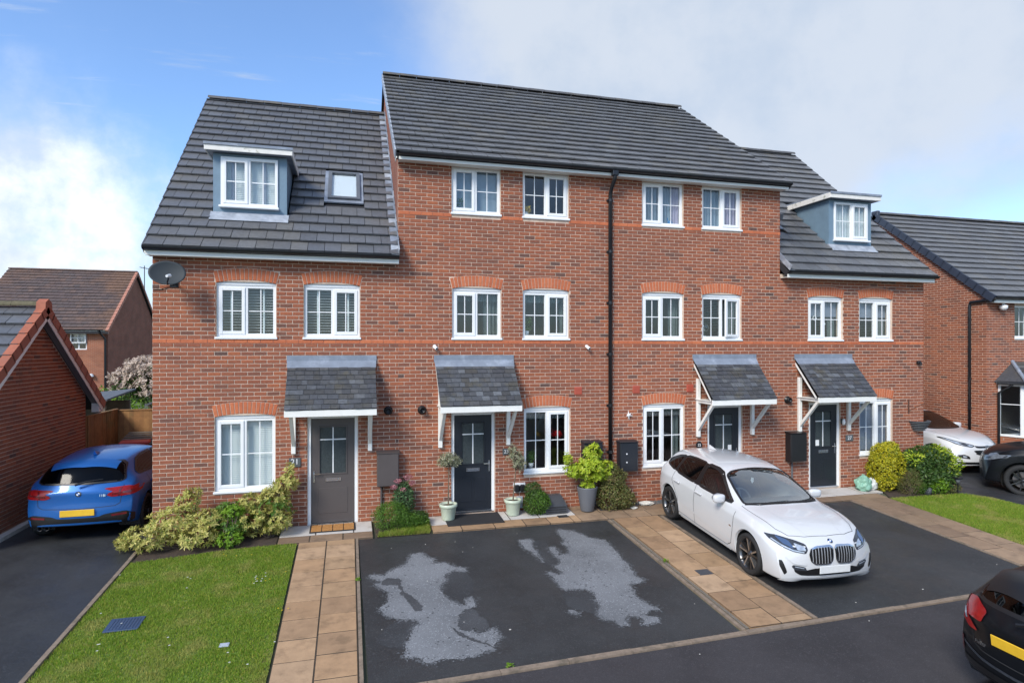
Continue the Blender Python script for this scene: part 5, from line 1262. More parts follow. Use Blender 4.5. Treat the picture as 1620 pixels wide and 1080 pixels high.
plaque(7.597, 1.25, .15, .165, [('25', .085, .0)], 'oval black plaque numbered 25 above the white car roof', 'black_plastic', oval=True)
plaque(11.697, 1.253, .22, .15, [('27', .12, 0)], 'grey plaque numbered 27 right of the right hand door')
def meter(x0, x1, z0, z1, m, label, pipe_x, lid=True, dots=False, pm='grey_plastic'):
    t = thing('meter_box', label, 'meter box', ((x0 + x1) / 2, D, z0), 0, 'utility meter boxes on the walls', world=False); w = (x1 - x0) / 2; h = z1 - z0
    MB().cbox(-w, w, -.20, -.0005, 0, h, .012).build('body', m, t)
    MB().cbox(-w + .012, w - .012, -.212, -.198, .012, h - .012, .006).build('lid', m, t)
    MB().hexa([(-w - .01, -.22, h), (w + .01, -.22, h), (w + .01, -.001, h), (-w - .01, -.001, h)], [(-w - .01, -.22, h + .012), (w + .01, -.22, h + .012), (w + .01, -.001, h + .035), (-w - .01, -.001, h + .035)]).build('hood', m, t)
    zz = zg(D) - z0 + .0
    MB().tube([(pipe_x, -.035, zz - .02), (pipe_x, -.035, .01)], .022, 8).build('conduit', pm, t)
    if dots:
        for z in (.2, .38):
            d = MB(); d.lathe([(0, .008), (.014, .006), (.018, 0)], 10, Matrix.Translation((-.06, -.21, z)) @ Matrix.Rotation(R(90), 4, 'X')); d.build('lock', 'white_paint', t)
meter(.515, .93, .757, 1.397, 'meter_brown', 'grey-brown meter box right of the grey-brown door', -.12, pm='meter_brown')
meter(4.766, 5.186, .826, 1.427, 'dark_door', 'black meter box half hidden by the lime green shrub', .1)
meter(5.584, 6.003, .785, 1.408, 'dark_door', 'black meter box with two white locks right of the downpipe', -.06, dots=True)
meter(9.878, 10.318, .789, 1.447, 'black_plastic', 'black meter box left of the right hand door', -.06)
# satellite dish
t = thing('satellite_dish', 'dark grey oval satellite dish under the left eaves', 'satellite dish', (-3.05, D, 4.55), 0, world=False)
Md = Matrix.Translation((-.0, -.42, .16)) @ Matrix.Rotation(R(12), 4, 'Z') @ Matrix.Rotation(R(72), 4, 'X') @ Matrix.Diagonal((1.28, 1.0, 1, 1))
d = MB(); pr = [(.225 * i / 8, .055 * (i / 8) ** 2) for i in range(9)] + [(.225, .047)] + [(.225 * i / 8, .055 * (i / 8) ** 2 - .008) for i in range(7, -1, -1)]
d.lathe(pr, 40, Md); d.build('reflector', 'dish_grey', t, smooth=True)
d = MB(); d.tube([(0, -.002, .05), (0, -.3, .10), (.0, -.38, .14)], .02, 8); d.cbox(-.07, .07, -.012, -.001, -.04, .14, .004); d.build('wall_mount', 'dark_metal', t)
d = MB(); d.tube([(.02, -.47, -.03), (.05, -.62, .0), (.09, -.70, .06)], .012, 6); d.build('arm', 'dark_metal', t)
d = MB(); d.tube([(.07, -.73, .09), (.09, -.62, .11)], [.022, .03], 10); d.build('receiver', 'upvc', t)
d = MB(); d.tube([(0, -.02, .02), (-.2, -.008, -.075), (-.34, -.006, -.08)], .006, 5); d.build('cable', 'black_plastic', t)
def camera_unit(x, z, label, rz):
    t = thing('security_camera', label, 'camera', (x, D, z), 0, 'white wall cameras', world=False)
    b = MB(); b.lathe([(0, .025), (.035, .025), (.04, 0), (0, 0)], 14, Matrix.Rotation(R(90), 4, 'X')); b.build('base', 'upvc', t, smooth=True)
    M = Matrix.Translation((0, -.07, -.02)) @ Matrix.Rotation(rz, 4, 'Z') @ Matrix.Rotation(R(115), 4, 'X')
    b = MB(); b.lathe([(0, -.05), (.03, -.045), (.034, 0), (.034, .06), (.028, .065), (0, .06)], 14, M); b.build('body', 'upvc', t, smooth=True)
    b = MB(); b.lathe([(0, .068), (.022, .066), (.024, .06)], 12, M); b.build('lens', 'black_plastic', t)
camera_unit(1.645, 3.46, 'white security camera above the left end of a door canopy', R(30)); camera_unit(4.896, 3.46, 'white security camera left of the black downpipe', R(20))
t = thing('wall_ornament', 'white bird shaped ornament right of the downpipe', 'ornament', (5.86, D, 1.97), 0, world=False)
b = MB()
for a, l, w in ((90, .11, .02), (35, .09, .025), (-10, .10, .03), (-80, .10, .025), (160, .05, .03), (200, .06, .02)):
    c, s = math.cos(R(a)), math.sin(R(a)); b.add([(-s * w, -.02, c * w), (c * l, -.03, s * l), (s * w, -.02, -c * w), (0, -.05, 0), (0, -.002, 0)], [(0, 1, 3), (1, 2, 3), (0, 4, 1), (1, 4, 2)])
b.lathe([(0, -.055), (.03, -.045), (.035, -.02), (.02, 0)], 10, Matrix.Rotation(R(-90), 4, 'X')); b.build('shape', 'white_paint', t)
t = thing('wall_lamp', 'small outdoor lamp right of the right hand door', 'lamp', (11.475, D, 1.66), 0, world=False)
MB().cbox(-.03, .03, -.03, -.001, -.05, .07, .006).build('back_plate', 'dark_metal', t); b = MB(); b.lathe([(0, -.07), (.035, -.06), (.04, .0), (.03, .06), (0, .065)], 12, Matrix.Translation((0, -.075, 0))); b.build('shade', 'white_paint', t, smooth=True)
t = thing('floodlight', 'small black sensor light near the right house corner', 'light', (13.787, D, 3.06), 0, world=False)
MB().cbox(-.05, .05, -.07, -.001, -.03, .05, .012).build('body', 'black_plastic', t); MB().cbox(-.03, .03, -.11, -.07, -.06, .01, .01).build('sensor', 'black_plastic', t)
t = thing('plant_bracket', 'rusty hanging plant bracket above the wall basket', 'bracket', (13.5, D, 1.80), 0, world=False)
MB().box(-.018, .018, -.014, -.001, 0, .345).build('back_bar', 'rust', t)
b = MB(); b.tube([(0, -.01, .06), (.1, -.12, .16), (.22, -.26, .27), (.26, -.30, .24)], .009, 6); b.build('arm', 'rust', t)
t = thing('wall_basket', 'grey half round wall basket at the right house corner', 'basket', (13.80, D, 1.38), 0, world=False)
b = MB()
for k in range(6):
    z = k * .045; r = .15 + k * .022; pts = [(math.cos(a) * r * 1.1, -abs(math.sin(a)) * r, z) for a in [math.pi * i / 12 for i in range(13)]]; b.tube(pts, .009, 5)
b.build('basket', 'grey_plastic', t); b = MB(); pr = [(.14, 0), (.25, .22)]
V = [(math.cos(math.pi * i / 12) * r * 1.08, -math.sin(math.pi * i / 12) * r * .98, z) for r, z in ((.13, 0), (.25, .22)) for i in range(13)]
b.add(V, [(i, i + 1, 14 + i, 13 + i) for i in range(12)]); b.build('liner', 'dark_grey', t)
# sockets, step stool, mats, drain covers
t = thing('outdoor_socket', 'black double outdoor socket low on the wall', 'socket', (3.40, D, .44), 0, world=False)
MB().cbox(-.13, .13, -.015, -.001, 0, .20, .004).build('back_plate', 'upvc', t); MB().cbox(-.115, -.005, -.09, -.014, .02, .17, .02).build('cover', 'black_plastic', t); MB().cbox(.005, .115, -.09, -.014, .02, .17, .02).build('cover', 'black_plastic', t)
tag(MB().cbox(3.34, 3.47, D - .035, D - .001, .12, .36, .006).build('wall_panel', 'grey_pale'), 'pale grey access panel just below the outdoor socket', 'panel')
t = thing('step_box', 'dark grey plastic step box between round bush and planter', 'box', (4.08, D - .22, zg(D - .2) + .015), 0, world=False)
MB().cbox(-.23, .23, -.2, .2, 0, .17, .012).build('body', 'dark_grey', t); MB().hexa([(-.21, -.19, .17), (.21, -.19, .17), (.21, .2, .17), (-.21, .2, .17)], [(-.19, .08, .31), (.19, .08, .31), (.2, .2, .31), (-.2, .2, .31)]).build('lid', 'dark_grey', t)
for i in range(3): MB().box(-.2, .2, -.204, -.2, .03 + i * .045, .05 + i * .045).build('rib', 'rubber', t)
def mat_rug(x, y, w, d, m, label, panels=1):
    z = zg(y) + .018; t = thing('door_mat', label, 'mat', (x, y, z), 0, 'front door mats', world=False); t.rotation_euler.x = math.atan(SL)
    MB().cbox(-w / 2, w / 2, -d / 2, d / 2, 0, .012, .004).build('backing', 'rubber', t)
    pw = (w - .04) / panels
    if m != 'rubber':
        for i in range(panels): MB().cbox(-w / 2 + .02 + i * pw + .006, -w / 2 + .02 + (i + 1) * pw - .006, -d / 2 + .03, d / 2 - .03, .0125, .022, .004).build('fibre_panel', m, t)
mat_rug(-.30, D - .27, .82, .40, 'coir', 'orange brown coir mat before the grey-brown door', 4)
mat_rug(2.37, D - .35, 1.12, .62, 'rubber', 'dark rubber mat between the two pale green pots')
def cover(x, y, w, d, label, m, name='drain_cover', slots=0, rot=0):
    z = zg(y) + .018; t = thing(name, label, 'cover', (x, y, z), rot, world=False, rx=math.atan(SL)); MB().cbox(-w / 2, w / 2, -d / 2, d / 2, -.01, .006, .003).build('frame', m, t)
    if slots:
        for i in range(slots):
            for j in range(slots): MB().cbox(-w / 2 + .03 + i * (w - .06) / slots + .006, -w / 2 + .03 + (i + 1) * (w - .06) / slots - .006, -d / 2 + .03 + j * (d - .06) / slots + .006, -d / 2 + .03 + (j + 1) * (d - .06) / slots - .006, .006, .012, .002).build('raised_square', m, t)
    else: MB().cbox(-w / 2 + .015, w / 2 - .015, -d / 2 + .015, d / 2 - .015, .006, .009, .002).build('plate', m, t)
cover(-2.80, 8.885, .40, .34, 'square blue grey manhole cover set in the left lawn', 'blue_iron', 'manhole_cover', 9)
cover(-1.47, 8.07, .11, .08, 'tiny grey stop tap cover in the left lawn', 'grey_pale', 'stop_tap_cover')
cover(5.47, 8.62, .23, .19, 'small dark square cover in the path beside the white car', 'dark_grey')
cover(5.22, 11.90, .34, .22, 'black drain grate in the paving left of the white car', 'rubber'); cover(4.16, 11.62, .21, .13, 'small dark grate in the paving before the planter', 'rubber')
# litter left against the wall behind the white car
def rock(x, y, r, label, m, sq=(1, .8, .5), name='loose_stone', grp='loose stones by the wall'):
    bm = bmesh.new(); bmesh.ops.create_icosphere(bm, subdivisions=3, radius=r)
    for v in bm.verts:
        v.co *= 1 + .45 * noise.noise(v.co * (2.2 / r) + Vector((x * 3, y, 0))) ; v.co = Vector((v.co.x * sq[0], v.co.y * sq[1], v.co.z * sq[2]))
    me = bpy.data.meshes.new(name); bm.to_mesh(me); bm.free(); me.materials.append(MATS[m]); o = link(bpy.data.objects.new(name, me)); o.location = (x, y, zg(y) + .016 + r * sq[2] * .7); tag(o, label, 'stone', grp)
rock(6.19, D - .22, .12, 'pale flat stone on dark gravel below the meter box', 'stone_white', (1.3, .8, .35)); rock(5.80, D - .42, .055, 'small white stone beside the drain grate', 'stone_white', (1.3, .8, .5))
rnd = random.Random(8); b = MB()
for i in range(420):
    x, y = rnd.uniform(5.75, 7.3), D - rnd.uniform(.02, .24); r = rnd.uniform(.01, .028); z = zg(y) + .016
    b.add([(x - r, y, z), (x, y - r, z), (x + r, y, z), (x, y + r, z), (x + rnd.uniform(-.3, .3) * r, y, z + r * rnd.uniform(.7, 1.3))], [(0, 1, 4), (1, 2, 4), (2, 3, 4), (3, 0, 4)])
tag(stuff(b.build('gravel_strip', 'dark_grey')), 'dark slate chippings along the wall behind the white car', 'gravel')
# ---------------------------------------------------------------- plants
def leaf_mat(name, stops, trans=.3, rough=.5): mat(name, stops[0][1], rough, spec=.35, ramp=stops, trans=trans)
leaf_mat('leaf_pieris', [(0, (0.410, 0.411, 0.086)), (.2, (0.586, 0.523, 0.162)), (.4, (0.293, 0.340, 0.064)), (.6, (0.688, 0.594, 0.209)), (.75, (0.191, 0.255, 0.041)), (.9, (0.614, 0.495, 0.174)), (1, (0.410, 0.411, 0.086))])
leaf_mat('leaf_lime', [(0, (0.244, 0.366, 0.024)), (.3, (0.415, 0.512, 0.037)), (.6, (0.305, 0.439, 0.024)), (.85, (0.512, 0.537, 0.055)), (1, (0.244, 0.366, 0.024))])
leaf_mat('leaf_green', [(0, (0.055, 0.134, 0.017)), (.3, (0.104, 0.207, 0.027)), (.6, (0.067, 0.159, 0.020)), (.85, (0.159, 0.281, 0.037)), (1, (0.055, 0.134, 0.017))])
leaf_mat('leaf_bright', [(0, (0.134, 0.256, 0.018)), (.4, (0.232, 0.378, 0.030)), (.7, (0.159, 0.305, 0.024)), (1, (0.134, 0.256, 0.018))])
leaf_mat('leaf_dark', [(0, (0.034, 0.079, 0.017)), (.3, (0.067, 0.128, 0.027)), (.6, (0.044, 0.098, 0.022)), (.85, (0.110, 0.171, 0.037)), (1, (0.034, 0.079, 0.017))])
leaf_mat('leaf_varieg', [(0, (0.091, 0.122, 0.030)), (.25, (0.171, 0.183, 0.055)), (.5, (0.110, 0.140, 0.037)), (.7, (0.244, 0.207, 0.079)), (.88, (0.183, 0.128, 0.055)), (1, (0.091, 0.122, 0.030))])
leaf_mat('leaf_yellow', [(0, (0.366, 0.329, 0.015)), (.25, (0.610, 0.525, 0.024)), (.5, (0.293, 0.317, 0.024)), (.7, (0.683, 0.598, 0.043)), (.85, (0.146, 0.220, 0.024)), (1, (0.366, 0.329, 0.015))])
leaf_mat('leaf_silver', [(0, (0.268, 0.268, 0.171)), (.4, (0.439, 0.427, 0.305)), (.7, (0.195, 0.232, 0.122)), (1, (0.268, 0.268, 0.171))])
leaf_mat('leaf_sedum', [(0, (0.073, 0.146, 0.055)), (.5, (0.122, 0.207, 0.085)), (1, (0.073, 0.146, 0.055))])
leaf_mat('blossom_pink', [(0, (.52, .40, .33)), (.4, (.64, .54, .46)), (.7, (.46, .37, .28)), (1, (.52, .40, .33))])
leaf_mat('flower_pink', [(0, (.45, .16, .20)), (1, (.55, .28, .30))]); leaf_mat('flower_yellow', [(0, (.75, .52, .02)), (1, (.8, .6, .05))]); leaf_mat('flower_red', [(0, (.5, .01, .015)), (1, (.6, .03, .03))]); leaf_mat('flower_white', [(0, (.75, .75, .7)), (1, (.8, .8, .75))])
def leaf(V, F, p, d, n, L, W):
    s = d.cross(n); s = s.normalized() if s.length > 1e-5 else d.orthogonal().normalized(); n = s.cross(d)
    i = len(V); V += [p, p + d * L * .45 + s * W * .5 - n * W * .12, p + d * L - n * L * .12, p + d * L * .45 - s * W * .5 - n * W * .12]; F += [(i, i + 1, i + 2), (i, i + 2, i + 3)]
def rv(r): 
    while True:
        v = Vector((r.uniform(-1, 1), r.uniform(-1, 1), r.uniform(-1, 1)))
        if .05 < v.length < 1: return v.normalized()
def foliage(name, m, parent, lobes, n, L, W, seed, rosette=0, shell=.55, up=.35):
    """leaves spread through lobes (centre, radii); rosette > 0 groups them round shoot tips"""
    r = random.Random(seed); V = []; F = []; tot = sum(l[1][0] * l[1][1] + l[1][1] * l[1][2] + l[1][0] * l[1][2] for l in lobes)
    for c, rad in lobes:
        k = max(1, int(n * (rad[0] * rad[1] + rad[1] * rad[2] + rad[0] * rad[2]) / tot)); c = Vector(c)
        cnt = k if not rosette else max(1, k // rosette)
        for _ in range(cnt):
            u = rv(r); u.z = u.z if r.random() < .75 else abs(u.z)
            q = r.uniform(shell, 1.0) ** .6 * (1 + .28 * noise.noise((c + Vector((u.x * rad[0], u.y * rad[1], u.z * rad[2]))) * 5.5))
            p = c + Vector((u.x * rad[0] * q, u.y * rad[1] * q, u.z * rad[2] * q))
            if p.z < .015: p.z = .015 + r.random() * .03
            ax = (u + Vector((0, 0, up)) + rv(r) * .45).normalized()
            if rosette:
                o = ax.orthogonal().normalized(); o2 = ax.cross(o)
                for j in range(rosette):
                    a = 6.283 * (j + r.random() * .6) / rosette; e = r.uniform(.15, .9); d = (ax * e + (o * math.cos(a) + o2 * math.sin(a)) * 1.0).normalized()
                    leaf(V, F, p - ax * r.uniform(0, L * .5), d, ax, L * r.uniform(.7, 1.2), W * r.uniform(.8, 1.2))
            else:
                d = (ax * .5 + rv(r)).normalized(); leaf(V, F, p, d, (u + rv(r) * .7).normalized(), L * r.uniform(.65, 1.25), W * r.uniform(.75, 1.2))
    mb = MB(); mb.v = [tuple(v) for v in V]; mb.f = F; mb.mi = [0] * len(F)
    return mb.build(name, m, parent)
def stems(parent, lobes, n, seed, base=(0, 0, 0), r0=.012, m='twig'):
    r = random.Random(seed); mb = MB(); b = Vector(base)
    for i in range(n):
        c, rad = lobes[i % len(lobes)]; u = rv(r); e = Vector(c) + Vector((u.x * rad[0], u.y * rad[1], abs(u.z) * rad[2])) * .75; s = b + Vector((r.uniform(-.06, .06), r.uniform(-.05, .05), -.02)); mid = s.lerp(e, .5) + rv(r) * .05 + Vector((0, 0, -.04))
        mb.tube([s, mid, e], [r0, r0 * .7, r0 * .3], 5)
    mb.build('stems', m, parent)
def shrub(name, label, x, y, lobes, m, n, L, W, seed, ros=0, group='shrubs in the front beds', nst=14, extra=(), shell=.55, up=.35, z=None):
    t = thing(name, label, 'shrub', (x, y, zg(y) if z is None else z), 0, group, world=False)
    foliage('foliage', m, t, lobes, n, L, W, seed, ros, shell, up)
    for (em, el, en, eL, eW, er) in extra: foliage('foliage' if 'flower' not in em else 'flowers', em, t, el, en, eL, eW, seed + 7, er, .7, up)
    stems(t, lobes, nst, seed + 3); return t
# left bed: coordinates are offsets from each shrub's foot
shrub('pieris_shrub', 'cream tipped sprawling shrub at the left corner of the bed', -2.75, 11.62, [((-.55, -.15, .22), (.42, .34, .22)), ((-.15, -.05, .42), (.45, .35, .30)), ((.02, .12, .66), (.24, .22, .22)), ((.40, -.05, .40), (.34, .30, .24)), ((-.85, -.05, .14), (.22, .2, .12)), ((.10, .15, .88), (.16, .14, .10)), ((.25, -.28, .20), (.4, .22, .16))], 'leaf_pieris', 5200, .075, .026, 1, 7, nst=34)
shrub('pieris_shrub', 'cream tipped upright shrub below the ground floor window by the door', -1.38, 11.76, [((-.30, -.05, .30), (.30, .28, .26)), ((.08, -.02, .28), (.32, .30, .24)), ((.06, .08, .68), (.28, .24, .24)), ((.26, .12, .92), (.22, .20, .18)), ((.32, .2, 1.16), (.09, .09, .13)), ((-.35, .1, .62), (.22, .2, .16))], 'leaf_pieris', 4600, .07, .026, 2, 7, nst=30, extra=(('leaf_green', [((.0, .05, .45), (.4, .3, .3))], 700, .06, .022, 6),))
shrub('green_shrub', 'low fresh green shrub between the two cream tipped shrubs', -2.02, 11.66, [((0, 0, .26), (.36, .30, .26)), ((-.06, .08, .50), (.26, .22, .20))], 'leaf_green', 3200, .055, .022, 3, 6)
shrub('bright_green_shrub', 'small bright green clump at the lawn edge of the bed', -1.98, 11.38, [((0, 0, .13), (.24, .2, .15)), ((.0, .2, .55), (.2, .16, .14))], 'leaf_bright', 1700, .05, .022, 4, 6)
# small bed between the doors
shrub('heather_mound', 'dense dark green mound in the small bed beside the drive', .78, 11.72, [((0, 0, .22), (.36, .34, .26)), ((.30, -.08, .14), (.25, .22, .15))], 'leaf_green', 6500, .045, .010, 5, 0, up=.8, nst=8)
shrub('sedum_plant', 'tall plant with pink flower heads below the grey-brown meter box', 1.02, 11.98, [((0, 0, .42), (.20, .16, .36))], 'leaf_sedum', 1500, .07, .024, 6, 0, extra=(('flower_pink', [((-.12, -.05, .82), (.07, .07, .04)), ((.08, 0, .88), (.08, .07, .04)), ((-.02, -.1, .66), (.06, .06, .03)), ((.16, -.02, .76), (.06, .06, .04)), ((-.2, -.1, .72), (.07, .06, .035))], 500, .025, .018, 0),), nst=18)
shrub('low_bedding_plant', 'low green bedding plant at the right end of the small bed', 1.28, 11.80, [((0, 0, .12), (.22, .22, .14))], 'leaf_dark', 1500, .05, .018, 7, 0, nst=5, extra=(('leaf_green', [((0, -.1, .1), (.22, .2, .1))], 700, .06, .012, 0),))
# lollipop trees in pots
def standard(x, y, label, seed, hx_, hz, lean):
    z = zg(y) + .018
    p = thing('plant_pot', 'pale green glazed pot %s' % label[0], 'pot', (x, y, z), 0, 'pale green pots', world=False)
    b = MB(); b.lathe([(0, 0), (.115, 0), (.125, .02), (.155, .24), (.165, .25), (.178, .26), (.178, .315), (.158, .318), (.15, .27), (0, .27)], 28); b.build('body', 'pale_green_glaze', p, smooth=True)
    b = MB(); b.lathe([(0, .275), (.152, .272)], 16); b.build('soil', 'earth', p)
    t = thing('lollipop_tree', 'small clipped tree with silvery round head %s' % label[1], 'tree', (x, y, z + .27), 0, 'potted lollipop trees', world=False)
    b = MB(); b.tube([(0, 0, -.05), (lean * .3, .01, .25), (lean * .8, 0, .5), (lean, 0, hz)], [.016, .013, .012, .010], 7); b.build('trunk', 'bark', t)
    lob = [((lean, 0, hz + .06), (.26, .22, .13)), ((lean - .1, 0, hz + .0), (.16, .15, .09)), ((lean + .12, 0, hz + .02), (.16, .15, .09)), ((lean, 0, hz + .14), (.16, .14, .08))] if hx_ else [((lean, 0, hz + .12), (.20, .2, .22)), ((lean - .05, 0, hz + .28), (.12, .12, .14)), ((lean + .1, 0, hz - .02), (.16, .15, .12))]
    foliage('crown', 'leaf_silver', t, lob, 1250, .055, .016, seed, 5, .15); stems(t, lob, 26, seed, (lean, 0, hz - .05), .006)
standard(1.88, 11.92, ('on the left of the dark door', 'on the left of the dark door'), 11, True, .84, .01); standard(3.20, 11.93, ('on the right of the dark door', 'on the right of the dark door'), 12, False, .74, .06)
shrub('box_ball', 'round dark green bush right of the pale pot', 3.68, 11.90, [((0, 0, .24), (.27, .25, .24)), ((-.06, .05, .50), (.16, .15, .14))], 'leaf_dark', 4200, .035, .016, 13, 0, shell=.8, nst=6, extra=(('leaf_green', [((.03, -.04, .24), (.27, .25, .24))], 2200, .035, .016, 0),))
t = thing('tall_planter', 'tall tapered dark grey planter under the window', 'planter', (4.78, 11.86, zg(11.86) + .018), 0, world=False)
b = MB(); b.lathe([(0, 0), (.135, 0), (.14, .02), (.215, .48), (.215, .50), (.195, .50), (.19, .45), (0, .45)], 28); b.build('body', 'planter_grey', t, smooth=True); b = MB(); b.lathe([(0, .452), (.192, .45)], 16); b.build('soil', 'earth', t)
shrub('choisya_shrub', 'lime yellow leafy shrub growing in the tall planter', 4.80, 11.86, [((.0, 0, .10), (.16, .15, .12)), ((.05, -.02, .42), (.34, .28, .26)), ((-.32, -.04, .40), (.20, .18, .16)), ((.28, .02, .30), (.24, .2, .18)), ((.10, .05, .72), (.20, .17, .16)), ((-.44, .0, .62), (.10, .1, .14)), ((.42, .0, .46), (.12, .12, .1)), ((.14, .0, .86), (.09, .09, .09))], 'leaf_lime', 3800, .075, .034, 14, 6, nst=24, z=zg(11.86) + .47)
shrub('variegated_shrub', 'bronze and green bushy shrub left of the black drain grate', 5.36, 11.84, [((0, 0, .28), (.36, .26, .30)), ((.0, .06, .62), (.30, .24, .26)), ((.22, -.02, .22), (.26, .22, .22)), ((-.05, .1, .86), (.18, .15, .14))], 'leaf_varieg', 6800, .045, .022, 15, 0, shell=.7, nst=14)
# right bed
shrub('euonymus_bush', 'bright yellow rounded bush right of the right hand door', 12.47, 11.86, [((0, 0, .52), (.44, .36, .46)), ((.04, .02, .82), (.34, .30, .28)), ((-.05, 0, .22), (.36, .3, .24)), ((.1, 0, 1.0), (.22, .2, .13))], 'leaf_yellow', 8500, .055, .028, 16, 0, shell=.8, nst=14)
shrub('laurel_bush', 'large dark glossy bush with yellow edged leaves at the house corner', 13.38, 11.62, [((-.25, .05, .50), (.46, .40, .46)), ((.1, 0, .74), (.42, .38, .32)), ((.42, -.05, .50), (.38, .34, .40)), ((0, -.1, .28), (.6, .4, .3))], 'leaf_dark', 5200, .085, .040, 17, 0, shell=.75, nst=16, extra=(('leaf_lime', [((.52, -.08, .58), (.34, .32, .36)), ((.3, -.05, .86), (.3, .28, .2)), ((-.45, -.1, .8), (.2, .2, .15))], 1300, .08, .032, 0),))
shrub('lavender_clump', 'small grey purple clump before the yellow bush', 12.70, 11.42, [((0, 0, .22), (.30, .24, .26)), ((.05, 0, .42), (.2, .16, .16))], 'leaf_varieg', 2200, .06, .009, 18, 0, up=1., extra=(('leaf_green', [((.25, 0, .14), (.24, .2, .16))], 1500, .05, .014, 0),))
shrub('small_laurel', 'small bright green plant beside the solar lamp', 13.42, 11.32, [((0, 0, .17), (.26, .22, .18))], 'leaf_bright', 1100, .065, .026, 19, 0)
shrub('edging_plant', 'pale spreading edging plant by the right drive', 13.86, 11.34, [((0, 0, .10), (.26, .18, .11)), ((-.25, .02, .09), (.2, .16, .1))], 'leaf_varieg', 1400, .045, .018, 20, 0, nst=5)
shrub('yellow_hedge', 'low yellow green hedge before the neighbour bay window', 19.6, 13.0, [((-.7, 0, .34), (.6, .35, .36)), ((.2, 0, .36), (.7, .36, .38)), ((1.1, 0, .36), (.6, .36, .38))], 'leaf_lime', 3600, .07, .03, 21, 0, shell=.75)
t = thing('solar_lamp', 'black solar stake lamp at the edge of the right bed', 'lamp', (13.85, 11.18, zg(11.18)), 0, world=False)
b = MB(); b.tube([(0, 0, -.03), (0, 0, .26)], .012, 8); b.build('stake', 'black_plastic', t); b = MB(); b.lathe([(0, .26), (.04, .26), (.045, .36), (.0, .36)], 14); b.build('lantern', 'grey_plastic', t, smooth=True); MB().cbox(-.075, .075, -.075, .075, .36, .395, .008).build('solar_cap', 'black_plastic', t)
rock(13.08, 11.30, .09, 'dark grey ornamental ball in the right bed', 'dark_grey', (1, 1, 1), 'garden_ball', None)
# rubbish bags by the right hand door
def bag(x, y, r, m, label, seed, tie=True):
    bm = bmesh.new(); bmesh.ops.create_icosphere(bm, subdivisions=4, radius=1)
    for v in bm.verts:
        c = v.co.copy(); k = 1 + .28 * noise.noise(c * 1.8 + Vector((seed, 0, 0))) +   .22 * noise.noise(c * 4.2 + Vector((0, seed, 0)))
        v.co = Vector((c.x * r * k, c.y * r * .8 * k, c.z * r * .9 * k))
        if c.z > .7: v.co.x *= 1 - (c.z - .7) * 1.2; v.co.y *= 1 - (c.z - .7) * 1.2; v.co.z += (c.z - .7) * r * (.6 + 1.2 * noise.noise(c * 6))
        v.co.z = max(v.co.z, -r * .72)
    me = bpy.data.meshes.new('rubbish_bag'); bm.to_mesh(me); bm.free(); me.materials.append(MATS[m]); me.polygons.foreach_set('use_smooth', [True] * len(me.polygons)); o = link(bpy.data.objects.new('rubbish_bag', me)); o.location = (x, y, zg(y) + .018 + r * .72); tag(o, label, 'bag', 'rubbish bags by the door')
bag(11.80, D - .32, .20, 'bag_green', 'crumpled pale green plastic bag right of the right hand door', 3); bag(12.06, D - .30, .15, 'bag_white', 'small white plastic bag beside the pale green bag', 9)
# blossoming tree beyond the fence
t = thing('blossom_tree', 'pink blossoming small tree beyond the end fence', 'tree', (-6.9, 25.0, 0), 0, world=False)
lb = [((0, 0, 2.55), (1.1, 1.0, .65)), ((.9, 0, 2.85), (.9, .9, .65)), ((-.8, 0, 2.25), (.7, .8, .5)), ((.5, -.2, 2.1), (1.2, 1.0, .55)), ((1.4, .2, 2.5), (.9, .8, .8))]
foliage('crown', 'blossom_pink', t, lb, 7000, .14, .07, 31, 5, .75); foliage('leaves', 'leaf_dark', t, [((c[0], c[1] + .1, c[2] - .35), (r_[0] * .95, r_[1] * .95, r_[2] * .9)) for c, r_ in lb], 5200, .15, .07, 32, 0, .4)
b = MB(); b.tube([(0, 0, -.1), (.05, 0, 1.0), (.2, 0, 1.8), (.3, 0, 2.5)], [.12, .10, .07, .03], 8); b.tube([(.05, 0, 1.0), (-.5, 0, 1.8), (-.9, 0, 2.3)], [.07, .05, .02], 6); b.tube([(.15, 0, 1.6), (.8, 0, 2.2), (1.1, 0, 2.8)], [.06, .045, .02], 6); b.build('trunk', 'bark', t)
shrub('garden_bush', 'green garden bush below the far house wall', -9.3, 27.0, [((0, 0, .9), (1.3, .8, 1.0)), ((1.4, 0, .8), (1.2, .8, .9))], 'leaf_bright', 2600, .14, .07, 33, 0, group='bushes beyond the fence', nst=8, z=0)
# dandelions and daisies in the lawn, tiny things on the drive
def flowers(name, label, pts, m):
    V = []; F = []; r = random.Random(5)
    for (x, y) in pts:
        z = zg(y) + r.uniform(.03, .05); c = Vector((x, y, z))
        for j in range(7):
            a = j * .9; leaf(V, F, c, Vector((math.cos(a), math.sin(a), .25)).normalized(), Vector((0, 0, 1)), .016, .011)
    mb = MB(); mb.v = [tuple(v) for v in V]; mb.f = F; mb.mi = [0] * len(F); tag(stuff(mb.build(name, m)), label, 'flowers')
r = random.Random(77)
flowers('dandelions', 'yellow dandelions scattered over the left lawn', [gp(*q) for q in ((354, 880), (374, 882), (398, 881), (420, 923), (427, 920), (440, 967), (446, 968), (456, 966), (407, 920), (452, 908), (358, 883))], 'flower_yellow')
flowers('daisies', 'white daisies in the left lawn near the path', [gp(415 + r.uniform(-14, 10), 918 + r.uniform(-8, 8)) for _ in range(10)] + [gp(r.uniform(130, 440), r.uniform(900, 1060)) for _ in range(16)], 'flower_white')
def litter(pts, name, label, m):
    b = MB()
    for (x, y, s) in pts:
        q = gp(x, y); z = zg(q[1]) + .004; b.cbox(q[0] - s, q[0] + s, q[1] - s * .7, q[1] + s * .7, z, z + s * .6, s * .15)
    tag(stuff(b.build(name, m)), label, 'litter')
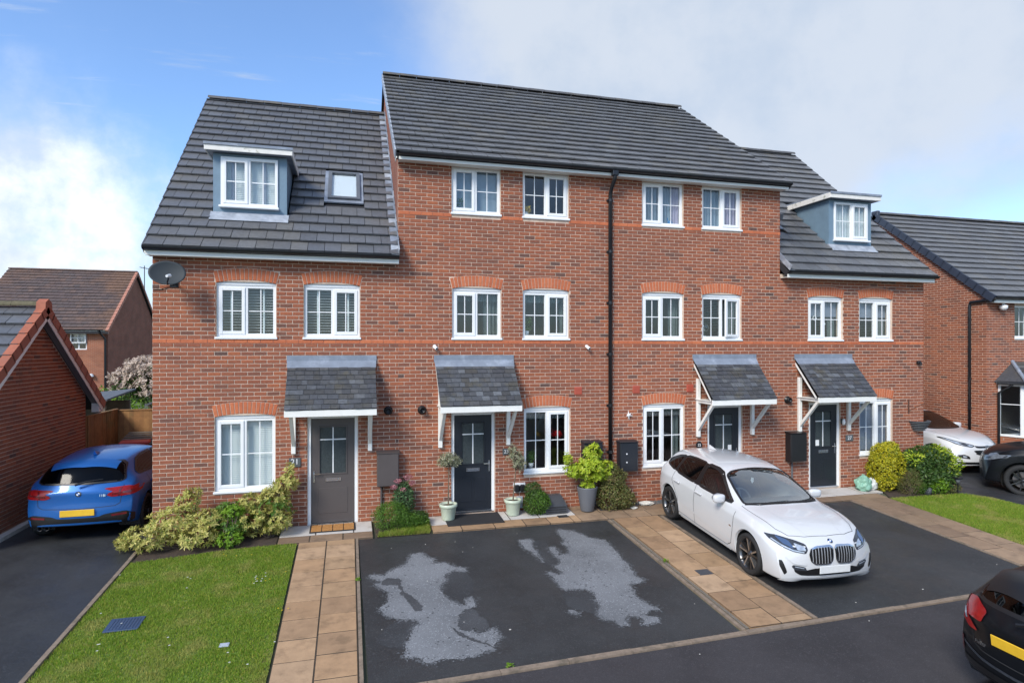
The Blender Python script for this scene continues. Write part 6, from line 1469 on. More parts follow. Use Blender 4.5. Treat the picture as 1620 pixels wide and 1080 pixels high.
litter([(807, 996, .013), (619, 867, .007), (673, 861, .008), (720, 857, .007), (748, 866, .007), (732, 873, .007), (676, 919, .008), (734, 984, .007), (1107, 1035, .008), (1460, 932, .010), (1354, 953, .008), (1375, 982, .008), (1099, 955, .006), (604, 996, .006), (818, 844, .006), (1577, 893, .008)], 'litter_specks', 'pale petals and grit specks scattered over the drives', 'stone_white')
shrub('weed_tuft', 'tiny green weed in the path joint beside the drive', *gp(566, 919), [((0, 0, .02), (.03, .03, .025))], 'leaf_bright', 60, .03, .012, 61, 0, 'weeds in paving joints', 3); shrub('weed_tuft', 'tiny green weed at the right edge of the patchy drive', *gp(1053, 889), [((0, 0, .02), (.035, .035, .03))], 'leaf_bright', 60, .035, .012, 62, 0, 'weeds in paving joints', 3); shrub('weed_tuft', 'tiny green weed on the kerb between drive and road', *gp(806, 1055), [((0, 0, .02), (.04, .03, .025))], 'leaf_bright', 60, .03, .012, 63, 0, 'weeds in paving joints', 3)
# things standing on window sills inside
def sill_plant(x, z, label, m, pot='upvc', h=.16):
    t = thing('sill_plant', label, 'potted plant', (x, D + .22, z), 0, 'plants on window sills', world=False); b = MB(); b.lathe([(0, 0), (.045, 0), (.06, .10), (.05, .10), (0, .09)], 14); b.build('pot', pot, t, smooth=True); foliage('foliage', m, t, [((0, 0, .1 + h * .6), (.10, .06, h * .7))], 260, .07, .025, int(x * 10) & 255, 0, .3)
sill_plant(3.62, 3.69, 'leafy plant in the middle right window of the tall left house', 'leaf_green', h=.22); sill_plant(3.60, 6.20, 'small flowering plant in the top right window of the tall left house', 'flower_yellow', h=.08); sill_plant(2.17, 6.2, 'pale plant in the top left window of the tall left house', 'leaf_green', h=.15); sill_plant(4.30, 1.45, 'red flowers inside the ground floor window above the planter', 'flower_red', 'black_plastic', .05); sill_plant(3.72, .90, 'green plant inside the ground floor window', 'leaf_green', h=.2)
t = thing('blue_toy', 'small blue toy in a top window right of the downpipe', 'toy', (6.98, D + .20, 6.19), 0, world=False); b = MB(); b.lathe([(0, 0), (.06, .01), (.065, .06), (.04, .11), (0, .12)], 12); b.build('body', 'toy_blue', t, smooth=True); MB().hexa([(-.06, -.02, .09), (-.02, -.02, .09), (-.02, .02, .09), (-.06, .02, .09)], [(-.07, -.01, .17), (-.05, -.01, .17), (-.05, .01, .17), (-.07, .01, .17)]).build('ear', 'toy_blue', t); MB().hexa([(.02, -.02, .09), (.06, -.02, .09), (.06, .02, .09), (.02, .02, .09)], [(.05, -.01, .17), (.07, -.01, .17), (.07, .01, .17), (.05, .01, .17)]).build('ear', 'toy_blue', t)
t = thing('glass_globe_lamp', 'clear round glass lamp in the middle window with the open sash', 'lamp', (7.86, D + .20, 3.70), 0, world=False); b = MB(); b.lathe([(0, 0), (.05, 0), (.05, .012), (.012, .02), (.012, .08), (0, .08)], 14); b.build('stand', 'chrome', t, smooth=True); b = MB(); b.lathe([(.115 * math.sin(math.pi * i / 14), .19 - .115 * math.cos(math.pi * i / 14)) for i in range(15)], 20); b.build('globe', 'globe_glass', t, smooth=True)
t = thing('window_ornament', 'white round ornament hanging in a middle window of the right house', 'ornament', (10.83, D + .14, 4.15), 0, world=False); b = MB(); b.lathe([(.05, -.008), (.06, 0), (.05, .008), (.04, 0), (.05, -.008)], 20, Matrix.Rotation(R(90), 4, 'X')); b.build('hoop', 'white_paint', t); MB().tube([(0, 0, .055), (0, 0, .3)], .003, 4).build('thread', 'white_paint', t); b = MB(); b.lathe([(0, -.04), (.03, 0), (0, .04)], 10, Matrix.Translation((.28, 0, -.14))); b.build('pendant', 'white_paint', t)
mat('paint_white', (.61, .62, .635), .26, coat=1., var=.02, vscale=3)
mat('paint_blue', (.006, .105, .37), .34, metal=.35, coat=.5, var=.05, vscale=3)
mat('paint_black', (.004, .005, .007), .4, spec=.22, coat=.28)
mat('car_black', (.012, .012, .013), .35, var=.15)
mat('seam', (.03, .03, .032), .8)
mat('tyre', (.018, .018, .019), .8, var=.2, vscale=30)
mat('rim_grey', (.12, .12, .125), .28, metal=.9)
mat('rim_face', (.50, .50, .51), .25, metal=.9)
mat('rim_black', (.012, .012, .013), .3)
mat('brake', (.15, .14, .14), .5, metal=.7)
mat('plate_white', (.72, .73, .73), .5, var=.08, vscale=12); mat('plate_yellow', (.80, .48, .03), .45, var=.08, vscale=12)
mat('lamp_clear', (.42, .47, .54), .12, metal=.3, var=.35, vscale=16); mat('lamp_mid', (.16, .18, .21), .15, metal=.2, var=.4, vscale=16); mat('lamp_dark', (.04, .045, .055), .12, var=.3, vscale=20); mat('lamp_blue', (.08, .13, .24), .12, metal=.3)
mat('lamp_red', (.30, .004, .006), .3, spec=.3, coat=.5, var=.35, vscale=22); mat('lamp_red_dark', (.14, .006, .010), .14, coat=1., var=.4, vscale=18)
mat('seat_dark', (.03, .03, .034), .8); mat('dash', (.045, .05, .055), .7)
mat('badge_blue', (.01, .10, .40), .3)
mat('wheel_grey', (.10, .105, .11), .5)
glass('car_glass_dark', (.25, .27, .27), boost=1.1)
glass('windscreen_glass', (.66, .74, .76), boost=4.2)
mat('grille_silver', (.55, .56, .58), .35, metal=.5)
# ---------------------------------------------------------------- cars
def pch(keys):
    ks = sorted(keys); X = [k[0] for k in ks]; Y = [k[1] for k in ks]; n = len(X); d = [(Y[i + 1] - Y[i]) / (X[i + 1] - X[i]) for i in range(n - 1)]; m = [d[0]] + [0 if d[i - 1] * d[i] <= 0 else 2 * d[i - 1] * d[i] / (d[i - 1] + d[i]) for i in range(1, n - 1)] + [d[-1]]
    def f(x):
        if x <= X[0]: return Y[0]
        if x >= X[-1]: return Y[-1]
        i = max(j for j in range(n - 1) if X[j] <= x); h = X[i + 1] - X[i]; t = (x - X[i]) / h
        return (2 * t ** 3 - 3 * t ** 2 + 1) * Y[i] + (t ** 3 - 2 * t ** 2 + t) * h * m[i] + (-2 * t ** 3 + 3 * t ** 2) * Y[i + 1] + (t ** 3 - t ** 2) * h * m[i + 1]
    return f
def clip_cell(poly, x0, x1, y0, y1):
    for ax, v, sg in ((0, x0, 1), (0, x1, -1), (1, y0, 1), (1, y1, -1)):
        out = []; n = len(poly)
        for i in range(n):
            a, b = poly[i], poly[(i + 1) % n]; da, db = (a[ax] - v) * sg, (b[ax] - v) * sg
            if da >= 0: out.append(a)
            if (da > 0 > db) or (da < 0 < db): t = da / (da - db); out.append((a[0] + (b[0] - a[0]) * t, a[1] + (b[1] - a[1]) * t))
        poly = out
        if len(poly) < 3: return []
    return poly
def inset(poly, d):
    n = len(poly); A = sum(poly[i][0] * poly[(i + 1) % n][1] - poly[(i + 1) % n][0] * poly[i][1] for i in range(n)); sg = 1 if A > 0 else -1; out = []
    for i in range(n):
        p, q, r = Vector(poly[i - 1]), Vector(poly[i]), Vector(poly[(i + 1) % n]); a = (q - p).normalized(); b = (r - q).normalized(); na, nb = Vector((-a.y, a.x)) * sg, Vector((-b.y, b.x)) * sg; m = na + nb; l = max(.35, m.length_squared / 2) if m.length > 1e-6 else 1
        out.append(tuple(q + m * d / (2 * l) * (1 if m.length > 1e-6 else 0)))
    return out
def smooth_poly(poly, n=4):       # round the corners of an outline (Chaikin)
    for _ in range(2):
        out = []
        for i in range(len(poly)):
            a, b = Vector(poly[i]), Vector(poly[(i + 1) % len(poly)]); out += [tuple(a.lerp(b, .12)), tuple(a.lerp(b, .88))]
        poly = out
    return poly
class Car:
    def __init__(s, name, label, group, M, P):
        s.P = P; s.t = thing(name, label, 'car', (0, 0, 0), 0, group, world=False); s.t.matrix_basis = M
        s.paint = P['paint']; s.holes = []; s.body_mesh()
    def section(s, x):
        P = s.P; W = P['W'](x); zb = P['zb'](x); zbelt = P['zbelt'](x); zt = P['zt'](x); zr = min(P['zr'](x), zt - .004); wr = P['wr'](x); zsh = P['zsh'](x); wb = P['wb'](x)
        z2 = zb + (zsh - zb) * .64
        pts = [(0, zb + .01), (W * .35, zb + .01), (W * .72, zb + .005), (W - .06, zb), (W - .032, zb + .09), (W, z2), (W - .010, zsh), (wb, zbelt), (wr, zr), (wr * .62, zr + (zt - zr) * .70), (0, zt)]
        return pts
    def deform(s, p):
        P = s.P; x, y, z = p; W = .9
        if x > P['fx']:
            r = ((x - P['fx']) / (P['L1'] - P['fx'])); x -= r ** 1.6 * (P['fs'] * (.62 + .75 * min(max((z - .35) / .45, 0), 1)) * (abs(y) / W) ** 2.6 + P['fp'](z))
        if x < P['rx']:
            r = ((P['rx'] - x) / (P['rx'] - P['L0'])); x += r ** 1.6 * (P['rs'] * (abs(y) / W) ** 2.6 + P['rp'](z))
        return (x, y, z)
    def body_mesh(s):
        P = s.P; bm = bmesh.new(); xs = P['xs']; rows = []
        for x in xs:
            h = s.section(x); row = [(x, y, z) for y, z in h] + [(x, -y, z) for y, z in h[-2:0:-1]]; rows.append(row)
        n = len(rows[0]); V = [[bm.verts.new(s.deform(p)) for p in r] for r in rows]
        for i in range(len(xs) - 1):
            for k in range(n): bm.faces.new((V[i][k], V[i][(k + 1) % n], V[i + 1][(k + 1) % n], V[i + 1][k]))
        # end caps as grids: columns follow the top and bottom points, rows the side points
        for i, flip in ((0, True), (len(xs) - 1, False)):
            h = s.section(xs[i]); B = [0, 1, 2]; cols = [(-3), -2, -1, 0, 1, 2, 3]
            ring = V[i]; idx = lambda k: ring[k % n]
            bot = [idx(-3), idx(-2), idx(-1), idx(0), idx(1), idx(2), idx(3)]; top = [idx(-7), idx(-8), idx(-9), idx(10), idx(9), idx(8), idx(7)]
            grid = [bot]
            for j in (4, 5, 6):
                l, r = idx(-j), idx(j); y = h[j][0]; row = [l]
                for c in range(1, 6):
                    f = (j - 3) / 4; yb, yt = rows[i][(c - 3) % n][1] / h[3][0], (h[(10, 9, 8, 7)[abs(c - 3)]][0] / h[7][0]) * (1 if c > 3 else -1)
                    yy = (yb * (1 - f) + yt * f) * y
                    row.append(bm.verts.new(s.deform((xs[i], yy, h[j][1]))))
                row.append(r); grid.append(row)
            grid.append(top)
            for a in range(4):
                for c in range(6):
                    q = (grid[a][c], grid[a][c + 1], grid[a + 1][c + 1], grid[a + 1][c])
                    try: bm.faces.new(q[::-1] if flip else q)
                    except ValueError: pass
        cl = bm.edges.layers.float.get('crease_edge') or bm.edges.layers.float.new('crease_edge'); look = {}
        for i in range(len(xs) - 1):
            for k, v in ((6, .75), (7, .75), (8, .35), (n - 6, .75), (n - 7, .75), (n - 8, .35), (3, .5), (n - 3, .5)):
                ed = bm.edges.get((V[i][k], V[i + 1][k]))
                if ed: ed[cl] = v
        for i in (0, len(xs) - 1):
            for k in range(n):
                ed = bm.edges.get((V[i][k], V[i][(k + 1) % n]))
                if ed: ed[cl] = .35
        bmesh.ops.recalc_face_normals(bm, faces=bm.faces[:])
        me = bpy.data.meshes.new('cage'); bm.to_mesh(me); bm.free(); o = bpy.data.objects.new('cage', me); C.objects.link(o)
        md = o.modifiers.new('s', 'SUBSURF'); md.levels = P.get('lev', 3); md.render_levels = md.levels
        dg = bpy.context.evaluated_depsgraph_get(); s.bm = bmesh.new(); s.bm.from_mesh(o.evaluated_get(dg).to_mesh()); bpy.data.objects.remove(o); bpy.data.meshes.remove(me)
        s.bm.normal_update(); s.bvh = BVHTree.FromBMesh(s.bm)
    def hit(s, view, u, v, off):
        o, d = {'r': ((u, -3, v), (0, 1, 0)), 'l': ((u, 3, v), (0, -1, 0)), 'f': ((5, u, v), (-1, 0, 0)), 'b': ((-5, u, v), (1, 0, 0)), 't': ((u, v, 4), (0, 0, -1))}[view]
        h = s.bvh.ray_cast(Vector(o), Vector(d))
        if h[0] is None: return None
        n = h[1]
        if n.dot(Vector(d)) > 0: n = -n
        return h[0] + n * off
    def panel(s, name, m, view, poly, off=.003, g=.05, parent=None, thick=0.):
        xs = [p[0] for p in poly]; ys = [p[1] for p in poly]; bm = bmesh.new(); cache = {}
        def vert(u, v):
            k = (round(u, 5), round(v, 5))
            if k not in cache:
                h = s.hit(view, u, v, off); cache[k] = bm.verts.new(h) if h is not None else None
            return cache[k]
        i0, i1 = math.floor(min(xs) / g), math.ceil(max(xs) / g); j0, j1 = math.floor(min(ys) / g), math.ceil(max(ys) / g)
        for i in range(i0, i1):
            for j in range(j0, j1):
                c = clip_cell(poly, i * g, (i + 1) * g, j * g, (j + 1) * g)
                if len(c) < 3: continue
                vs = []
                for q in c:
                    w = vert(*q)
                    if w is None: vs = None; break
                    if w not in vs: vs.append(w)
                if vs and len(vs) > 2:
                    try: bm.faces.new(vs)
                    except ValueError: pass
        return s.emit(bm, name, m, parent, view)
    def emit(s, bm, name, m, parent, view=None):
        bmesh.ops.remove_doubles(bm, verts=bm.verts[:], dist=.0004); bm.normal_update()
        D_ = {'r': Vector((0, -1, 0)), 'l': Vector((0, 1, 0)), 'f': Vector((1, 0, 0)), 'b': Vector((-1, 0, 0)), 't': Vector((0, 0, 1))}.get(view)
        if D_:
            for f in bm.faces:
                if f.normal.dot(D_) < 0: f.normal_flip()
        me = bpy.data.meshes.new(name); bm.to_mesh(me); bm.free(); me.materials.append(MATS[m]); me.polygons.foreach_set('use_smooth', [True] * len(me.polygons))
        return link(bpy.data.objects.new(name, me), parent or s.t)
    def strip(s, name, m, view, pts, w=.008, off=.002, closed=False, parent=None, step=.04):
        P = [Vector(p) for p in pts]; 
        if closed: P.append(P[0])
        Q = []
        for a, b in zip(P, P[1:]):
            n = max(1, int((b - a).length / step)); Q += [a.lerp(b, i / n) for i in range(n)]
        Q.append(P[-1]); bm = bmesh.new(); prev = None
        for i, q in enumerate(Q):
            t = (Q[min(i + 1, len(Q) - 1)] - Q[max(i - 1, 0)])
            if closed and i in (0, len(Q) - 1): t = Q[1] - Q[-2]
            t = t.normalized(); nn = Vector((-t.y, t.x)) * w / 2; a, b = s.hit(view, q.x + nn.x, q.y + nn.y, off), s.hit(view, q.x - nn.x, q.y - nn.y, off)
            cur = None
            if a is not None and b is not None: cur = (bm.verts.new(a), bm.verts.new(b))
            if prev and cur:
                try: bm.faces.new((prev[0], prev[1], cur[1], cur[0]))
                except ValueError: pass
            prev = cur
        return s.emit(bm, name, m, parent, view)
    def frame(s, name, m, view, outer, d, off=.0065, parent=None):
        inner = inset(outer, d); mid = inset(outer, d / 2); return s.strip(name, m, view, mid, d, off, True, parent)
    def glass_hole(s, name, view, poly, m='car_glass', trim=.035, trim_m='car_black', hole=True, gname='window'):
        poly = smooth_poly(poly); f = s.frame(gname, trim_m, view, poly, trim); g = s.panel('glass', m, view, inset(poly, trim * .55), .0015 if hole else .006, .03, f)
        if hole: s.holes.append((view, inset(poly, .003)))
        return f
    def finish(s, arches):
        P = s.P; bm = s.bm; kill = []
        ax = {'r': (0, 2), 'l': (0, 2), 'f': (1, 2), 'b': (1, 2), 't': (0, 1)}; D_ = {'r': Vector((0, -1, 0)), 'l': Vector((0, 1, 0)), 'f': Vector((1, 0, 0)), 'b': Vector((-1, 0, 0)), 't': Vector((0, 0, 1))}
        for f in bm.faces:
            c = f.calc_center_median()
            for (x, z, r) in arches:
                if abs(c.y) > .45 and (c.x - x) ** 2 + (c.z - z) ** 2 < (r - .004) ** 2: kill.append(f); break
            else:
                for v, poly in s.holes:
                    if f.normal.dot(D_[v]) > .25 and inpoly(c[ax[v][0]], c[ax[v][1]], poly) and all(inpoly(w.co[ax[v][0]], w.co[ax[v][1]], poly) for w in f.verts): kill.append(f); break
        bmesh.ops.delete(bm, geom=kill, context='FACES')
        for e in bm.edges:
            if e.is_boundary:
                for v in e.verts:
                    for (x, z, r) in arches:
                        d = math.hypot(v.co.x - x, v.co.z - z)
                        if abs(v.co.y) > .45 and abs(d - r) < .05: v.co.x = x + (v.co.x - x) * r / d; v.co.z = z + (v.co.z - z) * r / d
        me = bpy.data.meshes.new('body'); bm.to_mesh(me); me.materials.append(MATS[s.paint]); me.polygons.foreach_set('use_smooth', [True] * len(me.polygons)); s.body = link(bpy.data.objects.new('body', me), s.t); bm.free()
        lipm = P.get('arch_m', s.paint)
        for (x, z, r) in arches:
            for sg, vw in ((1, 'l'), (-1, 'r')):
                w = MB(); n = 22; A = [R(-30) + R(240) * i / n for i in range(n + 1)]
                ins = [(x + math.cos(a) * (r - .004), z + math.sin(a) * (r - .004)) for a in A]
                V = [(p[0], sg * yy, max(p[1], .12)) for yy in (.50, .84) for p in ins]
                w.add(V, [(i, i + 1, n + 2 + i, n + 1 + i) for i in range(n)]); V2 = [(x, sg * .50, z)] + [(p[0], sg * .50, max(p[1], .12)) for p in ins]; w.add(V2, [(0, i, i + 1) for i in range(1, n + 1)]); w.build('wheel_well', 'rubber', s.t)
                lp = MB(); o1 = []; o2 = []
                for a in A:
                    h = s.hit(vw, x + math.cos(a) * (r + .006), z + math.sin(a) * (r + .006), .0)
                    if h is None: continue
                    o1.append((x + math.cos(a) * (r + (.002 if lipm == s.paint else .035)), h.y + sg * .004, z + math.sin(a) * (r + (.002 if lipm == s.paint else .035)))); o2.append((x + math.cos(a) * (r - .012), h.y - sg * .03, z + math.sin(a) * (r - .012)))
                k = len(o1); lp.add(o1 + o2, [(i, i + 1, k + i + 1, k + i) for i in range(k - 1)])
                if k > 2: lp.build('wheel_arch', lipm, s.t, smooth=True)
    def wheels(s, xf, xr, y, r, width=.22, rim=.235, style='double', m='rim_grey', face='rim_face'):
        tyre = MB(); w = width / 2; tyre.lathe([(rim - .01, -w * .82), (rim + .02, -w * .95), (r - .03, -w), (r - .008, -w * .82), (r, -w * .5), (r, w * .5), (r - .008, w * .82), (r - .03, w), (rim + .02, w * .95), (rim - .01, w * .82)], 40); tm = tyre.mesh('tyre', 'tyre', True)
        bar = MB(); bar.lathe([(rim, -w * .9), (rim - .02, -w * .3), (rim - .03, w * .35), (rim - .005, w * .82), (rim + .008, w * .90)], 36); bm_ = bar.mesh('wheel', m, True)
        rm = MB(); k = 5
        def spoke(a0, r0, a1, r1, w0, w1, mi):
            p, q = Vector((math.cos(a0) * r0, math.sin(a0) * r0, 0)), Vector((math.cos(a1) * r1, math.sin(a1) * r1, 0)); t = (q - p).normalized(); n = Vector((-t.y, t.x, 0)); z0, z1 = w * .62, w * .80
            rm.hexa([p + n * w0 + Vector((0, 0, .01)), p - n * w0 + Vector((0, 0, .01)), q - n * w1 + Vector((0, 0, .02)), q + n * w1 + Vector((0, 0, .02))], [p + n * w0 * .8 + Vector((0, 0, z0)), p - n * w0 * .8 + Vector((0, 0, z0)), q - n * w1 * .8 + Vector((0, 0, z1)), q + n * w1 * .8 + Vector((0, 0, z1))], mi)
        for i in range(k if style != 'multi' else 9):
            nn = k if style != 'multi' else 9; a = 2 * math.pi * i / nn + .3
            if style == 'double': spoke(a - .14, .05, a - .21, rim + .002, .017, .013, 0); spoke(a + .14, .05, a + .21, rim + .002, .017, .013, 1)
            elif style == 'five': spoke(a, .04, a, rim + .002, .038, .05, 0)
            else: spoke(a, .04, a + .1, rim + .002, .018, .016, 0)
        rm.lathe([(0, w * .66), (.05, w * .64), (.07, w * .5), (.07, 0)], 20, mi=0); rmm = rm.mesh('rim', [m, face])
        hb = MB(); hb.lathe([(0, w * .70), (.024, w * .69), (.027, w * .6)], 16); hbm = hb.mesh('hub_cap', 'lamp_dark', True)
        bd = MB(); bd.lathe([(.04, -.02), (rim * .72, -.02), (rim * .72, -.035)], 28); bdm = bd.mesh('brake_disc', 'brake')
        for x in (xf, xr):
            for sg in (1, -1):
                M = Matrix.Translation((x, sg * (y - w), r)) @ Matrix.Rotation(R(-90 * sg), 4, 'X')
                o = place('wheel', bm_, s.t, M)
                for nme, me in (('tyre', tm), ('rim', rmm), ('hub_cap', hbm), ('brake_disc', bdm)): place(nme, me, o, Matrix.Identity(4))
    def mirror(s, x, z, y, m=None, sg=-1, sc=1.):
        bm = bmesh.new(); bmesh.ops.create_icosphere(bm, subdivisions=3, radius=1)
        for v in bm.verts:
            c = v.co; c = Vector([math.copysign(abs(q) ** .62, q) for q in c]) * .92; v.co = Vector((c.x * .075 * sc * (1 if c.x > 0 else .45) , c.y * .125 * sc, c.z * .085 * sc * (1 if c.z < 0 else .85)))
        o = s.emit(bm, 'door_mirror', m or s.paint, s.t); o.location = (x, sg * (y + .10), z); o.rotation_euler.z = sg * R(-8)
        st = MB(); st.hexa([(x - .05, sg * (y - .06), z - .07), (x + .04, sg * (y - .06), z - .07), (x + .02, sg * (y + .06), z - .05), (x - .03, sg * (y + .06), z - .05)], [(x - .05, sg * (y - .06), z - .03), (x + .04, sg * (y - .06), z - .03), (x + .02, sg * (y + .06), z - .02), (x - .03, sg * (y + .06), z - .02)]); st.build('mirror_arm', 'car_black', s.t)
        gl = MB(); gl.lathe([(0, 0), (.9, 0), (1, .02)], 20, Matrix.Translation((x - .034 * sc, sg * (y + .10), z)) @ Matrix.Rotation(R(-90), 4, 'Y') @ Matrix.Diagonal((.07 * sc, .11 * sc, .01, 1))); gl.build('mirror_glass', 'chrome', s.t)
    def interior(s, zseat=.55, xw=.55):
        t = s.t
        d = MB(); d.hexa([(.40, -.68, .55), (.98, -.66, .60), (.98, .66, .60), (.40, .68, .55)], [(.45, -.68, .93), (.98, -.66, .93), (.98, .66, .93), (.45, .68, .93)]); d.build('dashboard', 'dash', t)
        for sg in (-1, 1):
            m = MB(); m.cbox(-.45, .1, sg * .36 - .25, sg * .36 + .25, .3, zseat, .05); m.hexa([(-.55, sg * .36 - .24, zseat), (-.38, sg * .36 - .24, zseat), (-.38, sg * .36 + .24, zseat), (-.55, sg * .36 + .24, zseat)], [(-.72, sg * .36 - .2, 1.08), (-.60, sg * .36 - .2, 1.08), (-.60, sg * .36 + .2, 1.08), (-.72, sg * .36 + .2, 1.08)]); m.cbox(-.74, -.64, sg * .36 - .12, sg * .36 + .12, 1.10, 1.26, .03); m.build('seat', 'seat_dark', t)
        m = MB(); m.cbox(-1.35, -.95, -.6, .6, .3, .58, .05); m.cbox(-1.55, -1.38, -.6, .6, .5, 1.08, .05); m.build('rear_seat', 'seat_dark', t)
        Mx = Matrix.Translation((.33, -.36, .88)) @ Matrix.Rotation(R(65), 4, 'Y'); w = MB(); w.tube([Mx @ Vector((math.cos(a) * .185, math.sin(a) * .185, 0)) for a in [2 * math.pi * i / 24 for i in range(25)]], .017, 8); w.tube([Mx @ Vector((-.17, 0, 0)), Mx @ Vector((.0, 0, 0)), Mx @ Vector((0, .17, 0))], .02, 6); w.tube([Mx @ Vector((0, 0, 0)), Mx @ Vector((0, -.17, 0))], .02, 6); w.build('steering_wheel', 'wheel_grey', t)
        m = MB(); m.cbox(.02, .06, -.12, .12, 1.20, 1.27, .01); m.build('rear_view_mirror', 'seat_dark', t)
        m = MB(); m.box(-1.6, 1.0, -.72, .72, .26, .3); m.build('floor', 'seat_dark', t)
    def bmw_badge(s, view, u, v, r):
        h = s.hit(view, u, v, .004); 
        if h is None: return
        e = .002; n = (s.hit(view, u + e, v, 0) - s.hit(view, u, v, 0)).cross(s.hit(view, u, v + e, 0) - s.hit(view, u, v, 0)).normalized()
        d = {'f': Vector((1, 0, 0)), 'b': Vector((-1, 0, 0))}[view]
        if n.dot(d) < 0: n = -n
        up = Vector((0, 0, 1)); up = (up - n * up.dot(n)).normalized(); rt = up.cross(n); M = Matrix((rt, up, n)).transposed().to_4x4(); M.translation = h
        b = MB(); b.lathe([(0, 0), (r, 0), (r, .006), (r * .93, .009), (r * .9, .006), (0, .006)], 28, M); o = b.build('badge', 'chrome', s.t)
        b = MB(); b.lathe([(r * .62, .0085), (r * .9, .0085)], 28, M); b.build('badge_ring', 'car_black', o)
        for q, m in ((0, 'white_paint'), (1, 'badge_blue'), (2, 'white_paint'), (3, 'badge_blue')):
            b = MB(); a = [math.pi / 2 * q + math.pi / 2 * i / 6 for i in range(7)]; b.add([M @ Vector((0, 0, .0088))] + [M @ Vector((math.cos(t) * r * .6, math.sin(t) * r * .6, .0088)) for t in a], [(0, i, i + 1) for i in range(1, 7)]); b.build('badge_quarter', m, o)
def mir(p): return [(-u, v) for u, v in p][::-1]
def pose(x, y, z, heading, slope=True):
    f = Vector((math.cos(heading), math.sin(heading), 0)); 
    n = Vector((0, -SL, 1)).normalized() if slope else Vector((0, 0, 1)); f = (f - n * f.dot(n)).normalized(); l = n.cross(f); M = Matrix((f, l, n)).transposed().to_4x4(); M.translation = (x, y, z)
    return M
K = lambda *k: pch(k)
HATCH = dict(L0=-2.115, L1=2.20, fx=1.25, rx=-1.45, fs=.30, rs=.24,
    xs=[-2.115, -2.09, -2.03, -1.93, -1.80, -1.66, -1.5, -1.3, -1.05, -.75, -.4, -.1, .12, .35, .6, .82, .98, 1.1, 1.3, 1.55, 1.8, 1.98, 2.1, 2.17, 2.20],
    zt=K((-2.115, .86), (-2.08, .95), (-2.02, 1.03), (-1.92, 1.17), (-1.80, 1.315), (-1.70, 1.345), (-1.3, 1.40), (-.7, 1.430), (-.3, 1.432), (.05, 1.395), (.35, 1.285), (.7, 1.125), (.95, 1.01), (1.1, .985), (1.4, .955), (1.8, .895), (2.0, .85), (2.12, .79), (2.2, .71)),
    zr=K((-2.115, .84), (-2.05, .95), (-1.95, 1.06), (-1.82, 1.20), (-1.7, 1.27), (-1.3, 1.335), (-.6, 1.372), (-.1, 1.36), (.2, 1.30), (.5, 1.165), (.75, 1.045), (.95, .965), (1.1, .955), (1.5, .92), (1.8, .868), (2.0, .825), (2.12, .77), (2.2, .70)),
    wr=K((-2.115, .60), (-1.95, .60), (-1.8, .555), (-1.3, .575), (-.5, .60), (0, .60), (.3, .63), (.7, .70), (.95, .72), (1.1, .66), (1.5, .62), (2.0, .58), (2.2, .54)),
    zbelt=K((-2.115, .82), (-2.0, .93), (-1.8, 1.01), (-1.3, .995), (-.6, .965), (0, .945), (.6, .935), (.95, .925), (1.3, .905), (1.8, .84), (2.0, .795), (2.2, .68)),
    wb=K((-2.115, .74), (-1.9, .79), (-1.3, .815), (-.5, .835), (.5, .835), (1.0, .82), (1.5, .805), (1.9, .78), (2.2, .72)),
    zsh=K((-2.115, .70), (-1.9, .85), (-1.3, .87), (-.5, .84), (.5, .81), (1.2, .80), (1.8, .74), (2.2, .60)),
    W=K((-2.115, .80), (-1.9, .865), (-1.35, .898), (-.9, .885), (-.3, .882), (.6, .884), (1.0, .888), (1.35, .898), (1.8, .885), (2.05, .86), (2.2, .82)),
    zb=K((-2.115, .30), (-1.9, .24), (-1.0, .19), (1.0, .185), (1.9, .19), (2.2, .20)),
    fp=K((.15, .07), (.3, .02), (.5, 0), (.65, .015), (.8, .10), (1.0, .2)), rp=K((.2, .12), (.35, .03), (.5, 0), (.75, .02), (.95, .04), (1.3, .0)))
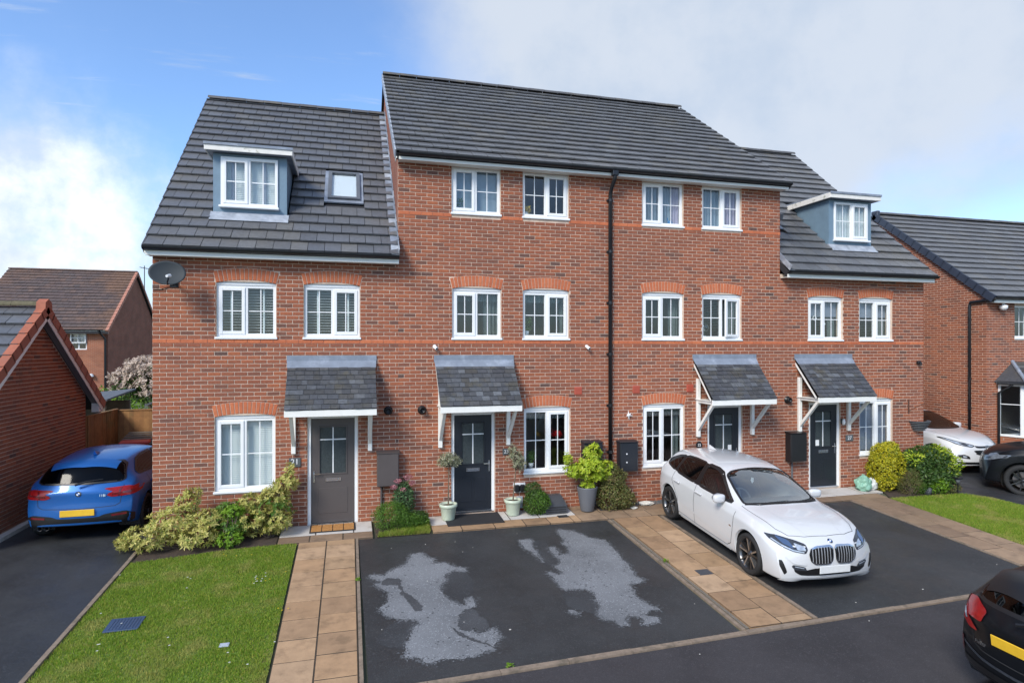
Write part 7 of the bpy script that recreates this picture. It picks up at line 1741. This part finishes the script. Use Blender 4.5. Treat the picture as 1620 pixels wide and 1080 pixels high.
# ---- white hatchback on the drive
def white_car():
    P = dict(HATCH, paint='paint_white'); M = pose(7.055, 9.74, SL * (9.74 - YS) + .002, R(-92.4)); c = Car('parked_car', 'white hatchback with kidney grille parked nose out on the drive', 'parked cars', M, P)
    # glazing
    c.glass_hole('windscreen', 't', [(.93, -.69), (.985, -.35), (1.0, 0), (.985, .35), (.93, .69), (.55, .648), (.22, .585), (.14, .45), (.11, 0), (.14, -.45), (.22, -.585), (.55, -.648)], 'windscreen_glass', trim=.038, gname='windscreen')
    for vw, sg in (('r', -1), ('l', 1)):
        c.panel('window_surround', 'car_black', vw, [(-.30, .965), (-.30, 1.345), (-.46, 1.35), (-.46, .965)], .0025, .04); c.panel('window_surround', 'car_black', vw, [(-1.16, 1.0), (-1.12, 1.32), (-1.26, 1.30), (-1.30, 1.02)], .0025, .04)
        c.glass_hole('w', vw, [(.80, .955), (.60, 1.05), (.14, 1.305), (-.05, 1.345), (-.345, 1.352), (-.37, .965)], 'car_glass', trim=.045, gname='front_side_window')
        c.glass_hole('w', vw, [(-.41, .968), (-.39, 1.352), (-.80, 1.348), (-1.14, 1.322), (-1.20, 1.00)], 'car_privacy', trim=.040, hole=False, gname='rear_side_window')
        c.glass_hole('w', vw, [(-1.235, 1.005), (-1.18, 1.318), (-1.42, 1.265), (-1.70, 1.14), (-1.62, 1.06)], 'car_privacy', trim=.030, hole=False, gname='quarter_window')
        c.strip('door_seam', 'seam', vw, [(.93, .88), (.90, .55), (.84, .32), (.72, .25)], .010); c.strip('door_seam', 'seam', vw, [(-.36, .99), (-.38, .6), (-.36, .25)], .010); c.strip('door_seam', 'seam', vw, [(-1.22, 1.0), (-1.22, .82), (-1.0, .55), (-.97, .3)], .010); c.strip('sill_seam', 'seam', vw, [(.72, .25), (-.3, .245), (-.97, .27)], .008)
        c.panel('door_shadow_line', 'paint_white', vw, [(.80, .36), (-.80, .50), (-.80, .46), (.80, .31)], .010, .08)
        for hx0 in (-.22, -1.02):
            h = c.hit(vw, hx0, .845, .018); b = MB(); b.cbox(-.11, .11, -.018, .018, -.018, .018, .012); o = b.build('door_handle', 'paint_white', c.t); o.location = h
        c.panel('side_skirt', 'paint_white', vw, [(.85, .20), (-.9, .20), (-.9, .235), (.85, .235)], .012, .1)
        b = c.panel('wing_emblem', 'chrome', vw, [(.86, .625), (.80, .63), (.80, .605), (.86, .60)], .003, .1)
    c.glass_hole('rear', 'b', [(-.55, 1.05), (.55, 1.05), (.47, 1.29), (-.47, 1.29)], 'car_privacy', hole=False, gname='rear_window')
    # bonnet lines
    for sg in (-1, 1): c.strip('bonnet_seam', 'seam', 't', [(.93, sg * .735), (1.3, sg * .715), (1.7, sg * .66), (1.88, sg * .57)], .008); c.strip('bonnet_crease', 'paint_white', 't', [(1.0, sg * .46), (1.5, sg * .40), (1.95, sg * .30)], .02, .003)
    c.strip('bonnet_seam', 'seam', 't', [(1.88, -.57), (1.965, -.35), (1.995, 0), (1.965, .35), (1.88, .57)], .007)
    c.strip('cowl', 'car_black', 't', [(.93, -.68), (1.0, -.45), (1.02, 0), (1.0, .45), (.93, .68)], .03, .003)
    # lamps
    for sg in (-1, 1):
        q = lambda pl: pl if sg == 1 else mir(pl)
        hl = q([(.405, .66), (.44, .605), (.60, .625), (.72, .67), (.81, .735), (.825, .79), (.72, .795), (.53, .765), (.415, .73)])
        o = c.panel('headlight', 'lamp_dark', 'f', smooth_poly(hl), .005, .04); c.panel('headlight_lens', 'lamp_clear', 'f', smooth_poly(q([(.43, .645), (.55, .655), (.57, .735), (.45, .705)])), .008, .03, o); c.panel('headlight_lens', 'lamp_blue', 'f', smooth_poly(q([(.59, .67), (.70, .71), (.74, .79), (.61, .755)])), .008, .03, o); c.strip('daylight_strip', 'lamp_clear', 'f', q([(.46, .625), (.60, .645), (.72, .69), (.79, .745)]), .018, .009, parent=o)
        k = [(.018, .69), (.03, .52), (.075, .462), (.30, .455), (.375, .51), (.395, .60), (.365, .675), (.29, .705), (.05, .715)]
        k = smooth_poly(q(k)); kf = c.panel('kidney_grille', 'car_black', 'f', k, .004, .04); c.frame('grille_surround', 'chrome', 'f', k, .022, .016, kf)
        for i in range(7):
            u = .070 + i * .046; zt_ = .70 if i <= 4 else .675; zb_ = .475 if 0 < i < 6 else .50
            c.strip('grille_bar', 'grille_silver', 'f', [(sg * u, zb_), (sg * (u + .004), (zb_ + zt_) / 2), (sg * u, zt_)], .0115, .020, parent=kf)
        c.panel('air_curtain', 'car_black', 'f', smooth_poly(q([(.70, .33), (.74, .29), (.80, .42), (.80, .50), (.76, .50)])), .006, .04)
        fg = c.panel('fog_light', 'lamp_dark', 'f', smooth_poly(q([(.42, .36), (.60, .37), (.645, .42), (.62, .445), (.46, .42)])), .008, .04); c.strip('fog_light_strip', 'lamp_clear', 'f', q([(.47, .40), (.60, .42)]), .014, .011, parent=fg)
        c.panel('bumper_blade', 'paint_white', 'f', smooth_poly(q([(.44, .44), (.62, .46), (.72, .55), (.68, .56), (.58, .49), (.44, .475)])), .014, .04)
    c.panel('lower_grille', 'car_black', 'f', smooth_poly([(-.62, .41), (-.60, .34), (-.50, .285), (.50, .285), (.60, .34), (.62, .41), (.45, .365), (.3, .40), (-.3, .40), (-.45, .365)]), .006, .04)
    c.panel('front_splitter', 'paint_white', 'f', [(-.78, .205), (.78, .205), (.74, .245), (.5, .27), (-.5, .27), (-.74, .245)], .022, .06)
    h = c.hit('f', 0, .385, .02); b = MB(); b.cbox(-.006, .006, -.26, .26, -.056, .056, .004); o = b.build('number_plate', 'plate_white', c.t); o.location = h + Vector((.012, 0, 0))
    c.bmw_badge('f', 0, .755, .041)
    for sg in (-1, 1): c.panel('tail_light', 'lamp_red', 'l' if sg > 0 else 'r', smooth_poly([(-1.72, .78), (-2.02, .80), (-2.06, .92), (-1.98, .95), (-1.80, .88)]), .005, .05)
    for sg in (-1, 1): c.mirror(.56, 1.0, .84, sg=sg)
    f = MB(); f.hexa([(-1.32, -.035, 1.395), (-1.12, -.02, 1.41), (-1.12, .02, 1.41), (-1.32, .035, 1.395)], [(-1.36, -.006, 1.47), (-1.24, -.006, 1.45), (-1.24, .006, 1.45), (-1.36, .006, 1.47)]); f.build('aerial_fin', 'paint_white', c.t)
    c.interior(); c.finish([(1.335, .335, .372), (-1.335, .335, .372)]); c.wheels(1.335, -1.335, .885, .325, .225, .250)
    w = MB()
    for sg in (0, 1): w.tube([(1.0, -.45 + sg * .5, .985), (.985, -.1 + sg * .5, 1.0), (.97, .2 + sg * .42, 1.0)], .010, 5)
    w.build('wiper', 'car_black', c.t)
    b = MB(); b.prism([(0, -.05), (.03, -.02), (.025, .05), (-.02, .06), (-.03, 0)], -.002, .002, axis='x'); o = b.build('hanging_air_freshener', 'white_paint', c.t); o.location = (.07, .03, 1.12)
white_car()
# ---- blue hatchback in the shaded left drive
def blue_car():
    P = dict(HATCH, paint='paint_blue', rp=K((.2, .10), (.35, .0), (.55, .015), (.62, .05), (.75, .03), (.98, .06), (1.3, .0)), rs=.20); M = pose(-4.56, 14.22, zg(15) + .002, R(90.5), False); c = Car('parked_car', 'blue hatchback seen from behind in the shaded left drive', 'parked cars', M, P)
    c.glass_hole('rear', 'b', [(-.68, 1.0), (0, .985), (.68, 1.0), (.60, 1.25), (.52, 1.315), (0, 1.325), (-.52, 1.315), (-.60, 1.25)], 'rear_privacy', trim=.03, hole=False, gname='rear_window')
    c.panel('roof_spoiler', 'paint_blue', 't', [(-1.60, -.52), (-1.80, -.50), (-1.83, 0), (-1.80, .50), (-1.60, .52)], .018, .06)
    for vw in ('r', 'l'):
        c.glass_hole('w', vw, [(.72, .975), (.52, 1.09), (.10, 1.30), (-.28, 1.335), (-.36, 1.0), (.4, .975)], 'car_privacy', hole=False, gname='front_side_window'); c.glass_hole('w', vw, [(-.40, 1.0), (-.34, 1.335), (-.9, 1.325), (-1.2, 1.285), (-1.56, 1.10), (-1.5, 1.05)], 'car_privacy', hole=False, gname='rear_side_window')
        c.strip('door_seam', 'seam', vw, [(-.36, .99), (-.38, .6), (-.36, .25)], .010); c.strip('door_seam', 'seam', vw, [(-1.22, 1.0), (-1.22, .82), (-1.0, .55), (-.97, .3)], .010)
        h = c.hit(vw, -1.02, .845, .018); b = MB(); b.cbox(-.11, .11, -.018, .018, -.018, .018, .012); o = b.build('door_handle', 'paint_blue', c.t); o.location = h
        c.panel('side_marker', 'paint_blue', vw, [(.8, .36), (-.8, .50), (-.8, .47), (.8, .33)], .006, .08)
    for sg in (-1, 1):
        q = lambda pl: pl if sg == 1 else mir(pl)
        o = c.panel('tail_light', 'lamp_red', 'b', smooth_poly(q([(.42, .79), (.50, .755), (.80, .765), (.875, .80), (.875, .92), (.74, .895), (.46, .83)])), .008, .04); c.panel('tail_light_band', 'lamp_red_dark', 'b', q([(.50, .785), (.80, .815), (.80, .845), (.50, .815)]), .011, .05, o); c.panel('tail_light_band', 'lamp_red_dark', 'b', q([(.58, .76), (.61, .765), (.64, .90), (.61, .89)]), .0115, .05, o)
        c.panel('reflector', 'lamp_red_dark', 'b', q([(.50, .425), (.72, .435), (.72, .47), (.50, .455)]), .012, .05)
        w = 'l' if sg > 0 else 'r'; c.panel('tail_light_side', 'lamp_red', w, smooth_poly([(-1.78, .84), (-1.96, .77), (-2.02, .80), (-2.02, .91), (-1.88, .92)]), .006, .05)
    c.panel('lower_bumper', 'car_black', 'b', smooth_poly([(-.80, .28), (.80, .28), (.82, .44), (.70, .50), (.40, .47), (.30, .43), (-.30, .43), (-.40, .47), (-.70, .50), (-.82, .44)]), .008, .06)
    c.strip('tailgate_seam', 'seam', 'b', [(-.66, .94), (-.62, .64), (-.55, .60), (0, .585), (.55, .60), (.62, .64), (.66, .94)], .009)
    h = c.hit('b', .0, .53, .012); b = MB(); b.cbox(-.006, .006, -.26, .26, -.056, .056, .004); o = b.build('number_plate', 'plate_yellow', c.t); o.location = h + Vector((-.008, 0, -.01))
    c.bmw_badge('b', 0, .84, .046)
    hh = c.hit('b', -.36, .79, .008); me = text_mesh('model_badge', '118i', .06, 'chrome'); Mt = Matrix.Translation(hh) @ Matrix.Rotation(R(-90), 4, 'Z') @ Matrix.Rotation(R(82), 4, 'X'); place('model_badge', me, c.t, Mt)
    w = MB(); w.tube([(-2.09, .04, 1.0), (-2.06, -.12, 1.045), (-2.02, -.36, 1.07)], [.022, .014, .008], 6); w.build('rear_wiper', 'car_black', c.t)
    f = MB(); f.hexa([(-1.32, -.035, 1.395), (-1.12, -.02, 1.41), (-1.12, .02, 1.41), (-1.32, .035, 1.395)], [(-1.36, -.006, 1.47), (-1.24, -.006, 1.45), (-1.24, .006, 1.45), (-1.36, .006, 1.47)]); f.build('aerial_fin', 'paint_blue', c.t)
    for yy in (.50, .60): e = MB(); e.lathe([(.035, .10), (.042, .10), (.042, -.06), (.035, -.06), (.035, .10)], 16, Matrix.Translation((-1.94, yy, .26)) @ Matrix.Rotation(R(90), 4, 'Y')); e.build('exhaust', 'dark_metal', c.t, smooth=True)
    for sg in (-1, 1): c.mirror(.56, 1.0, .84, sg=sg)
    c.finish([(1.335, .335, .372), (-1.335, .335, .372)]); c.wheels(1.335, -1.335, .885, .325, .225, .238, style='five', m='rim_black', face='rim_black')
blue_car()
# ---- taller body for the two off-road style cars
def scaled(base, kx, kz, **kw):
    P = dict(base); 
    for k in ('zt', 'zr', 'zbelt', 'zsh', 'zb'): f = base[k]; P[k] = (lambda f: lambda x: f(x / kx) * kz + (kw.get('lift', 0)))(f)
    for k in ('wr', 'wb', 'W'): f = base[k]; P[k] = (lambda f: lambda x: f(x / kx) * kw.get('ky', 1))(f)
    for k in ('fp', 'rp'): f = base[k]; P[k] = (lambda f: lambda z: f(z / kz))(f)
    P['xs'] = [x * kx for x in base['xs']]
    for k in ('L0', 'L1', 'fx', 'rx'): P[k] = base[k] * kx
    return P
def white_suv():
    P = scaled(HATCH, 1.02, 1.12, ky=1.0, lift=.03); P['paint'] = 'paint_white'; P['lev'] = 3; P['fs'] = .42; M = pose(17.0, 15.1, zg(14) - .118, R(-90), False)
    c = Car('parked_car', 'white family car with slanted headlights beside the neighbouring house wall', 'parked cars', M, P); kz = 1.12
    c.glass_hole('windscreen', 'f', [(-.69, 1.14), (.69, 1.14), (.61, 1.36), (.54, 1.53), (0, 1.565), (-.54, 1.53), (-.61, 1.36)], 'car_glass_dark', trim=.03, gname='windscreen')
    for vw in ('r', 'l'):
        c.glass_hole('w', vw, [(.70, 1.13), (.50, 1.25), (.10, 1.47), (-.28, 1.51), (-.36, 1.15)], 'car_privacy', hole=False, gname='front_side_window'); c.glass_hole('w', vw, [(-.42, 1.15), (-.34, 1.51), (-1.15, 1.46), (-1.5, 1.30), (-1.4, 1.20)], 'car_privacy', hole=False, gname='rear_side_window')
    for sg in (-1, 1):
        q = lambda pl: pl if sg == 1 else mir(pl)
        o = c.panel('headlight', 'lamp_clear', 'f', smooth_poly(q([(.34, .80), (.42, .755), (.66, .80), (.84, .955), (.83, .985), (.62, .89)])), .006, .04); c.panel('headlight_lens', 'lamp_dark', 'f', smooth_poly(q([(.46, .79), (.58, .80), (.64, .855), (.54, .85)])), .009, .03, o); c.frame('headlight_rim', 'car_black', 'f', smooth_poly(q([(.34, .80), (.42, .755), (.66, .80), (.84, .955), (.83, .985), (.62, .89)])), .018, .008, o)
        fo = c.panel('fog_light_recess', 'car_black', 'f', smooth_poly(q([(.50, .44), (.74, .47), (.76, .54), (.62, .56), (.52, .51)])), .007, .04); c.panel('fog_light', 'lamp_clear', 'f', smooth_poly(q([(.58, .47), (.66, .48), (.66, .53), (.58, .52)])), .011, .03, fo)
        c.strip('bonnet_seam', 'seam', 't', [(1.0, sg * .72), (1.5, sg * .66), (1.85, sg * .52)], .008)
    c.panel('upper_grille', 'car_black', 'f', smooth_poly([(-.36, .80), (-.30, .735), (.30, .735), (.36, .80), (.2, .785), (-.2, .785)]), .007, .04)
    o = c.panel('lower_grille', 'car_black', 'f', smooth_poly([(-.42, .68), (-.28, .54), (.28, .54), (.42, .68)]), .007, .04)
    for i in range(3): c.strip('grille_bar', 'car_black', 'f', [(-.36, .58 + i * .035), (.36, .58 + i * .035)], .012, .014, parent=o)
    c.panel('under_guard', 'car_black', 'f', [(-.72, .25), (.72, .25), (.76, .36), (-.76, .36)], .010, .06)
    h = c.hit('f', 0, .46, .015); b = MB(); b.cbox(-.006, .006, -.26, .26, -.056, .056, .004); o = b.build('number_plate', 'plate_white', c.t); o.location = h + Vector((.012, 0, 0)); place('plate_letters', text_mesh('plate_letters', 'PK', .085, 'seam'), o, Matrix.Translation((.0075, -.16, 0)) @ Matrix.Rotation(R(90), 4, 'Z') @ Matrix.Rotation(R(90), 4, 'X'))
    h = c.hit('f', 0, .77, .014); b = MB(); b.tube([h + Vector((.004, math.cos(a) * .065, math.sin(a) * .035)) for a in [2 * math.pi * i / 20 for i in range(21)]], .007, 6); b.tube([h + Vector((.004, .03, -.028)), h + Vector((.006, .022, .028))], .008, 5); b.tube([h + Vector((.004, -.022, -.028)), h + Vector((.006, -.03, .028))], .008, 5); b.tube([h + Vector((.005, .026, 0)), h + Vector((.006, -.026, 0))], .007, 5); b.build('badge', 'chrome', c.t)
    c.interior(.62); 
    for sg in (-1, 1): c.mirror(.56, 1.16, .86, sg=sg, sc=1.15)
    c.finish([(1.36, .37, .41), (-1.36, .37, .41)]); c.wheels(1.36, -1.36, .885, .36, .23, .23, 'five', 'rim_face', 'rim_face')
white_suv()
def black_suv():
    P = scaled(HATCH, 1.02, 1.20, ky=.96, lift=.05); P['paint'] = 'paint_black'; P['arch_m'] = 'car_black'; M = pose(17.22, 10.45, SL * (10.7 - YS) - .118, R(126), False)
    c = Car('parked_car', 'black off-road style car with black wheels at the right edge', 'parked cars', M, P)
    for vw in ('r', 'l'):
        c.glass_hole('w', vw, [(.72, 1.20), (.50, 1.31), (.10, 1.53), (-.28, 1.57), (-.36, 1.21)], 'car_privacy', hole=False, gname='front_side_window'); c.glass_hole('w', vw, [(-.42, 1.21), (-.34, 1.57), (-1.2, 1.52), (-1.5, 1.36), (-1.4, 1.26)], 'car_privacy', hole=False, gname='rear_side_window'); c.strip('door_seam', 'seam', vw, [(.90, 1.05), (.88, .6), (.8, .35)], .01)
    c.glass_hole('windscreen', 'f', [(-.69, 1.20), (.69, 1.20), (.61, 1.42), (.54, 1.59), (0, 1.62), (-.54, 1.59), (-.61, 1.42)], 'car_privacy', trim=.03, hole=False, gname='windscreen')
    for sg in (-1, 1):
        q = lambda pl: pl if sg == 1 else mir(pl)
        o = c.panel('headlight', 'lamp_mid', 'f', smooth_poly(q([(.46, .80), (.54, .76), (.74, .80), (.86, .92), (.85, .97), (.70, .93), (.50, .88)])), .006, .04); c.panel('headlight_lens', 'lamp_dark', 'f', smooth_poly(q([(.56, .81), (.66, .82), (.70, .88), (.58, .86)])), .010, .03, o); c.panel('headlight_side', 'lamp_mid', 'l' if sg > 0 else 'r', smooth_poly([(1.80, .93), (1.98, .84), (2.06, .86), (2.0, .94), (1.86, .985)]), .006, .04)
        c.strip('bonnet_seam', 'seam', 't', [(1.0, sg * .72), (1.5, sg * .68), (1.85, sg * .56)], .008)
    c.panel('grille', 'car_black', 'f', smooth_poly([(-.40, .82), (-.34, .62), (.34, .62), (.40, .82)]), .007, .04); c.panel('lower_grille', 'car_black', 'f', smooth_poly([(-.6, .48), (-.5, .34), (.5, .34), (.6, .48)]), .007, .04)
    for sg in (-1, 1): c.mirror(.56, 1.22, .88, sg=sg, sc=1.15)
    c.finish([(1.37, .385, .435), (-1.37, .385, .435)]); c.wheels(1.37, -1.37, .855, .375, .24, .275, 'double', 'rim_black', 'rim_grey')
black_suv()
def black_hatch():
    P = scaled(HATCH, .94, 1.03, ky=.965); P['paint'] = 'paint_black'; P['rs'] = .34; P['lev'] = 3; zr_ = zg(0)
    M = pose(8.235, 4.35, zr_, R(-3), False); c = Car('parked_car', 'black hatchback with red tail light at the bottom right corner', 'parked cars', M, P)
    c.glass_hole('rear', 'b', [(-.60, 1.05), (.60, 1.05), (.50, 1.29), (.38, 1.33), (-.38, 1.33), (-.50, 1.29)], 'car_privacy', trim=.04, hole=False, gname='rear_window')
    c.panel('roof_spoiler', 'car_black', 't', [(-1.48, -.51), (-1.74, -.49), (-1.80, 0), (-1.74, .49), (-1.48, .51)], .022, .06)
    for vw in ('r', 'l'):
        c.glass_hole('w', vw, [(.68, .995), (.48, 1.12), (.10, 1.335), (-.28, 1.37), (-.34, 1.03)], 'car_privacy', hole=False, gname='front_side_window'); c.glass_hole('w', vw, [(-.40, 1.03), (-.34, 1.37), (-1.0, 1.34), (-1.36, 1.19), (-1.36, 1.10)], 'car_privacy', hole=False, gname='rear_side_window')
    for sg in (-1, 1):
        q = lambda pl: pl if sg == 1 else mir(pl)
        pl = smooth_poly(q([(.46, .755), (.60, .745), (.74, .80), (.80, .93), (.805, 1.03), (.73, .955), (.62, .845)])); o = c.panel('tail_light', 'lamp_red', 'b', pl, .012, .04); c.panel('reverse_lens', 'lamp_clear', 'b', smooth_poly(q([(.63, .82), (.67, .81), (.735, .89), (.71, .905)])), .017, .03, o); c.panel('tail_light_band', 'lamp_red_dark', 'b', q([(.735, .90), (.765, .90), (.775, 1.02), (.755, 1.02)]), .016, .04, o)
        w = 'l' if sg > 0 else 'r'; c.panel('tail_light_side', 'lamp_red', w, smooth_poly([(-1.66, 1.02), (-1.80, .86), (-1.90, .86), (-1.86, .98), (-1.76, 1.06)]), .010, .04); c.panel('reflector', 'lamp_red_dark', w, smooth_poly([(-1.72, .46), (-1.78, .46), (-1.79, .60), (-1.73, .60)]), .008, .03); c.panel('reflector', 'lamp_red_dark', 'b', smooth_poly(q([(.70, .45), (.735, .45), (.745, .60), (.71, .60)])), .010, .03)
    c.strip('tailgate_seam', 'seam', 'b', [(-.66, 1.0), (-.56, .74), (-.52, .62), (-.40, .585), (0, .575), (.40, .585), (.52, .62), (.56, .74), (.66, 1.0)], .009); c.strip('bumper_edge', 'lamp_dark', 'b', [(-.74, .56), (-.4, .50), (0, .485), (.4, .50), (.74, .56)], .03, .006)
    c.panel('lower_bumper', 'car_black', 'b', [(-.72, .26), (.72, .26), (.74, .42), (-.74, .42)], .008, .06)
    h = c.hit('b', 0, .77, .012); b = MB(); b.cbox(-.006, .006, -.26, .26, -.056, .056, .004); o = b.build('number_plate', 'plate_yellow', c.t); o.location = h + Vector((-.012, 0, 0)); o.rotation_euler.y = R(-8)
    hh = c.hit('b', .42, .655, .010); place('model_badge', text_mesh('model_badge', 'Fiesta', .055, 'chrome'), c.t, Matrix.Translation(hh) @ Matrix.Rotation(R(-90 - 7), 4, 'Z') @ Matrix.Rotation(R(84), 4, 'X'))
    w = MB(); w.tube([(-1.99, .0, 1.03), (-1.95, -.15, 1.08), (-1.90, -.40, 1.10)], [.02, .013, .008], 6); w.build('rear_wiper', 'car_black', c.t)
    for sg in (-1, 1): c.mirror(.54, 1.03, .81, sg=sg)
    c.finish([(1.25, .32, .36), (-1.25, .32, .36)]); c.wheels(1.25, -1.25, .85, .31, .20, .215, 'multi', 'rim_grey', 'rim_grey')
black_hatch()
